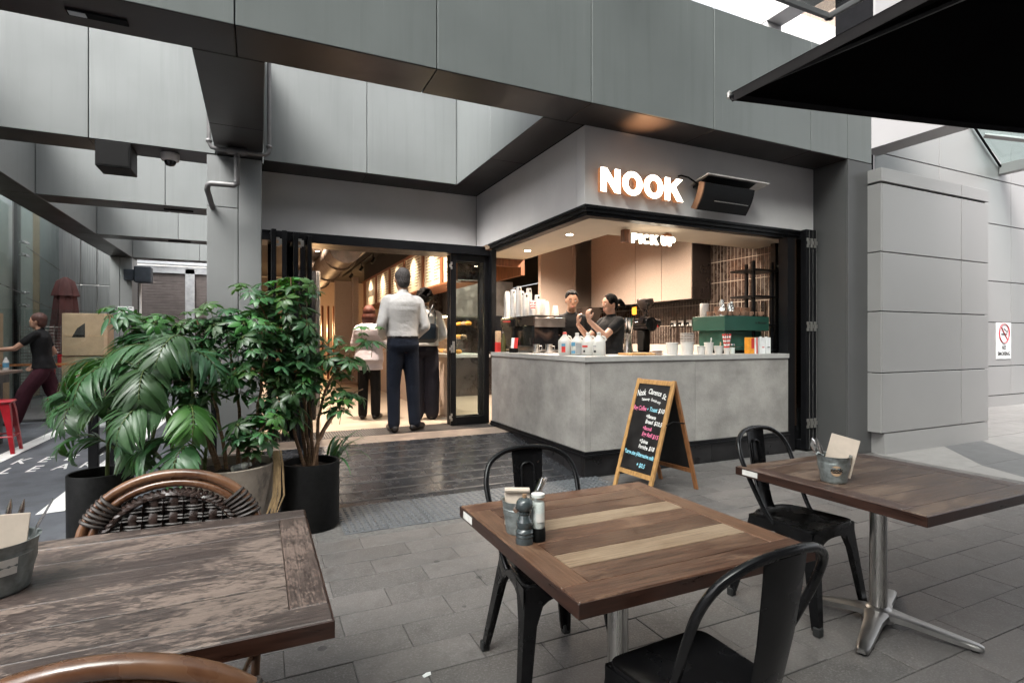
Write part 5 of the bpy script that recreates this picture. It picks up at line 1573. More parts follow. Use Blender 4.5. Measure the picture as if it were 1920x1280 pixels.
def leaflet(L, W, droop, fold, n=5, tip=.0):
    """A blade along +x: returns verts, faces."""
    vs = []; fs = []
    for i in range(n + 1):
        q = i / n
        wd = W * (math.sin(PI * min(1, q ** .75)) ** .75 if 0 < q < 1 else 0.0) + .0008
        x = L * q * (1 - .12 * droop * q); z = -droop * L * q * q * .6
        vs += [(x, -wd, z - fold * wd), (x, 0, z), (x, wd, z - fold * wd)]
    for i in range(n):
        a = 3 * i
        fs += [(a, a + 1, a + 4, a + 3), (a + 1, a + 2, a + 5, a + 4)]
    return vs, fs
def umbrella_leaf(seed, L=.11, n=7, W=.026):
    rnd = random.Random(seed); g = G()
    g.tube([(0, 0, -.11), (.004, 0, -.05), (0, 0, 0)], [.0025, .0018, .0015], 4, mi=1)
    for k in range(n):
        a = 2 * PI * (k + rnd.uniform(-.15, .15)) / n
        l = L * rnd.uniform(.75, 1.1)
        vs, fs = leaflet(l, W * rnd.uniform(.85, 1.1), rnd.uniform(.35, .8), rnd.uniform(.15, .5))
        M = Matrix.Rotation(a, 4, 'Z') @ Matrix.Rotation(R(rnd.uniform(-4, 14)), 4, 'Y') @ Matrix.Translation((.018, 0, 0))
        g.tube([(0, 0, 0), M @ Vector((.004, 0, 0))], .001, 3, mi=1)
        g.add([M @ Vector(v) for v in vs], fs)
    return g
UL = [umbrella_leaf(i, .088 + .016 * (i % 3), 6 + i % 4, .0175 + .003 * (i % 2)).mesh('leaf', ['leaf_umbrella', 'stem_green'], True, 80) for i in range(7)]
UY = [umbrella_leaf(40 + i, .08, 7, .019).mesh('leaf', ['leaf_young', 'stem_green'], True, 80) for i in range(3)]

def branchy(plant, stems, nleaf, seed, size=1.0, young_top=True, weights=None):
    """stems: list of polylines (local). Leaves are spread along the upper part of every stem."""
    rnd = random.Random(seed)
    segs = []
    for P in stems:
        P = [Vector(p) for p in P]
        g = G(); m = len(P)
        sub = []
        for i in range(m - 1):
            for k in range(4):
                sub.append(P[i].lerp(P[i + 1], k / 4) + Vector((rnd.uniform(-1, 1), rnd.uniform(-1, 1), 0)) * .006)
        sub.append(P[-1])
        g.tube(sub, [.0135 - .0095 * i / (len(sub) - 1) for i in range(len(sub))], 7)
        g.build('stem', 'stem', plant, True)
        segs.append(sub)
    for done in range(nleaf):
        sub = rnd.choices(segs, weights or [1] * len(segs))[0]
        q = rnd.uniform(.3, 1) ** .75
        i = min(len(sub) - 1, int(q * (len(sub) - 1)))
        p = sub[i]
        a = rnd.uniform(0, 2 * PI); out = rnd.uniform(.03, .17)
        d = Vector((math.cos(a) * out, math.sin(a) * out, rnd.uniform(-.02, .12)))
        tilt = rnd.uniform(.0, .85) * (out / .12)
        g = size * rnd.uniform(.55, 1.25)
        M = Matrix.Translation(p + d) @ Matrix.Rotation(a, 4, 'Z') @ Matrix.Rotation(min(1.2, tilt), 4, 'Y') @ Matrix.Rotation(rnd.uniform(0, 2 * PI), 4, 'Z') @ Matrix.Scale(g, 4)
        yg = young_top and q > .9 and rnd.random() < .6 or rnd.random() < .05
        put('leaf', rnd.choice(UY if yg else UL), plant, M=M)

def frond(seed, L, n, lw, ll, arch, vee=.5, dry=False):
    """A palm frond: rachis rising along +x and arching over; leaflets in two rows."""
    rnd = random.Random(seed); g = G()
    P = []; x = z = 0.0; ang = R(74)
    N = 16
    for i in range(N + 1):
        P.append(Vector((x, 0, z)))
        a = ang - arch * (i / N) ** 1.4
        x += L / N * math.cos(a); z += L / N * math.sin(a)
    g.tube(P, [.0055 - .0042 * i / N for i in range(N + 1)], 5, mi=1)
    i0 = .34
    for k in range(n):
        q = i0 + (1 - i0) * (k + .5) / n
        f = q * N; i = min(N - 1, int(f)); p = P[i].lerp(P[i + 1], f - i)
        t_ = (P[i + 1] - P[i]).normalized()
        l = ll * (math.sin(PI * (.25 + .68 * (q - i0) / (1 - i0))) ** .7) * rnd.uniform(.85, 1.08)
        for s in (-1, 1):
            vs, fs = leaflet(l, lw * rnd.uniform(.8, 1.15), rnd.uniform(.5, 1.25), rnd.uniform(.1, .4), 6)
            fwd = R(36 + 22 * (1 - q))
            side = Vector((0, s, 0)); up = t_.cross(side) * (1 if s < 0 else -1)
            if up.z < 0: up = -up
            dr = (t_ * math.cos(fwd) + side * math.sin(fwd) + up * rnd.uniform(-.1, .22) * vee).normalized()
            yv = up.cross(dr).normalized(); zv = dr.cross(yv)
            M = Matrix(((dr.x, yv.x, zv.x, p.x), (dr.y, yv.y, zv.y, p.y), (dr.z, yv.z, zv.z, p.z), (0, 0, 0, 1)))
            g.add([M @ Vector(v) for v in vs], fs)
    return g
def palm(plant, canes, seed):
    """canes: (x, y, height, fronds); every frond springs from the top of its cane and arches over."""
    rnd = random.Random(seed)
    k = 0
    for cx, cy, ch, fr in canes:
        g = G(); g.tube([(cx * .6, cy * .6, 0), (cx * .8, cy * .8, ch * .5), (cx, cy, ch)], [.013, .011, .009], 7); g.build('cane', 'stem_green', plant, True)
        for az, L, n, lw, ll, arch, lean in fr:
            g = frond(seed * 31 + k, L * 1.08, max(9, n - 3), lw * .66, ll * 1.02, R(arch)); k += 1
            o = g.build('frond', ['leaf_young' if rnd.random() < .05 else 'leaf_palm', 'stem_green'], plant, True, angle=80)
            o.matrix_local = Matrix.Translation((cx, cy, ch - .03 - rnd.uniform(0, .1))) @ Matrix.Rotation(R(az), 4, 'Z') @ Matrix.Rotation(R(lean), 4, 'Y') @ Matrix.Rotation(R(rnd.uniform(-14, 14)), 4, 'X')
# umbrella tree in the right black pot
up1 = thing('umbrella_plant', 'tall umbrella plant with bare woody stems in the black pot by the tactile strip', 'plant', (.335, 4.13, .40), group='potted plants by the entrance')
branchy(up1, [
    [(.0, .0, 0), (-.03, .0, .35), (-.08, .02, .75), (-.14, .02, 1.12), (-.13, .0, 1.36)],
    [(.03, .02, 0), (.0, .04, .4), (-.05, .05, .8), (-.06, .02, 1.1), (-.11, -.02, 1.28)],
    [(-.03, -.03, 0), (-.12, -.04, .32), (-.26, -.05, .66), (-.42, -.04, .92), (-.56, -.03, 1.08)],
    [(.04, -.01, 0), (.05, -.02, .35), (.12, -.04, .62), (.25, -.06, .82), (.38, -.08, .93)],
    [(.0, .04, 0), (.08, .05, .25), (.18, .0, .42), (.27, -.03, .52), (.36, -.05, .56)],
    [(.02, -.04, 0), (.05, -.06, .2), (.13, -.1, .36), (.2, -.12, .44)],
    [(-.02, .03, 0), (-.08, .06, .5), (-.2, .08, .85), (-.3, .06, 1.12), (-.36, .02, 1.22)],
], 235, 5, .95, True, [2, 1.6, 2.2, .7, .45, .3, 1.8])
gd = thing('grassy_plant', 'strappy dark green leaves arching over the ramp behind the black pot', 'plant', (.50, 4.42, 0), group='potted plants by the entrance')
rnd = random.Random(3)
for i in range(22):
    az = R(rnd.uniform(-85, 70)); L = rnd.uniform(.35, .6); el = R(rnd.uniform(50, 82)); pts = []; x = z = 0
    vs = []; fs = []; N = 8
    for k in range(N + 1):
        q = k / N; w_ = .011 * (1 - q) ** .6 + .001
        vs += [(x, -w_, z), (x, w_, z)]
        a = el - R(120) * q ** 1.3
        x += L / N * math.cos(a); z += L / N * math.sin(a)
    fs = [(2 * k, 2 * k + 1, 2 * k + 3, 2 * k + 2) for k in range(N)]
    g = G(); g.add(vs, fs); o = g.build('leaf', 'leaf_palm', gd, True); o.rotation_euler = (0, 0, az); o.location = (rnd.uniform(-.03, .03), rnd.uniform(-.03, .03), .30)
g = G(); g.lathe([(.05, 0), (.07, .28), (.068, .3)], 16); g.build('pot', 'pot_black', gd, True)
# plants of the stone pot: umbrella plant mass and a palm
up2 = thing('umbrella_plant', 'bushy dark umbrella plant in the stone-coloured planter', 'plant', (-.17, 4.03, .455), group='potted plants by the entrance')
branchy(up2, [
    [(.05, .05, 0), (.05, .08, .4), (.0, .1, .8), (-.06, .1, 1.04)],
    [(.08, -.02, 0), (.16, -.04, .35), (.2, -.05, .7), (.19, -.04, 1.0)],
    [(-.02, .05, 0), (-.08, .08, .4), (-.16, .1, .78), (-.2, .1, 1.0)],
    [(.1, .03, 0), (.26, .02, .25), (.36, .02, .46), (.42, .0, .66)],
    [(.06, -.08, 0), (.12, -.12, .2), (.22, -.16, .34)],
    [(-.08, .06, 0), (-.2, .12, .4), (-.34, .14, .75), (-.44, .14, 1.0)],
    [(-.06, .08, 0), (-.24, .18, .5), (-.5, .22, .85), (-.62, .22, 1.0)],
], 260, 8, .92, True)
pl1 = thing('palm_plant', 'broad-leaved parlour palm spreading from the left of the stone-coloured planter', 'plant', (-.34, 4.02, .44), group='potted plants by the entrance')
palm(pl1, [
    (-.12, -.04, .42, [(190, .62, 16, .021, .24, 150, 10), (235, .6, 16, .022, .24, 160, 12), (285, .55, 15, .022, .23, 165, 10), (150, .68, 16, .02, .24, 140, 8), (215, .5, 13, .024, .22, 185, 22)]),
    (-.22, .06, .62, [(180, .66, 17, .02, .24, 150, 10), (225, .64, 17, .021, .24, 155, 12), (265, .6, 16, .022, .24, 160, 12), (320, .6, 16, .02, .23, 150, 8), (120, .66, 16, .02, .23, 140, 6)]),
    (-.05, .02, .75, [(200, .6, 16, .019, .23, 145, 10), (160, .62, 16, .019, .23, 140, 8), (250, .58, 16, .02, .23, 155, 12), (90, .6, 16, .019, .22, 130, 6)]),
    (.04, -.1, .2, [(200, .5, 14, .022, .22, 165, 14), (245, .46, 13, .024, .22, 180, 20), (160, .52, 14, .021, .22, 150, 10)])], 3)
pl2 = thing('palm_plant', 'drooping palm in the left black pot hanging over the road line', 'plant', (-.93, 4.44, .36), group='potted plants by the entrance')
palm(pl2, [
    (.02, .0, .5, [(180, .42, 14, .0165, .17, 150, 6), (205, .42, 14, .017, .17, 160, 10), (150, .5, 15, .0165, .19, 140, 4), (300, .6, 16, .02, .24, 155, 10), (340, .66, 17, .02, .24, 145, 8), (250, .5, 14, .02, .21, 165, 12)]),
    (.18, .06, .72, [(190, .5, 16, .0175, .22, 145, 8), (230, .55, 16, .019, .22, 155, 12), (310, .62, 16, .02, .24, 150, 10), (0, .62, 16, .02, .24, 140, 6), (100, .6, 16, .018, .22, 130, 4), (275, .56, 15, .021, .23, 160, 12)]),
    (.34, .02, .62, [(200, .55, 16, .02, .23, 155, 12), (255, .56, 16, .021, .23, 160, 14), (300, .55, 15, .021, .23, 160, 12), (20, .6, 16, .02, .23, 140, 6)]),
    (.1, -.06, .25, [(195, .36, 11, .018, .16, 165, 12), (300, .48, 13, .021, .21, 170, 14), (165, .46, 13, .017, .19, 150, 8)])], 7)
dl = thing('dry_fronds', 'bundle of dry brown fronds hanging between the two right pots', 'plant', (.085, 3.93, 0), group='potted plants by the entrance')
rnd = random.Random(12)
for i in range(9):
    x = rnd.uniform(-.02, .03)
    g = G(); g.tube([(x + .02, .03, .58), (x + .03, -.03, .5), (x + .02 + rnd.uniform(-.01, .02), -.05, .3), (x - .03 + rnd.uniform(-.03, .03), -.06, rnd.uniform(.02, .14))], [.006, .007, .006, .001], 5, flat=(1, .35)); g.build('leaf', 'dry_leaf', dl, True)
tb = thing('discarded_bottle', 'small white pill-shaped bottle lying on the planter soil', 'bottle', (-.10, 3.90, .505), R(-25))
M = Matrix.Rotation(R(72), 4, 'Y')
g = G(); g.lathe([(.02, -.06), (.024, -.055), (.024, .03), (.014, .042)], 16, M=M); g.build('body', 'sticker', tb, True)
g = G(); g.lathe([(.014, .042), (.014, .062)], 12, M=M); g.build('cap', 'plastic_white', tb)
g = G(); g.lathe([(.0246, -.04), (.0246, .012)], 16, M=M, cap0=False, cap1=False); g.build('label', 'label_grey', tb, True)
# black steel planter rail behind the left pot
fr = thing('planter_rail', 'black steel rail behind the left black pot', 'railing', (-1.45, 6.5, 0))
for x, y in ((-1.45, 6.5), (-1.3, 6.45)):
    g = G(); g.box(x - .04, x + .04, y - .03, y + .03, 0, .95, c=.004); g.build('post', 'black_alu', fr, world=True)
g = G(); g.tube([(-1.42, 6.5, .22), (-1.3, 6.45, .30), (-1.18, 6.44, .30)], .028, 8); g.build('brace', 'black_alu', fr, True, world=True)
bn = thing('high_bench', 'reddish timber bar top seen behind the plants', 'bench', (-.1, 6.0, 0))
g = G(); g.box(-1.3, .5, 6.0, 6.35, .985, 1.03, c=.004); g.build('top', 'timber_red', bn, world=True)
for x in (-1.2, -.4, .4):
    g = G(); g.box(x - .025, x + .025, 6.1, 6.15, 0, .985); g.build('leg', 'black_alu', bn, world=True)
# ------------------------------------------------------------------ black market umbrella at the right
um = thing('market_umbrella', 'large black square umbrella over the right tables', 'umbrella', (3.25, -.2, 0))
apex = Vector((3.25, -.2, 3.0))
A_, B_, C_, D_ = Vector((1.81, 1.70, 2.36)), Vector((4.85, .96, 2.36)), Vector((4.6, -2.1, 2.36)), Vector((1.62, -1.4, 2.36))
for p, q in ((A_, B_), (B_, C_), (C_, D_), (D_, A_)):
    g = G(); N = 8; vs = []; fs = []
    for i in range(N + 1):
        for j in range(N + 1):
            e = p.lerp(q, j / N); s_ = i / N
            pt = e.lerp(apex, s_)
            sag = .05 * math.sin(PI * j / N) * (1 - s_)
            vs.append((pt.x, pt.y, pt.z - sag * .5))
    for i in range(N):
        for j in range(N):
            a = i * (N + 1) + j; fs.append((a, a + 1, a + N + 2, a + N + 1))
    g.add(vs, fs)
    vs2 = [(x, y, z + .004) for x, y, z in vs]
    g.add(vs2, fs)
    cn = g.build('canopy_panel', 'umbrella_fabric', um, True, world=True)
    g = G(); lip = [p.lerp(q, j / N) - Vector((0, 0, .025 * math.sin(PI * j / N))) for j in range(N + 1)]
    vs = []; fs = []
    inn = ((apex - (p + q) / 2) * Vector((1, 1, 0))).normalized() if False else Vector((apex.x - (p.x + q.x) / 2, apex.y - (p.y + q.y) / 2, 0)).normalized()
    for a in lip: vs += [tuple(a + Vector((0, 0, .002))), tuple(a + inn * .012 + Vector((0, 0, -.03))), tuple(a + inn * .015 + Vector((0, 0, -.03))), tuple(a + inn * .003 + Vector((0, 0, .002)))]
    for k in range(N):
        for m_ in range(4):
            n_ = (m_ + 1) % 4
            fs.append((4 * k + m_, 4 * k + n_, 4 * k + 4 + n_, 4 * k + 4 + m_))
    g.add(vs, fs); g.build('hem', 'umbrella_trim', cn, world=True)
    g = G(); g.tube([p + Vector((0, 0, -.012)), apex - Vector((0, 0, .06))], .012, 6); g.build('rib', 'black_alu', um, True, world=True)
g = G(); g.tube([(3.25, -.2, .05), (3.25, -.2, 3.0)], .03, 12); g.build('pole', 'black_alu', um, True, world=True)
g = G(); g.box(2.9, 3.6, -.55, .15, 0, .06, c=.01); g.build('base', 'black_alu', um, world=True)
g = G(); g.lathe([(.01, 0), (.012, .02), (.004, .03)], 8, (1.81, 1.70, 2.345)); g.build('tip', 'nickel', um, world=True)

# ------------------------------------------------------------------ fittings on the beams
pp = thing('drain_pipes', 'grey drain pipes meeting in a tee under the dark beam', 'pipe', (-.2, 6.6, 3.4))
g = G()
g.tube([(-.475, 6.55, 4.5), (-.475, 6.55, 3.40), (-.45, 6.55, 3.355), (-.40, 6.55, 3.345), (.07, 6.55, 3.345), (.10, 6.55, 3.37), (.105, 6.55, 3.42), (.105, 6.55, 4.5)], .022, 10); g.build('branch_pipe', 'pipe_grey', pp, True, world=True)
g = G(); g.tube([(-.21, 6.55, 3.345), (-.21, 6.55, 3.05), (-.21, 6.56, 3.0), (-.24, 6.58, 2.985), (-.46, 6.6, 2.985), (-.49, 6.62, 2.97), (-.50, 6.65, 2.93), (-.46, 6.9, 2.78)], .029, 10); g.build('main_pipe', 'pipe_grey', pp, True, world=True)
g = G(); g.tube([(-.30, 6.55, 3.345), (-.12, 6.55, 3.345)], .038, 12); g.build('tee_fitting', 'pipe_grey', pp, True, world=True)
for p in ((-.21, 6.55, 3.27), (-.30, 6.55, 3.345), (-.12, 6.55, 3.345), (-.475, 6.55, 3.42), (.105, 6.55, 3.44), (-.215, 6.56, 3.02)):
    g = G(); g.ell(p, (.034, .034, .026), 10, 6); g.build('coupling', 'pipe_grey', pp, True, world=True)
dc_ = thing('security_camera', 'white dome security camera under the pale beam', 'camera', (-.89, 7.08, ZB))
g = G(); g.lathe([(.09, 0), (.092, -.05), (.085, -.075), (.062, -.08)], 24); g.build('housing', 'camera_white', dc_, True)
g = G(); g.lathe([(.06, -.078), (.055, -.105), (.038, -.128), (.0, -.138)], 20); g.build('dome', 'camera_dome', dc_, True)
sbx = thing('wall_speaker', 'black box hanging from the pale beam', 'speaker', (-1.37, 7.0, ZB))
g = G(); g.box(-.155, .155, -.13, .2, -.27, 0, c=.006); g.build('cabinet', 'black_plastic', sbx)
g = G(); g.box(-.135, .135, -.135, -.131, -.25, -.03); g.build('grille', 'black_plastic', sbx)
ln = thing('slot_light', 'dark recessed slot light in the underside of the long beam', 'light fitting', (-.93, 4.26, ZB))
g = G(); g.box(-.16, .16, -.035, .035, -.012, 0); g.build('housing', 'joint_dark', ln)
g = G(); g.box(-.15, -.06, -.025, .025, -.015, -.012); g.build('lamp', 'pale_grey', ln)
for x, y, lab in ((-1.15, 10.08, 'slot light under the second cross beam'), (-1.5, 13.25, 'slot light under the third cross beam')):
    ln = thing('slot_light', lab, 'light fitting', (x, y, ZB))
    g = G(); g.box(-.2, .2, -.04, .04, -.012, 0); g.build('housing', 'joint_dark', ln)

# ------------------------------------------------------------------ left side of the yard
gf = thing('glass_facade', 'glass facade with point fixings along the left of the yard', 'facade', (-4.5, 12, 0))
XG = -4.4
for y0, y1, m in ((4.0, 14.5, 'stone_pale'), (14.52, 14.94, 'shutter'), (14.96, 15.62, 'stone_pale'), (15.64, 16.05, 'card'), (16.07, 17.19, 'brushed_clad')):
    g = G(); g.box(XG - .5, XG - .2, y0, y1, 0, 4.9); g.build('wall_bay', m, gf, world=True)
for y0, y1 in ((6.2, 10.3), (10.33, 14.4), (14.44, 16.6)):
    g = G(); g.box(XG, XG + .012, y0, y1, .05, 4.9); g.build('pane', 'glass_facade', gf, world=True)
for y in (10.315, 14.42):
    g = G(); g.box(XG - .14, XG - .08, y - .04, y + .04, 0, 4.9); g.build('mullion', 'black_alu', gf, world=True)
    for z in (2.03, 2.30, 3.07, 3.33):
        g = G(); g.tube([(XG - .1, y, z), (XG - .02, y, z), (XG + .06, y, z)], [.02, .02, .035], 8); g.tube([(XG + .03, y - .2, z), (XG + .03, y + .2, z)], .022, 6); g.build('point_fixing', 'chrome', gf, True, world=True)
for y0, y1, z0, z1 in ((14.5, 16.6, 3.25, 3.0), (6.0, 14.4, 3.1, 2.25), (14.5, 16.6, 2.2, 2.0)):
    g = G(); g.tube([(XG + .03, y0, z0), (XG + .03, y1, z1)], .008, 5); g.build('tension_rod', 'dark_steel', gf, world=True)
cw = thing('metal_cladding', 'tall brushed metal cladding behind the closed umbrella', 'wall', (-4, 17.3, 0))
for i, (x0, x1) in enumerate(((-4.95, -4.12), (-4.1, -3.78), (-3.76, -3.34))):
    for z0, z1 in ((0, 2.72), (2.735, 6)):
        g = G(); g.box(x0, x1, 17.2, 17.4, z0, z1, c=.01); g.build('sheet', 'brushed_clad', cw, world=True)
cu = thing('closed_umbrella', 'closed maroon umbrella standing by the metal cladding', 'umbrella', (-3.85, 15.0, 0))
n = 14
def fold(prof, mseed, dz=0.0):
    vs = []; fs = []; N = 28
    for r_, z in prof:
        for k in range(N):
            a = 2 * PI * k / N
            rr = r_ * (1 + .16 * math.cos(a * 7 + mseed))
            vs.append((rr * math.cos(a), rr * math.sin(a), z))
    for i in range(len(prof) - 1):
        for k in range(N):
            l = (k + 1) % N; fs.append((i * N + k, i * N + l, (i + 1) * N + l, (i + 1) * N + k))
    return vs, fs
g = G(); vs, fs = fold([(.3, 1.0), (.26, 1.4), (.21, 1.9), (.17, 2.35), (.1, 2.6), (.02, 2.66)], 0); g.add(vs, fs); g.build('canopy', 'maroon_fabric', cu, True, angle=60)
g = G(); vs, fs = fold([(.23, 2.28), (.2, 2.4), (.15, 2.6), (.03, 2.7)], .6); g.add(vs, fs); g.build('top_cape', 'maroon_fabric', cu, True, angle=60)
g = G(); g.tube([(0, 0, 0), (0, 0, 1.3)], .03, 10); g.build('pole', 'dark_steel', cu, True)
g = G(); g.box(-.25, .25, -.25, .25, 0, .06); g.build('base', 'dark_steel', cu)
# rear gates
gt = thing('roller_gate', 'dark slatted roller gates with pale frames at the back of the yard', 'gate', (-1.8, 19, 0))
for x0, x1 in ((-3.2, -2.0), (-1.75, -.6), (-.35, .9)):
    z = .1
    while z < 3.28:
        g = G(); g.box(x0, x1, 19.0, 19.02, z, z + .075, c=.006); o = g.build('slat', 'shutter', gt, world=True); z += .082
for x0, x1 in ((-3.32, -3.2), (-2.0, -1.75), (-.6, -.35)):
    g = G(); g.box(x0, x1, 18.95, 19.06, 0, 3.45, c=.005); g.build('frame_post', 'shutter_frame', gt, world=True)
g = G(); g.box(-3.25, .95, 19.03, 19.05, 0, 3.3); g.build('backing', 'shutter', gt, world=True)
g = G(); g.box(-3.32, 1, 18.95, 19.06, 3.3, 3.5, c=.005); g.build('head_rail', 'shutter_frame', gt, world=True)
g = G(); g.box(-3.4, 1, 18.9, 19.2, 3.56, 3.72); g.box(-3.4, 1, 19.05, 19.2, 3.8, 3.86); g.build('cable_tray', 'pale_grey', gt, world=True)
bwl = thing('rear_wall', 'grey wall closing the yard behind the gates', 'wall', (-2, 20, 0))
g = G(); g.box(-9, 3, 20.5, 20.7, 0, 5.2); g.build('wall', 'stone_pale', bwl, world=True)
sp_ = thing('wall_speaker', 'blue-grey speaker on a bracket beside the far column', 'speaker', (-2.6, 16.3, 2.95))
g = G(); g.box(-.2, .16, -.16, .14, -.2, .2, c=.02); g.build('cabinet', 'speaker_blue', sp_)
g = G(); g.box(-.42, -.2, -.1, .05, -.15, .12, c=.01); g.build('bracket', 'speaker_blue', sp_)
wp = thing('down_pipe', 'thin white down pipe beside the far column', 'pipe', (-2.75, 16.6, 0))
g = G(); g.tube([(-2.72, 16.5, 0), (-2.72, 16.5, 2.75)], .03, 8); g.build('pipe', 'plastic_white', wp, True, world=True)
# low glass barrier, boxes, wire crate, furniture by the woman
gb = thing('glass_barrier', 'low clear glass barrier behind the walking woman', 'barrier', (-3.4, 12.3, 0))
for x0, x1 in ((-5.2, -3.75), (-3.72, -2.6)):
    g = G(); g.box(x0, x1, 12.3, 12.315, .15, 1.86); g.build('pane', 'glass_clear', gb, world=True)
g = G(); g.box(-5.2, -2.6, 12.29, 12.325, .86, .9); g.build('rail', 'pine_dark', gb, world=True)
def cbox(label, x, y, z, w_, d_, h_, rz=0, mark=False):
    b = thing('cardboard_box', label, 'box', (x, y, z), rz, group='cardboard boxes behind the glass barrier')
    g = G(); g.box(-w_ / 2, w_ / 2, -d_ / 2, d_ / 2, 0, h_, c=.006); g.build('carton', 'card', b)
    g = G(); g.box(-w_ / 2 + .004, w_ / 2 - .004, -d_ / 2 - .003, -d_ / 2 - .001, h_ * .46, h_ * .49); g.build('tape', 'kraft', b)
    if mark:
        g = G(); g.prism([(-.2, .35), (.0, .35), (.0, .62), (-.12, .52)], 'y', -d_ / 2 - .003, -d_ / 2 - .001); g.build('print', 'ink', b)
cbox('upper cardboard box with a black print', -2.98, 13.0, 1.02, .7, .5, .8, 0, True)
cbox('lower cardboard box under the printed one', -2.97, 13.02, 0.15, .74, .5, .865)
cbox('cardboard box leaning at the far left behind glass', -4.75, 13.1, .9, .8, .5, .92, .1)
cbox('lower cardboard box at the far left behind glass', -4.7, 13.1, .02, .85, .5, .87, 0)
wc = thing('wire_crate', 'tall white wire crate left of the cardboard boxes', 'crate', (-3.7, 13.0, .3))
for i in range(22):
    g = G(); g.tube([(-.26, -.2, .06 * i), (.24, -.2, .06 * i), (.24, .2, .06 * i), (-.26, .2, .06 * i)], .004, 4, True); g.build('wire', 'dark_steel', wc)
for x, y in ((-.26, -.2), (.24, -.2), (.24, .2), (-.26, .2), (-.1, -.2), (.07, -.2)):
    g = G(); g.tube([(x, y, -.28), (x, y, 1.3)], .006, 5); g.build('upright', 'pipe_grey', wc)
bt = thing('bar_table', 'dark bar table at the left edge with a wooden top', 'table', (-3.3, 8.75, 0))
g = G(); g.box(-.75, .52, -.35, .35, .90, .935, c=.004); g.build('top', 'wood_dark', bt)
g = G(); g.box(-.7, .4, -.3, .3, .78, .9); g.build('apron', 'black_alu', bt)
for x, y in ((.3, -.25), (.3, .25), (-.65, -.25), (-.65, .25)):
    g = G(); g.box(x - .04, x + .04, y - .04, y + .04, 0, .78); g.build('leg', 'black_alu', bt)
def stool(label, x, y, rz=0):
    s = thing('bar_stool', label, 'stool', (x, y, 0), rz, group='red metal stools')
    g = G(); g.box(-.15, .15, -.15, .15, .58, .615, c=.02); g.build('seat', 'red_paint', s, True, angle=60)
    for sx in (-1, 1):
        for sy in (-1, 1):
            g = G(); vs = []
            for z, c_, hw in ((0, .195, .018), (.3, .165, .026), (.5, .145, .04), (.582, .13, .045)):
                for a, b in ((0, 0), (-2 * hw, 0), (-2 * hw, -.012), (-.012, -.012), (-.012, -2 * hw), (0, -2 * hw)):
                    vs.append((sx * (c_ + a), sy * (c_ + b), z))
            fs = [(i * 6 + k, i * 6 + (k + 1) % 6, i * 6 + 6 + (k + 1) % 6, i * 6 + 6 + k) for i in range(3) for k in range(6)] + [tuple(range(6)), tuple(range(18, 24))]
            g.add(vs, fs); g.build('leg', 'red_paint', s)
    for a, b in (((-.17, -.17), (.17, -.17)), ((.17, -.17), (.17, .17)), ((.17, .17), (-.17, .17)), ((-.17, .17), (-.17, -.17))):
        g = G(); g.tube([(a[0], a[1], .2), (b[0], b[1], .2)], .01, 6); g.build('rung', 'red_paint', s)
stool('red metal stool under the bar table, nearer the plants', -2.77, 8.3, .1)
stool('red metal stool cut off by the left edge', -3.25, 7.95, .2)
rs = thing('red_chair', 'red chair back behind the walking woman', 'chair', (-3.3, 12.9, -.15))
g = G(); g.box(-.14, .14, 0, .03, .95, 1.2, c=.012); g.build('backrest', 'red_paint', rs, True)
g = G(); g.box(-.2, .2, -.38, 0, .62, .66, c=.012); g.build('seat', 'red_paint', rs, True)
for x, y in ((-.18, 0), (.18, 0), (-.18, -.36), (.18, -.36)):
    g = G(); g.tube([(x, y + .015, 0), (x, y + .015, 1.0 if y == 0 else .63)], .014, 6); g.build('leg', 'red_paint', rs)
def gchair(label, x, y, rz):
    s = thing('garden_chair', label, 'chair', (x, y, 0), rz, group='pale grey yard chairs')
    g = G(); g.lathe([(.2, .44), (.215, .455), (.2, .465), (.01, .455)], 24); g.build('seat', 'pale_grey', s, True)
    for a in range(4):
        q = PI / 4 + a * PI / 2
        g = G(); g.tube([(.16 * math.cos(q), .16 * math.sin(q), .45), (.22 * math.cos(q), .22 * math.sin(q), 0)], .018, 8); g.build('leg', 'pale_grey', s, True)
    g = G(); g.tube([(-.2, .1, .45), (-.22, .2, .72), (0, .27, .78), (.22, .2, .72), (.2, .1, .45)], .016, 8); g.build('backrest', 'pale_grey', s, True)
gchair('pale grey yard chair behind the hanging palm', -2.05, 9.6, .3)
gchair('pale grey yard chair behind the walking woman', -2.75, 10.9, -.4)
yt = thing('yard_table', 'pale grey round table behind the palm leaves', 'table', (-2.2, 10.3, 0))
g = G(); g.lathe([(.38, .72), (.39, .735), (.38, .75)], 28); g.build('top', 'pale_grey', yt, True)
g = G(); g.lathe([(.25, 0), (.25, .02), (.04, .05), (.035, .72)], 20); g.build('stand', 'pale_grey', yt, True)
sf = thing('step', 'pale platform edge at the back of the yard', 'step', (-3.5, 11.5, 0))
g = G(); g.box(-6, -2.3, 11.2, 16, -.03, .05, c=.01); g.build('kerb', 'grey_stone', sf, world=True)
# facade across the lane, behind the camera: it shades the front of the canopy and shows in reflections
ob = thing('street_facade', 'dark office facade across the lane behind the viewer', 'building', (2, -9, 0))
g = G(); g.box(-16, 22, -10.5, -9, 0, 16); g.build('wall', 'panel_column', ob, world=True)
for i in range(12):
    for j in range(4):
        g = G(); g.box(-14.5 + 3 * i, -12.6 + 3 * i, -9.0, -8.97, 1.2 + 3.6 * j, 3.6 + 3.6 * j); g.build('window', 'black_gloss', ob, world=True)
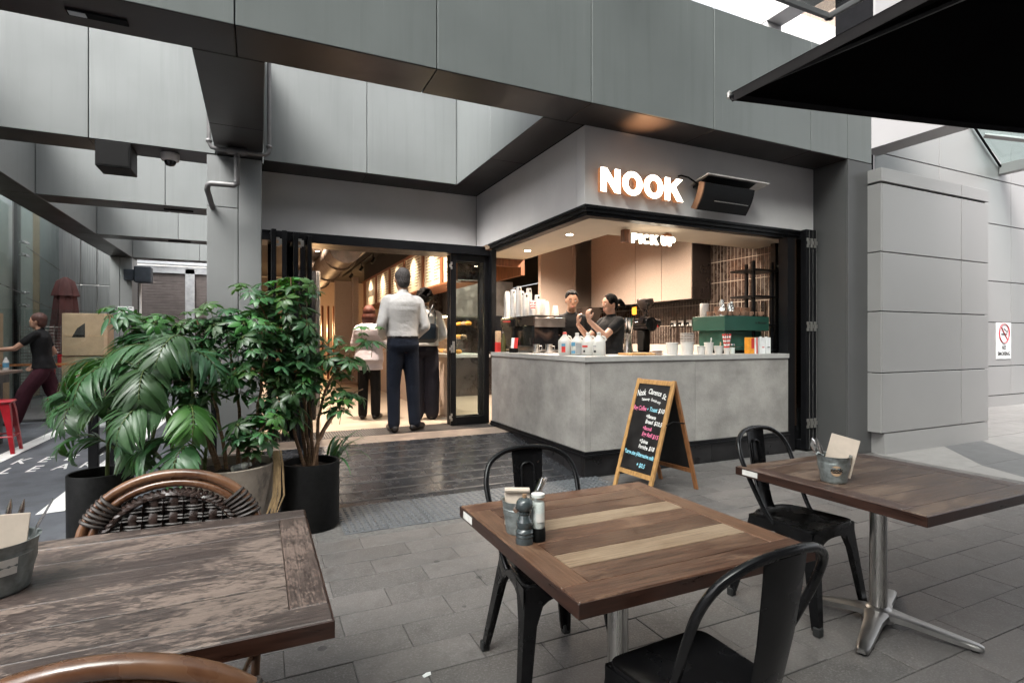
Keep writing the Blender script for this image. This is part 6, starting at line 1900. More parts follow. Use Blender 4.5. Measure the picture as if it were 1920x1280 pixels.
# ------------------------------------------------------------------ people
def remesh(g, name, mats, voxel, smooth=4):
    me = g.mesh(name, mats if isinstance(mats, list) else [mats])
    o = bpy.data.objects.new('t', me); sc.collection.objects.link(o)
    m = o.modifiers.new('r', 'REMESH'); m.mode = 'VOXEL'; m.voxel_size = voxel; m.use_smooth_shade = True
    if smooth:
        s = o.modifiers.new('s', 'SMOOTH'); s.iterations = smooth; s.factor = .5
    bpy.context.view_layer.update()
    out = bpy.data.meshes.new_from_object(o.evaluated_get(bpy.context.evaluated_depsgraph_get()))
    out.name = name
    bpy.data.objects.remove(o)
    out.materials.clear()
    for q in (mats if isinstance(mats, list) else [mats]): out.materials.append(MATS[q])
    out.polygons.foreach_set('use_smooth', [True] * len(out.polygons))
    return out
def caps(g, a, b, r0, r1, n=12):
    a, b = Vector(a), Vector(b); d = b - a; L = max(d.length, 1e-4); d = d / L
    P = [a - d * r0 * .98, a - d * r0 * .7, a, a + d * L * .33, a + d * L * .66, b, b + d * r1 * .7, b + d * r1 * .98]
    rs = [r0 * .2, r0 * .72, r0, r0 + (r1 - r0) * .33, r0 + (r1 - r0) * .66, r1, r1 * .72, r1 * .2]
    g.tube(P, rs, n)
def chain(g, pts, rs):
    for i in range(len(pts) - 1): caps(g, pts[i], pts[i + 1], rs[i], rs[i + 1])
def torso(g, secs, grow=0.0):
    """secs: (z, cx, cy, rx, ry) rings from bottom to top."""
    N = 24; vs = []; fs = []
    for z, cx, cy, rx, ry in secs:
        for k in range(N):
            a = 2 * PI * k / N
            c_, s_ = math.cos(a), math.sin(a)
            e = .8
            vs.append((cx + (rx + grow) * math.copysign(abs(c_) ** e, c_), cy + (ry + grow) * math.copysign(abs(s_) ** e, s_), z))
    for i in range(len(secs) - 1):
        for k in range(N):
            l = (k + 1) % N; fs.append((i * N + k, i * N + l, (i + 1) * N + l, (i + 1) * N + k))
    fs.append(tuple(range(N))[::-1]); fs.append(tuple((len(secs) - 1) * N + k for k in range(N)))
    g.add(vs, fs)
def hand(g, wrist, tip_dir, palm_n, s=1.0, curl=.5):
    W = Vector(wrist); d = Vector(tip_dir).normalized(); n = Vector(palm_n); n = (n - d * n.dot(d)).normalized(); u = d.cross(n)
    M = Matrix((u, d, n)).transposed()
    g.ell(W + d * .05 * s, (.04 * s, .055 * s, .017 * s), 10, 8, M)
    for k, (o_, l) in enumerate(((-.03, .062), (-.01, .074), (.01, .07), (.029, .056))):
        p = W + d * .092 * s + u * o_ * s
        q = p + (d * math.cos(curl * .6) + n * math.sin(curl * .6)) * l * .5 * s
        r_ = q + (d * math.cos(curl * 1.8) + n * math.sin(curl * 1.8)) * l * .5 * s
        chain(g, [p - d * .02, p, q, r_], [.009 * s, .0095 * s, .0085 * s, .0075 * s])
    p = W + d * .03 * s - u * .03 * s
    chain(g, [p, p - u * .025 * s + d * .03 * s + n * .012, p - u * .03 * s + d * .06 * s + n * .022], [.012 * s, .0105 * s, .0085 * s])

JT = dict(ankL=(-.1, 0, .085), ankR=(.1, 0, .085), toeL=(-.125, .17, .035), toeR=(.125, .17, .035), kneL=(-.1, .015, .5), kneR=(.1, .015, .5), hipL=(-.085, 0, .93), hipR=(.085, 0, .93),
          shL=(-.178, 0, 1.415), shR=(.178, 0, 1.415), elL=(-.255, -.03, 1.15), elR=(.255, -.03, 1.15), wrL=(-.23, .12, .92), wrR=(.23, .12, .92), neck=(0, 0, 1.50), head=(0, .02, 1.652))
def person(label, loc, rz, h, pose, skin='skin_light', top='shirt_white', sleeve='long', hem=.98, topgrow=.016, trou='cloth_navy', tgrow=.018, shoe='leather', hair='hair_black',
           hairstyle='short', face=True, head_yaw=0, head_pitch=0, lean=0.0, tshape=None, tuck=False):
    J = {k: Vector(v) for k, v in JT.items()}
    J.update({k: Vector(v) for k, v in pose.items()})
    P = thing('person', label, 'person', loc, rz, scale=h / 1.77)
    ly = lambda z: lean * max(0, z - 1.0)
    sh = Matrix.Shear('XY', 4, (0, 0)) if False else None
    secs = [(.86, 0, -.005, .15, .10), (.93, 0, -.012, .172, .122), (1.02, 0, 0, .163, .112), (1.1, 0, .005, .152, .1), (1.2, 0, .008, .16, .105), (1.32, 0, .005, .178, .118), (1.40, 0, -.005, .172, .108), (1.44, 0, -.012, .138, .088), (1.475, 0, -.015, .095, .066), (1.5, 0, -.012, .068, .06)]
    if tshape: secs = [(z, cx, cy, rx * tshape, ry * tshape) for z, cx, cy, rx, ry in secs]
    secs = [(z, cx, cy + ly(z), rx, ry) for z, cx, cy, rx, ry in secs]
    nk = J['neck'] + Vector((0, ly(1.5), 0)); hd = J['head'] + Vector((0, ly(1.7), 0))
    for k in ('shL', 'shR'): J[k] = J[k] + Vector((0, ly(1.45), 0))
    HM = Matrix.Rotation(R(head_yaw), 3, 'Z') @ Matrix.Rotation(R(head_pitch), 3, 'X')
    # body
    g = G()
    torso(g, secs)
    caps(g, nk - Vector((0, .01, .02)), hd - Vector((0, .01, .06)), .058, .054)
    g.ell(hd + HM @ Vector((0, .0, .015)), (.077, .096, .112), 16, 12, HM)
    g.ell(hd + HM @ Vector((0, .03, -.05)), (.058, .062, .068), 14, 10, HM)
    g.ell(hd + HM @ Vector((0, .088, -.012)), (.012, .018, .026), 8, 6, HM)
    g.ell(hd + HM @ Vector((0, .082, -.062)), (.026, .012, .01), 8, 6, HM)
    for s in (-1, 1): g.ell(hd + HM @ Vector((s * .079, -.005, -.005)), (.011, .02, .03), 8, 6, HM)
    for s in 'LR':
        chain(g, [J['sh' + s], J['el' + s], J['wr' + s]], [.052, .041, .028])
        d = (J['wr' + s] - J['el' + s]); hand(g, J['wr' + s], pose.get('hd' + s, d), pose.get('hn' + s, (1 if s == 'L' else -1, .3, 0)), 1.0, .7)
        chain(g, [J['hip' + s], J['kne' + s], J['ank' + s]], [.083, .056, .04])
    put('body', remesh(g, 'body', skin, .0085, 3), P)
    # top
    g = G()
    ts = [q for q in secs if q[0] >= hem - .01]
    base = next(q for q in secs if q[0] >= hem - .01)
    flare = .012 if not tuck else -.006
    ts = [(hem, base[1], base[2], base[3] + flare, base[4] + flare)] + [q for q in ts if q[0] > hem + .03]
    torso(g, ts, topgrow)
    for s in 'LR':
        a, e, w_ = J['sh' + s], J['el' + s], J['wr' + s]
        if sleeve == 'long': chain(g, [a + (nk - a) * .25, a, e, e.lerp(w_, .92)], [.06, .064, .054, .044])
        elif sleeve == 'elbow': chain(g, [a + (nk - a) * .25, a, a.lerp(e, .95)], [.06, .066, .064])
        else: chain(g, [a + (nk - a) * .25, a, a.lerp(e, .55)], [.056, .062, .06])
    if topgrow: caps(g, nk - Vector((0, 0, .03)), nk + Vector((0, -.003, .022)), .066, .062)
    put('top', remesh(g, 'top', top, .012, 5), P)
    # trousers
    g = G()
    torso(g, [q for q in secs if q[0] < 1.06] + [(1.07, 0, .002, .157 * (tshape or 1), .105 * (tshape or 1))], .008)
    for s in 'LR':
        chain(g, [J['hip' + s] + Vector((0, 0, .02)), J['hip' + s] - Vector((0, 0, .08)), J['kne' + s], J['ank' + s] + Vector((0, -.005, .0))], [.088 + tgrow * .4, .09 + tgrow * .5, .064 + tgrow, .055 + tgrow])
    put('trousers', remesh(g, 'trousers', trou, .013, 5), P)
    for s in 'LR':
        a, t_ = J['ank' + s], J['toe' + s]
        g = G(); d = (t_ - Vector((a.x, a.y, t_.z))); heel = Vector((a.x, a.y, .04)) - d * .25
        chain(g, [heel, Vector((a.x, a.y, .048)) + d * .3, t_], [.042, .044, .036]); caps(g, a - Vector((0, 0, .02)), a + Vector((0, 0, .01)), .045, .045)
        put('shoe', remesh(g, 'shoe', shoe, .011, 4), P)
    # hair
    g = G()
    if hairstyle == 'short':
        g.ell(hd + HM @ Vector((0, -.016, .04)), (.086, .1, .1), 16, 12, HM); g.ell(hd + HM @ Vector((0, -.05, -.01)), (.075, .062, .085), 14, 10, HM)
    elif hairstyle == 'crop':
        g.ell(hd + HM @ Vector((0, -.03, .058)), (.087, .1, .085), 16, 12, HM); g.ell(hd + HM @ Vector((0, -.055, .0)), (.074, .058, .09), 14, 10, HM)
        for k in range(7): g.ell(hd + HM @ Vector((-.054 + .018 * k, .06 - .012 * abs(k - 3), .1 + .006 * (k % 2))), (.014, .024, .02), 8, 6, HM)
    elif hairstyle == 'bob':
        g.ell(hd + HM @ Vector((0, -.018, .035)), (.1, .108, .108), 16, 12, HM); g.ell(hd + HM @ Vector((0, -.045, -.06)), (.11, .09, .105), 16, 12, HM)
        for s in (-1, 1): g.ell(hd + HM @ Vector((s * .085, -.01, -.07)), (.03, .06, .095), 12, 8, HM)
    elif hairstyle == 'tail':
        g.ell(hd + HM @ Vector((0, -.018, .04)), (.088, .102, .1), 16, 12, HM); g.ell(hd + HM @ Vector((0, -.045, -.0)), (.078, .066, .085), 14, 10, HM)
        chain(g, [hd + HM @ Vector((0, -.1, .02)), hd + HM @ Vector((.0, -.16, .03)), hd + HM @ Vector((0, -.21, -.02)), hd + HM @ Vector((.01, -.235, -.07))], [.03, .036, .03, .01])
        for s in (-1, 1): g.ell(hd + HM @ Vector((s * .066, .02, .045)), (.022, .035, .05), 8, 8, HM)
    elif hairstyle == 'curly':
        rnd = random.Random(2); g.ell(hd + Vector((0, -.015, .03)), (.095, .108, .108), 14, 10)
        for k in range(60):
            a, b = rnd.uniform(0, 2 * PI), rnd.uniform(-.4, 1.4)
            p = Vector((math.cos(a) * math.cos(b) * .1, math.sin(a) * math.cos(b) * .1 - .025, math.sin(b) * .1 + .03))
            g.ell(hd + HM @ p, (.024, .024, .024), 6, 5)
    elif hairstyle == 'plait':
        g.ell(hd + HM @ Vector((0, -.025, .04)), (.095, .108, .108), 16, 12, HM); g.ell(hd + HM @ Vector((0, -.055, -.01)), (.088, .07, .1), 14, 10, HM)
        for k in range(8): g.ell(hd + Vector((.05 + .01 * math.sin(k * 3.1), -.06 + .015 * k, -.08 - .04 * k)), (.024, .022, .03), 8, 6)
    put('hair', remesh(g, 'hair', hair, .009, 3), P)
    if face:
        for s in (-1, 1):
            g = G(); g.ell(hd + HM @ Vector((s * .032, .0905, .012)), (.0115, .006, .0048), 8, 6, HM); e = g.build('eye', 'eye_white', P, True)
            g = G(); g.ell(hd + HM @ Vector((s * .032, .0955, .012)), (.0058, .003, .0046), 8, 6, HM); g.build('iris', 'eye_dark', e, True)
            g = G(); g.tube([hd + HM @ Vector((s * .018, .098, .036)), hd + HM @ Vector((s * .034, .094, .041)), hd + HM @ Vector((s * .05, .084, .036))], .0028, 6); g.build('eyebrow', hair, P, True)
        g = G(); g.ell(hd + HM @ Vector((0, .0925, -.06)), (.024, .005, .0065), 10, 6, HM); g.build('mouth', 'lip', P, True)
    return P
FWD = dict(elL=(-.27, .0, 1.15), elR=(.27, .0, 1.15), wrL=(-.13, .22, 1.07), wrR=(.13, .22, 1.07))
# tall man in the doorway, back to us, hands joined in front
m1 = person('tall man in a white shirt and navy trousers standing in the doorway, back turned', (1.63, 6.72, ZS), R(4), 2.02,
       dict(elL=(-.25, -.04, 1.15), elR=(.25, -.04, 1.15), wrL=(-.15, .2, 1.02), wrR=(.17, .2, 1.0), hdL=(.6, .6, 0), hdR=(-.6, .6, -.1), hnL=(0, 0, -1), hnR=(0, 0, -1), ankL=(-.1, .0, .085), toeL=(-.1, .19, .035), ankR=(.135, 0, .085), toeR=(.27, .13, .035), kneR=(.115, .015, .5)),
       top='shirt_white', hem=1.03, topgrow=.02, trou='cloth_navy', tgrow=.012, tuck=True, hair='hair_grey', hairstyle='short', face=False, tshape=.98)
g = G(); torso(g, [(1.018, 0, 0, .16, .11), (1.05, 0, 0, .157, .107)], .012); g.build('belt', 'leather', m1, True)
person('short red-haired woman in a pale lilac blouse ahead of the tall man', (1.44, 7.95, ZS), R(-28), 1.62,
       dict(wrL=(-.05, .28, 1.08), wrR=(.12, .3, 1.08), elL=(-.25, .02, 1.16), elR=(.25, .02, 1.16), ankR=(.09, .05, .085), toeR=(.12, .22, .035)), top='shirt_lilac', sleeve='elbow', hem=.78, topgrow=.055, trou='cloth_black', hair='hair_red', hairstyle='bob', face=True)
m3 = person('curly-haired customer in white with dark trousers and a navy bag, partly behind the door post', (2.16, 7.6, ZS), R(-15), 1.86,
       dict(FWD), skin='skin_warm', top='shirt_white', hem=1.0, topgrow=.028, trou='cloth_charcoal', tgrow=.04, hair='hair_black', hairstyle='curly', face=True)
bg_ = thing('shoulder_bag', 'navy shoulder bag on the curly-haired customer\'s back', 'bag', (2.08, 7.34, 1.42))
g = G(); g.box(-.19, .19, -.09, .09, -.14, .13, c=.05); put('bag_body', remesh(g, 'bag_body', 'bag_navy', .014, 6), bg_)
for dx in (-.08, .06):
    g = G(); g.tube([(dx - .05, -.03, .1), (dx, -.03, .26), (dx + .06, .0, .38), (dx + .11, .03, .26), (dx + .1, .0, .1)], .012, 8); g.build('strap', 'bag_navy', bg_, True)
# baristas
person('young barista in black looking over the espresso machine', (3.74, 6.22, ZS), R(160), 1.76,
       dict(wrL=(-.16, .3, 1.02), wrR=(.16, .3, 1.02), elL=(-.28, .06, 1.16), elR=(.28, .06, 1.16)), skin='skin_warm', top='cloth_black', sleeve='short', hem=.96, trou='cloth_black', hair='hair_black', hairstyle='crop', head_yaw=-2, head_pitch=-12, lean=.22)
person('smiling barista with a ponytail lifting her fists behind the milk jugs', (3.72, 5.25, ZS), R(92), 1.66,
       dict(shL=(-.17, 0, 1.44), shR=(.17, 0, 1.44), elL=(-.2, .24, 1.26), wrL=(-.13, .42, 1.44), elR=(.2, .2, 1.24), wrR=(.1, .42, 1.4), hdL=(.1, .1, 1), hdR=(-.1, .1, 1), hnL=(.3, -1, 0), hnR=(-.3, -1, 0)), skin='skin_light', top='cloth_black', sleeve='short', hem=.96, topgrow=.02, trou='cloth_black', hair='hair_black', hairstyle='tail', head_pitch=-6)
# woman walking left across the yard
person('waitress in black with a red plait striding left past the bar table', (-3.05, 10.8, 0.0), R(92), 1.72,
       dict(hipL=(-.085, 0, .93), kneL=(-.09, .2, .53), ankL=(-.09, .34, .10), toeL=(-.09, .5, .06), kneR=(.09, -.1, .52), ankR=(.09, -.42, .17), toeR=(.1, -.3, .05), shL=(-.18, .02, 1.44), elL=(-.2, .3, 1.22), wrL=(-.2, .55, 1.2), elR=(.25, -.08, 1.16), wrR=(.25, .16, .95)),
       skin='skin_light', top='cloth_black', sleeve='short', hem=.9, trou='cloth_plum', tgrow=.045, hair='hair_brown', hairstyle='plait', lean=.08)
wb = thing('water_bottle', 'pale water bottle in the waitress\'s hand', 'bottle', (-3.42, 10.55, .86))
g = G(); g.lathe([(.035, 0), (.037, .02), (.037, .14), (.015, .18), (.015, .2)], 14); g.build('body', 'plastic_white', wb, True)
g = G(); g.lathe([(.0375, .05), (.0375, .12)], 14, cap0=False, cap1=False); g.build('label', 'label_blue', wb)
# ------------------------------------------------------------------ things on the counters
CT = 1.158
em = thing('espresso_machine', 'black and steel espresso machine at the corner of the pick up counter', 'coffee machine', (3.3, 6.42, CT))
def ep(nm, m, *bs, c=.006, par=None):
    g = G()
    for b in bs: g.box(*b, c=c)
    return g.build(nm, m, par or em, world=True)
X0, X1, Y0, Y1 = 3.05, 3.52, 5.93, 6.9
g = G(); g.prism([(Y0, 1.50), (Y1, 1.50), (Y1, 1.62), (Y0, 1.60)], 'x', X0, X1 - .0); g.build('upper_body', 'dark_steel', em, world=True)
ep('side_badge_panel', 'black_gloss', (X0 - .006, X0 - .001, 6.45, Y1 - .02, 1.49, 1.60), c=.001)
ep('badge', 'label_red', (X0 - .01, X0 - .0065, 6.58, 6.82, 1.555, 1.575), c=.001)
ep('back_panel', 'black_gloss', (X0 + .02, X0 + .05, Y0 + .05, Y1 - .03, 1.24, 1.50))
ep('end_frame', 'black_gloss', (X0 + .02, X1 - .1, Y0 + .01, Y0 + .05, 1.2, 1.5)); ep('end_frame', 'black_gloss', (X0 + .02, X1 - .1, Y1 - .05, Y1 - .01, 1.2, 1.5))
ep('drip_tray', 'steel_cast', (X0 + .06, X1 + .02, Y0 + .03, Y1 - .03, 1.17, 1.235)); ep('cup_rail', 'chrome', (X0 + .01, X1 - .01, Y0 + .01, Y1 - .01, 1.618, 1.625), c=.002)
for y in (6.15, 6.45, 6.7):
    g = G(); g.lathe([(.035, 1.38), (.035, 1.5)], 14, (X1 - .1, y, 0)); g.tube([(X1 - .1, y, 1.40), (X1 + .1, y, 1.38)], .012, 8); g.build('group_head', 'chrome', em, True, world=True)
for y in (Y0 + .08, Y1 - .08):
    for x in (X0 + .08, X1 - .08):
        g = G(); g.lathe([(.02, CT), (.022, 1.172)], 12, (x, y, 0)); g.build('foot', 'black_plastic', em, world=True)
g = G(); g.prism([(Y0 - .01, 1.48), (Y0 + .0, 1.48), (Y0 + .0, 1.6), (Y0 - .01, 1.595)], 'x', X0 + .02, X1 - .02); g.build('end_cover', 'steel_cast', em, world=True)
# paper cup stacks on its top
def cup_stack(x, y, z, n, r, label, lean=0):
    s = thing('cup_stack', label, 'paper cups', (x, y, z), group='stacks of paper cups on the espresso machine')
    for k in range(n):
        g = G(); z0 = .013 * k
        g.lathe([(r * .98, z0), (r * 1.02, z0 + .004), (r * .99, z0 + .008), (r * .96, z0 + .0125)], 14, cap0=(k == 0), cap1=False)
        g.build('cup', 'cup_white', s, True, angle=30)
    z0 = .013 * n
    g = G(); g.lathe([(r * .96, z0), (r * .72, z0 + .075), (r * .7, z0 + .077)], 16); g.build('top_cup', 'cup_white', s, True, angle=30)
    if n > 12 and n % 2:
        g = G(); a = -2.2
        g.lathe([(r * .9 + .001, z0 + .03), (r * .82 + .001, z0 + .055)], 16, cap0=False, cap1=False) if False else g.box(-.012, .012, -r * .9, -r * .9 + .004, z0 + .025, z0 + .055)
        g.build('emblem', 'ink', s)
heights = [(3.12, 6.86, 22, 'cup stack at the far left of the machine top'), (3.22, 6.84, 19, 'second cup stack from the left, at the back'), (3.13, 6.68, 23, 'third cup stack from the left, marked'), (3.23, 6.62, 21, 'cup stack behind the marked one'),
           (3.13, 6.5, 25, 'tallest cup stack on the machine'), (3.24, 6.42, 23, 'tall cup stack behind the tallest'), (3.14, 6.32, 17, 'cup stack right of the tallest'), (3.25, 6.2, 15, 'cup stack behind the straws'), (3.14, 6.14, 9, 'low cup stack left of the straws'), (3.3, 6.05, 8, 'short cup stack right of the straws'), (3.42, 6.03, 4, 'lowest cup stack at the machine\'s right end'), (3.36, 6.25, 11, 'middle cup stack at the back of the machine')]
for x, y, n, lab in heights: cup_stack(x, y, 1.626, n, .042, lab)
def straws(x, y, z, n, L, label, spread=.035):
    s = thing('straw_cup', label, 'straws', (x, y, z), group='cups of striped straws')
    g = G(); g.lathe([(.026, 0), (.034, .07), (.031, .07), (.025, .006)], 14); g.build('cup', 'cup_white', s, True, angle=30)
    rnd = random.Random(n)
    for k in range(n):
        a = 2 * PI * k / n; b = Vector((math.cos(a) * .012, math.sin(a) * .012, .006)); t_ = Vector((math.cos(a) * spread, math.sin(a) * spread, L * rnd.uniform(.93, 1)))
        g = G(); g.tube([b.lerp(t_, q / 10) for q in range(11)], .0045, 6)
        g.mi = [((i // 6) % 2) for i in range(60)] + [0, 0]
        g.build('straw', ['sign_white', 'label_red'], s, True)
straws(3.11, 6.05, 1.626, 9, .17, 'red striped straws standing on the espresso machine')
straws(4.815, 4.56, CT, 11, .235, 'red striped straws in front of the green machine', .045)
# milk jugs
def jug(x, y, label, cap, lab, rz=0, s=1.0):
    j = thing('milk_jug', label, 'milk jug', (x, y, CT), rz, group='white milk jugs on the counter', scale=s)
    g = G(); vs = []; fs = []
    for z, hw, hd in ((0, .062, .062), (.006, .068, .068), (.13, .068, .068), (.155, .064, .064), (.2, .026, .026), (.214, .02, .02), (.222, .02, .02)):
        for k in range(16):
            a = 2 * PI * k / 16 + PI / 16; c_, s_ = math.cos(a), math.sin(a); e = .55 if z < .17 else .9
            vs.append((hw * math.copysign(abs(c_) ** e, c_), hd * math.copysign(abs(s_) ** e, s_), z))
    for i in range(6):
        for k in range(16):
            l = (k + 1) % 16; fs.append((i * 16 + k, i * 16 + l, i * 16 + 16 + l, i * 16 + 16 + k))
    fs.append(tuple(range(16))); fs.append(tuple(range(96, 112)))
    g.add(vs, fs); g.build('body', 'milk_jug', j, True, angle=50)
    g = G(); g.lathe([(.022, .22), (.022, .238), (.018, .24)], 14); g.build('cap', cap, j, True)
    g = G(); g.tube([(.055, .0, .15), (.072, .0, .165), (.06, 0, .188), (.03, 0, .198)], .011, 8); g.build('handle', 'milk_jug', j, True)
    for m, b in lab:
        g = G(); g.box(b[0], b[1], -.071, -.0695, b[2], b[3]); g.build('label', m, j)
    return j
vr = R(-33)
jug(2.985, 5.06, 'milk jug with a red cap and red label', 'label_red', [('label_red', (-.03, .01, .03, .09)), ('label_blue', (-.03, .01, .092, .12))], vr, 1.02)
jug(3.055, 4.92, 'milk jug with blue squares on its label', 'cup_white', [('label_blue', (-.06, -.02, .02, .05)), ('label_blue', (-.06, -.02, .1, .14)), ('label_grey', (-.012, .055, .02, .13))], vr, .98)
jug(3.12, 4.81, 'milk jug with a thin red stripe', 'cup_white', [('label_red', (-.06, -.005, .085, .105)), ('ink', (-.05, -.03, .035, .055))], vr)
jug(3.18, 4.70, 'plain milk jug nearest the barista', 'cup_white', [('label_grey', (-.06, -.03, .09, .105)), ('ink', (-.055, -.03, .035, .055))], vr)
# left end of the counter
bo = thing('syrup_bottle', 'olive green syrup bottle by the espresso machine', 'bottle', (2.93, 6.55, CT))
g = G(); g.lathe([(.034, 0), (.036, .01), (.036, .16), (.014, .21), (.014, .25)], 18); g.build('glass', 'olive_bottle', bo, True)
g = G(); g.lathe([(.015, .25), (.015, .27), (.005, .275)], 12); g.build('pourer', 'chrome', bo, True)
tn = thing('snack_tin', 'tall red and cream tin at the left end of the counter', 'tin', (2.9, 6.66, CT))
g = G(); g.box(-.035, .035, -.03, .03, 0, .13, c=.004); g.build('lower_half', 'label_red', tn); g = G(); g.box(-.033, .033, -.028, .028, .131, .28, c=.004); g.build('upper_half', 'kraft', tn)
for i, (x, y, lab, m) in enumerate(((2.93, 6.28, 'white leaflet standing before the espresso machine', 'sign_white'), (2.93, 6.19, 'red leaflet standing before the espresso machine', 'label_red'))):
    l = thing('leaflet', lab, 'leaflet', (x, y, CT), R(-65), group='leaflets by the espresso machine')
    g = G(); g.box(-.028, .028, -.002, .002, .05, .19, M=Matrix.Rotation(R(-8), 4, 'X')); g.build('sheet', m, l)
    g = G(); g.box(-.035, .035, -.02, .02, 0, .055, c=.003); g.build('holder', 'black_plastic', l)
for x, y, lab in ((3.0, 5.75, 'steel milk pitcher beside the espresso machine'), (3.1, 5.62, 'second steel milk pitcher near the jugs')):
    pz_ = thing('milk_pitcher', lab, 'pitcher', (x, y, CT), group='steel milk pitchers')
    g = G(); g.lathe([(.045, 0), (.048, .01), (.04, .09), (.042, .11), (.039, .11), (.036, .02)], 20); g.build('vessel', 'steel', pz_, True)
    g = G(); g.tube([(.042, 0, .09), (.075, 0, .085), (.07, 0, .04), (.046, 0, .03)], .006, 6); g.build('handle', 'steel', pz_, True)
# green coffee machine
gm = thing('coffee_machine', 'green painted espresso machine with cups on top', 'coffee machine', (5.28, 4.93, CT))
ep('upper_body', 'green_paint', (4.91, 5.64, 4.68, 5.2, 1.43, 1.60), c=.004, par=gm)
ep('lower_body', 'green_paint', (4.97, 5.58, 4.74, 5.15, 1.2, 1.428), c=.004, par=gm)
ep('base', 'black_plastic', (5.0, 5.55, 4.76, 5.12, CT + .002, 1.2), par=gm)
ep('cup_tray', 'chrome', (4.93, 5.62, 4.70, 5.18, 1.602, 1.608), c=.001, par=gm)
ep('trim_line', 'chrome', (4.975, 5.58, 4.736, 4.739, 1.235, 1.238), c=0, par=gm)
put('lettering', text_mesh('lettering', 'La Marzocco', .037, 'ink', .001, .0012, 'LEFT', .2), gm, loc=(5.40 - 5.28, 4.6785 - 4.93, 1.515 - CT), rot=(R(90), 0, 0))
random.seed(6)
cups = [(4.95, 4.95, 0), (4.98, 4.85, 0), (4.99, 4.76, 0), (5.06, 4.75, 0), (5.18, 4.76, 0), (5.27, 4.74, 0), (5.33, 4.76, 0), (5.40, 4.75, 0), (5.48, 4.76, 0), (5.57, 4.75, 0), (5.3, 4.86, 1), (5.4, 4.86, 1), (5.5, 4.88, 1), (5.22, 4.87, 1), (5.02, 4.9, 1)]
names = ['at the left rear', 'second from the left rear', 'at the front left corner', 'just right of the front corner', 'left of the foil parcels\' gap', 'sixth along the front edge', 'seventh along the front edge', 'eighth along the front edge', 'ninth along the front edge', 'at the right end', 'on the raised row, left of centre', 'on the raised row, centre', 'on the raised row, right', 'on the raised row, far left', 'leaning behind the front corner']
for (x, y, up), nm in zip(cups, names):
    c_ = thing('coffee_cup', 'tan coffee cup on the green machine ' + nm, 'cup', (x, y, 1.609 + up * .055), random.uniform(0, 6), group='tan coffee cups on the green machine')
    g = G(); g.lathe([(.024, 0), (.026, .004), (.038, .035), (.041, .052), (.038, .052), (.034, .03), (.02, .008)], 16); g.build('bowl', 'ceramic_tan', c_, True)
    g = G(); g.tube([(.036, 0, .042), (.058, 0, .04), (.054, 0, .02), (.032, 0, .016)], .0045, 6); g.build('handle', 'ceramic_tan', c_, True)
    if up:
        g = G(); g.lathe([(.05, -.006), (.055, 0)], 16); g.build('saucer', 'ceramic_tan', c_, True)
rnd = random.Random(8)
for x, y, s, lab in ((5.03, 4.84, 1.15, 'tallest foil cone on the green machine'), (5.09, 4.78, .85, 'shorter foil cone in the middle'), (5.17, 4.83, 1.0, 'right-hand foil cone')):
    f = thing('foil_cone', lab + ' among the cups', 'foil cone', (x, y, 1.609), group='foil cones on the green machine')
    g = G(); vs = []; fs = []
    for i in range(9):
        q = i / 8; r_ = .045 * s * (1 - .55 * q)
        for k in range(12): a = 2 * PI * k / 12; e = rnd.uniform(.8, 1.15); vs.append((r_ * e * math.cos(a), r_ * e * math.sin(a), .17 * s * q))
    for i in range(8):
        for k in range(12): l = (k + 1) % 12; fs.append((i * 12 + k, i * 12 + l, i * 12 + 12 + l, i * 12 + 12 + k))
    fs.append(tuple(range(96, 108))); g.add(vs, fs); g.build('wrap', 'foil', f)
tw = thing('tea_canister', 'speckled white canister behind the cups on the green machine', 'canister', (4.96, 5.05, 1.609)); g = G(); g.lathe([(.05, 0), (.052, .005), (.052, .15), (.048, .155)], 20); g.build('body', 'cup_white', tw, True)
# small things along the front worktop
def tub(x, y, r0, r1, h, m, label, nm='paper_tub', cat='tub', fill=None):
    t = thing(nm, label, cat, (x, y, CT), group='white tubs along the counter')
    g = G(); g.lathe([(r0, 0), (r0 * 1.01, .003), (r1, h), (r1 + .004, h + .002), (r1 + .002, h + .008), (r1 - .004, h), (r0 - .003, .005)], 24); g.build('wall', m, t, True, angle=35)
    if fill:
        for k in range(fill):
            g = G(); g.lathe([(r1 * .98, h + .012 + .017 * k), (r1 * 1.03, h + .016 + .017 * k), (r1 * 1.03, h + .02 + .017 * k)], 20); g.build('lid', 'cup_white', t, True, angle=30)
    return t
tub(4.06, 4.6, .055, .066, .125, 'cup_white', 'white paper tub beside the stacked lids'); tub(4.27, 4.6, .06, .072, .13, 'cup_white', 'white paper tub topped with stacked lids', fill=6)
tub(4.45, 4.58, .04, .045, .085, 'cup_white', 'small sugar bowl right of the lids', 'sugar_bowl', 'bowl'); tub(4.585, 4.6, .04, .05, .125, 'cup_white', 'tall cream mug with a spoon', 'mug', 'mug'); tub(4.70, 4.57, .036, .05, .085, 'cup_white', 'small white bowl left of the straws', 'sugar_bowl', 'bowl')
for x, y, L in ((4.6, 4.6, .17), (4.71, 4.57, .12)):
    s = thing('wooden_spoon', 'spoon standing in the ' + ('tall cream mug' if L > .15 else 'small white bowl by the straws'), 'spoon', (x, y, CT)); g = G(); g.tube([(0, 0, .01), (.02, 0, L)], [.004, .006], 6); g.ell((.021, 0, L), (.012, .005, .018), 8, 6); g.build('stem', 'cup_white' if L > .15 else 'kraft', s, True)
sh_ = thing('glass_shaker', 'clear glass shaker beside the straws', 'shaker', (4.9, 4.56, CT)); g = G(); g.lathe([(.03, 0), (.033, .08), (.028, .1)], 16); g.build('jar', 'glass_clear', sh_, True); g = G(); g.lathe([(.029, .1), (.024, .118)], 16); g.build('lid', 'chrome', sh_, True); g = G(); g.lathe([(.026, .004), (.029, .075)], 14); g.build('sugar', 'salt', sh_)
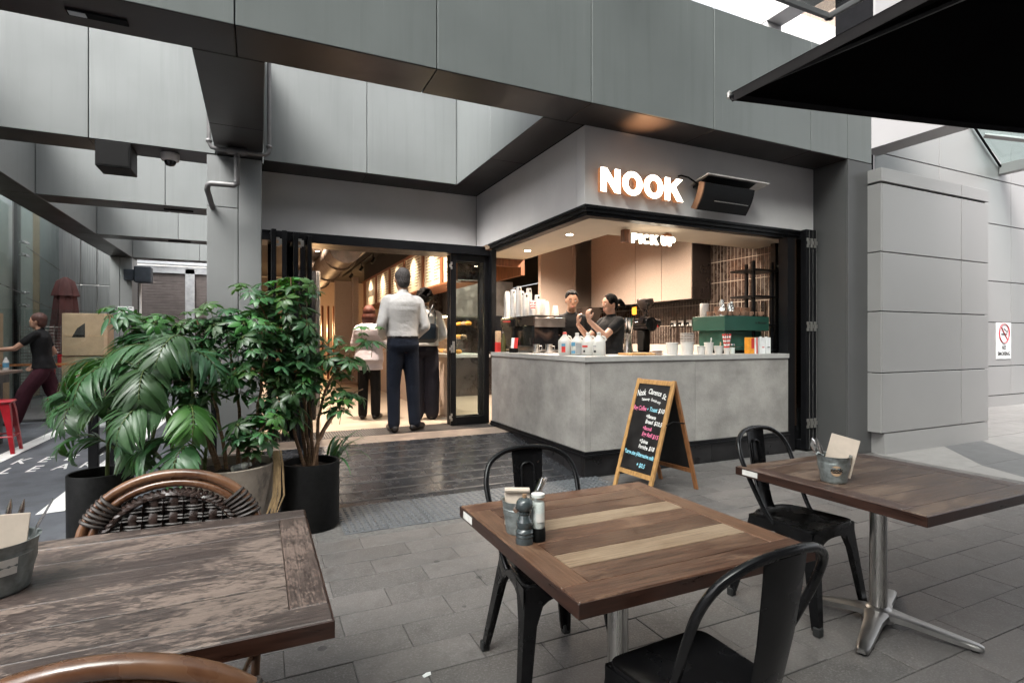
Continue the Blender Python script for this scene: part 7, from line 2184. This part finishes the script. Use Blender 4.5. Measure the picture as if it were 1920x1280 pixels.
for i, (x, w_, m, lab) in enumerate(((5.20, .085, 'orange', 'orange printed carton on the counter'), (5.275, .04, 'sign_white', 'slim white carton with an orange edge'), (5.385, .075, 'sign_white', 'white carton with a red mark, second from the right'), (5.475, .075, 'sign_white', 'white carton with a dark mark at the right end'))):
    c_ = thing('drink_carton', lab, 'carton', (x, 4.585, CT), R(-4), group='drink cartons at the right end of the counter')
    g = G(); g.box(-w_ / 2, w_ / 2, -.035, .035, 0, .19, c=.003); g.build('box', m, c_)
    if i == 0:
        g = G(); g.box(-.005, .035, -.037, -.0355, .06, .18); g.build('print', 'label_red', c_)
    elif i == 1:
        g = G(); g.box(.0, .018, -.037, -.0355, .0, .19); g.build('print', 'label_red', c_)
    else:
        g = G(); g.box(-.015, .02, -.037, -.0355, .07, .08); g.build('print', 'label_red' if i == 2 else 'ink', c_); g = G(); g.lathe([(.015, .19), (.015, .2)], 10); g.build('cap', 'sign_white', c_)
bd = thing('wooden_board', 'pale wooden board in front of the grinders', 'board', (3.72, 4.72, CT)); g = G(); g.box(-.2, .17, -.12, .12, 0, .022, c=.003); g.build('plank', 'pine', bd)
for k, (x, y, lab) in enumerate(((3.88, 4.62, 'small tan cup in front of the lids'), (3.93, 4.7, 'stack of spoons and cloths by the lids'))):
    t = thing('saucer_pile', lab, 'saucers', (x, y, CT)); 
    for q in range(4):
        g = G(); g.lathe([(.03, .012 * q), (.055, .012 * q + .01), (.054, .013 + .012 * q)], 16); g.build('saucer', 'cup_white' if q % 2 else 'ceramic_tan', t, True)
# back bench with grinders
bb = thing('back_bench', 'dark back bench carrying the grinders', 'bench', (5.1, 6.5, ZS)); 
g = G(); g.box(4.35, 6.0, 5.95, 8.5, 1.06, 1.10, c=.004); g.build('top', 'dark_steel', bb, world=True); g = G(); g.box(4.42, 6.0, 6.0, 8.5, ZS, 1.058); g.build('carcass', 'black_alu', bb, world=True)
g1 = thing('coffee_grinder', 'pale steel coffee grinder behind the ponytailed barista', 'grinder', (4.62, 6.12, 1.10))
g = G(); g.box(-.1, .1, -.1, .1, 0, .035, c=.01); g.build('base', 'steel', g1, True)
g = G(); g.lathe([(.075, .035), (.06, .12), (.05, .22), (.062, .3)], 20); g.build('body', 'steel', g1, True)
g = G(); g.lathe([(.05, .3), (.085, .44), (.09, .52)], 20); g.build('hopper', 'chrome', g1, True)
g2 = thing('coffee_grinder', 'large black shop grinder with a tall hopper', 'grinder', (4.98, 6.2, 1.10))
g = G(); g.box(-.13, .13, -.13, .15, 0, .05, c=.012); g.build('base', 'black_plastic', g2, True)
g = G(); g.box(-.06, .06, -.05, .12, .05, .36, c=.02); g.build('column', 'black_plastic', g2, True)
g = G(); g.tube([(0, -.14, .44), (0, .2, .44)], [.1, .09], 18); g.build('burr_housing', 'black_gloss', g2, True)
g = G(); g.tube([(-.12, -.05, .5), (.2, -.05, .46)], .055, 14); g.build('motor', 'black_gloss', g2, True)
g = G(); g.lathe([(.03, .52), (.03, .6), (.11, .72), (.12, .78), (.11, .8)], 20, (0, .0, 0)); g.build('hopper', 'dark_steel', g2, True)
g = G(); g.prism([(.1, .4), (.15, .4), (.125, .435)], 'y', -.112, -.108); g.build('red_badge', 'label_red', g2)
for x, y, lab in ((4.4, 6.3, 'clear coffee jar behind the barista\'s elbow'), (4.5, 6.55, 'second clear coffee jar on the back bench')):
    j = thing('coffee_jar', lab, 'jar', (x, y, 1.10)); g = G(); g.lathe([(.06, 0), (.065, .1), (.06, .3), (.065, .31)], 18); g.build('glass', 'glass_clear', j, True); g = G(); g.lathe([(.055, .004), (.058, .14)], 16); g.build('beans', 'leather', j)
for y, lab in ((7.987, 'left of the far pair'), (7.8, 'right of the far pair'), (6.78, 'leftmost near the green machine'), (6.61, 'middle one near the green machine'), (6.435, 'rightmost near the green machine')):
    s = thing('power_socket', 'white wall socket on the brown tiles, ' + lab, 'socket', (6.017, y, 1.58), group='power sockets on the tiled wall')
    g = G(); g.box(-.012, 0, -.058, .058, -.045, .045, c=.004); g.build('plate', 'plastic_white', s)
    g = G(); g.tube([(-.012, .01, -.005), (-.05, .01, -.005), (-.06, .01, -.04), (-.05, .02, -.3)], [.018, .016, .008, .005], 8); g.build('plug', 'black_plastic', s, True)
nt_ = thing('note', 'orange paper note stuck below the cabinets', 'note', (5.64, 7.3, 1.80)); g = G(); g.box(-.003, 0, -.06, .06, -.06, .06); g.build('paper', 'orange', nt_)
# cold drip tower
ctw = thing('cold_drip_tower', 'dark wooden cold drip tower with glass bulbs at the right end', 'drip tower', (5.62, 4.86, CT))
for x, y in ((-.18, -.12), (.14, -.12), (.0, .14)):
    g = G(); g.box(x - .018, x + .018, y - .018, y + .018, 0, 1.12, c=.003); g.build('post', 'black_alu', ctw)
for z in (.02, .33, .68, 1.0):
    g = G(); g.box(-.24, .2, -.17, .18, z, z + .022, c=.003); g.build('shelf', 'black_alu', ctw)
for x in (-.08, .08):
    g = G(); g.lathe([(.012, .72), (.05, .76), (.055, .88), (.03, .97)], 14, (x, -.05, 0)); g.build('upper_bulb', 'glass_clear', ctw, True)
    g = G(); g.lathe([(.012, .4), (.035, .44), (.035, .6), (.03, .64)], 14, (x, -.05, 0)); g.build('coffee_tube', 'glass_dark', ctw, True)
    g = G(); g.lathe([(.05, .05), (.06, .1), (.05, .2), (.02, .26)], 14, (x, -.05, 0)); g.build('flask', 'glass_clear', ctw, True)
    g = G(); g.tube([(x + .025 * math.cos(a * .8), -.05 + .025 * math.sin(a * .8), .27 + .0035 * a) for a in range(20)], .004, 5); g.build('coil', 'copper_trim', ctw, True)
# kitchen hood far left, tv
hd_ = thing('extractor_hood', 'brushed steel extractor hood in the rear kitchen', 'hood', (3.9, 10, 1.7)); g = G(); g.box(3.3, 4.5, 9.6, 10.35, 1.75, 2.45, c=.01); g.build('body', 'steel_cast', hd_, world=True)
scr = thing('order_screen', 'small black order screen behind the cup stacks', 'screen', (3.35, 7.9, 1.5)); g = G(); g.box(-.16, .16, -.02, .02, -.15, .2, c=.006); g.build('panel', 'black_gloss', scr); g = G(); g.box(-.02, .02, -.01, .03, -.39, -.15); g.build('stand', 'black_plastic', scr)
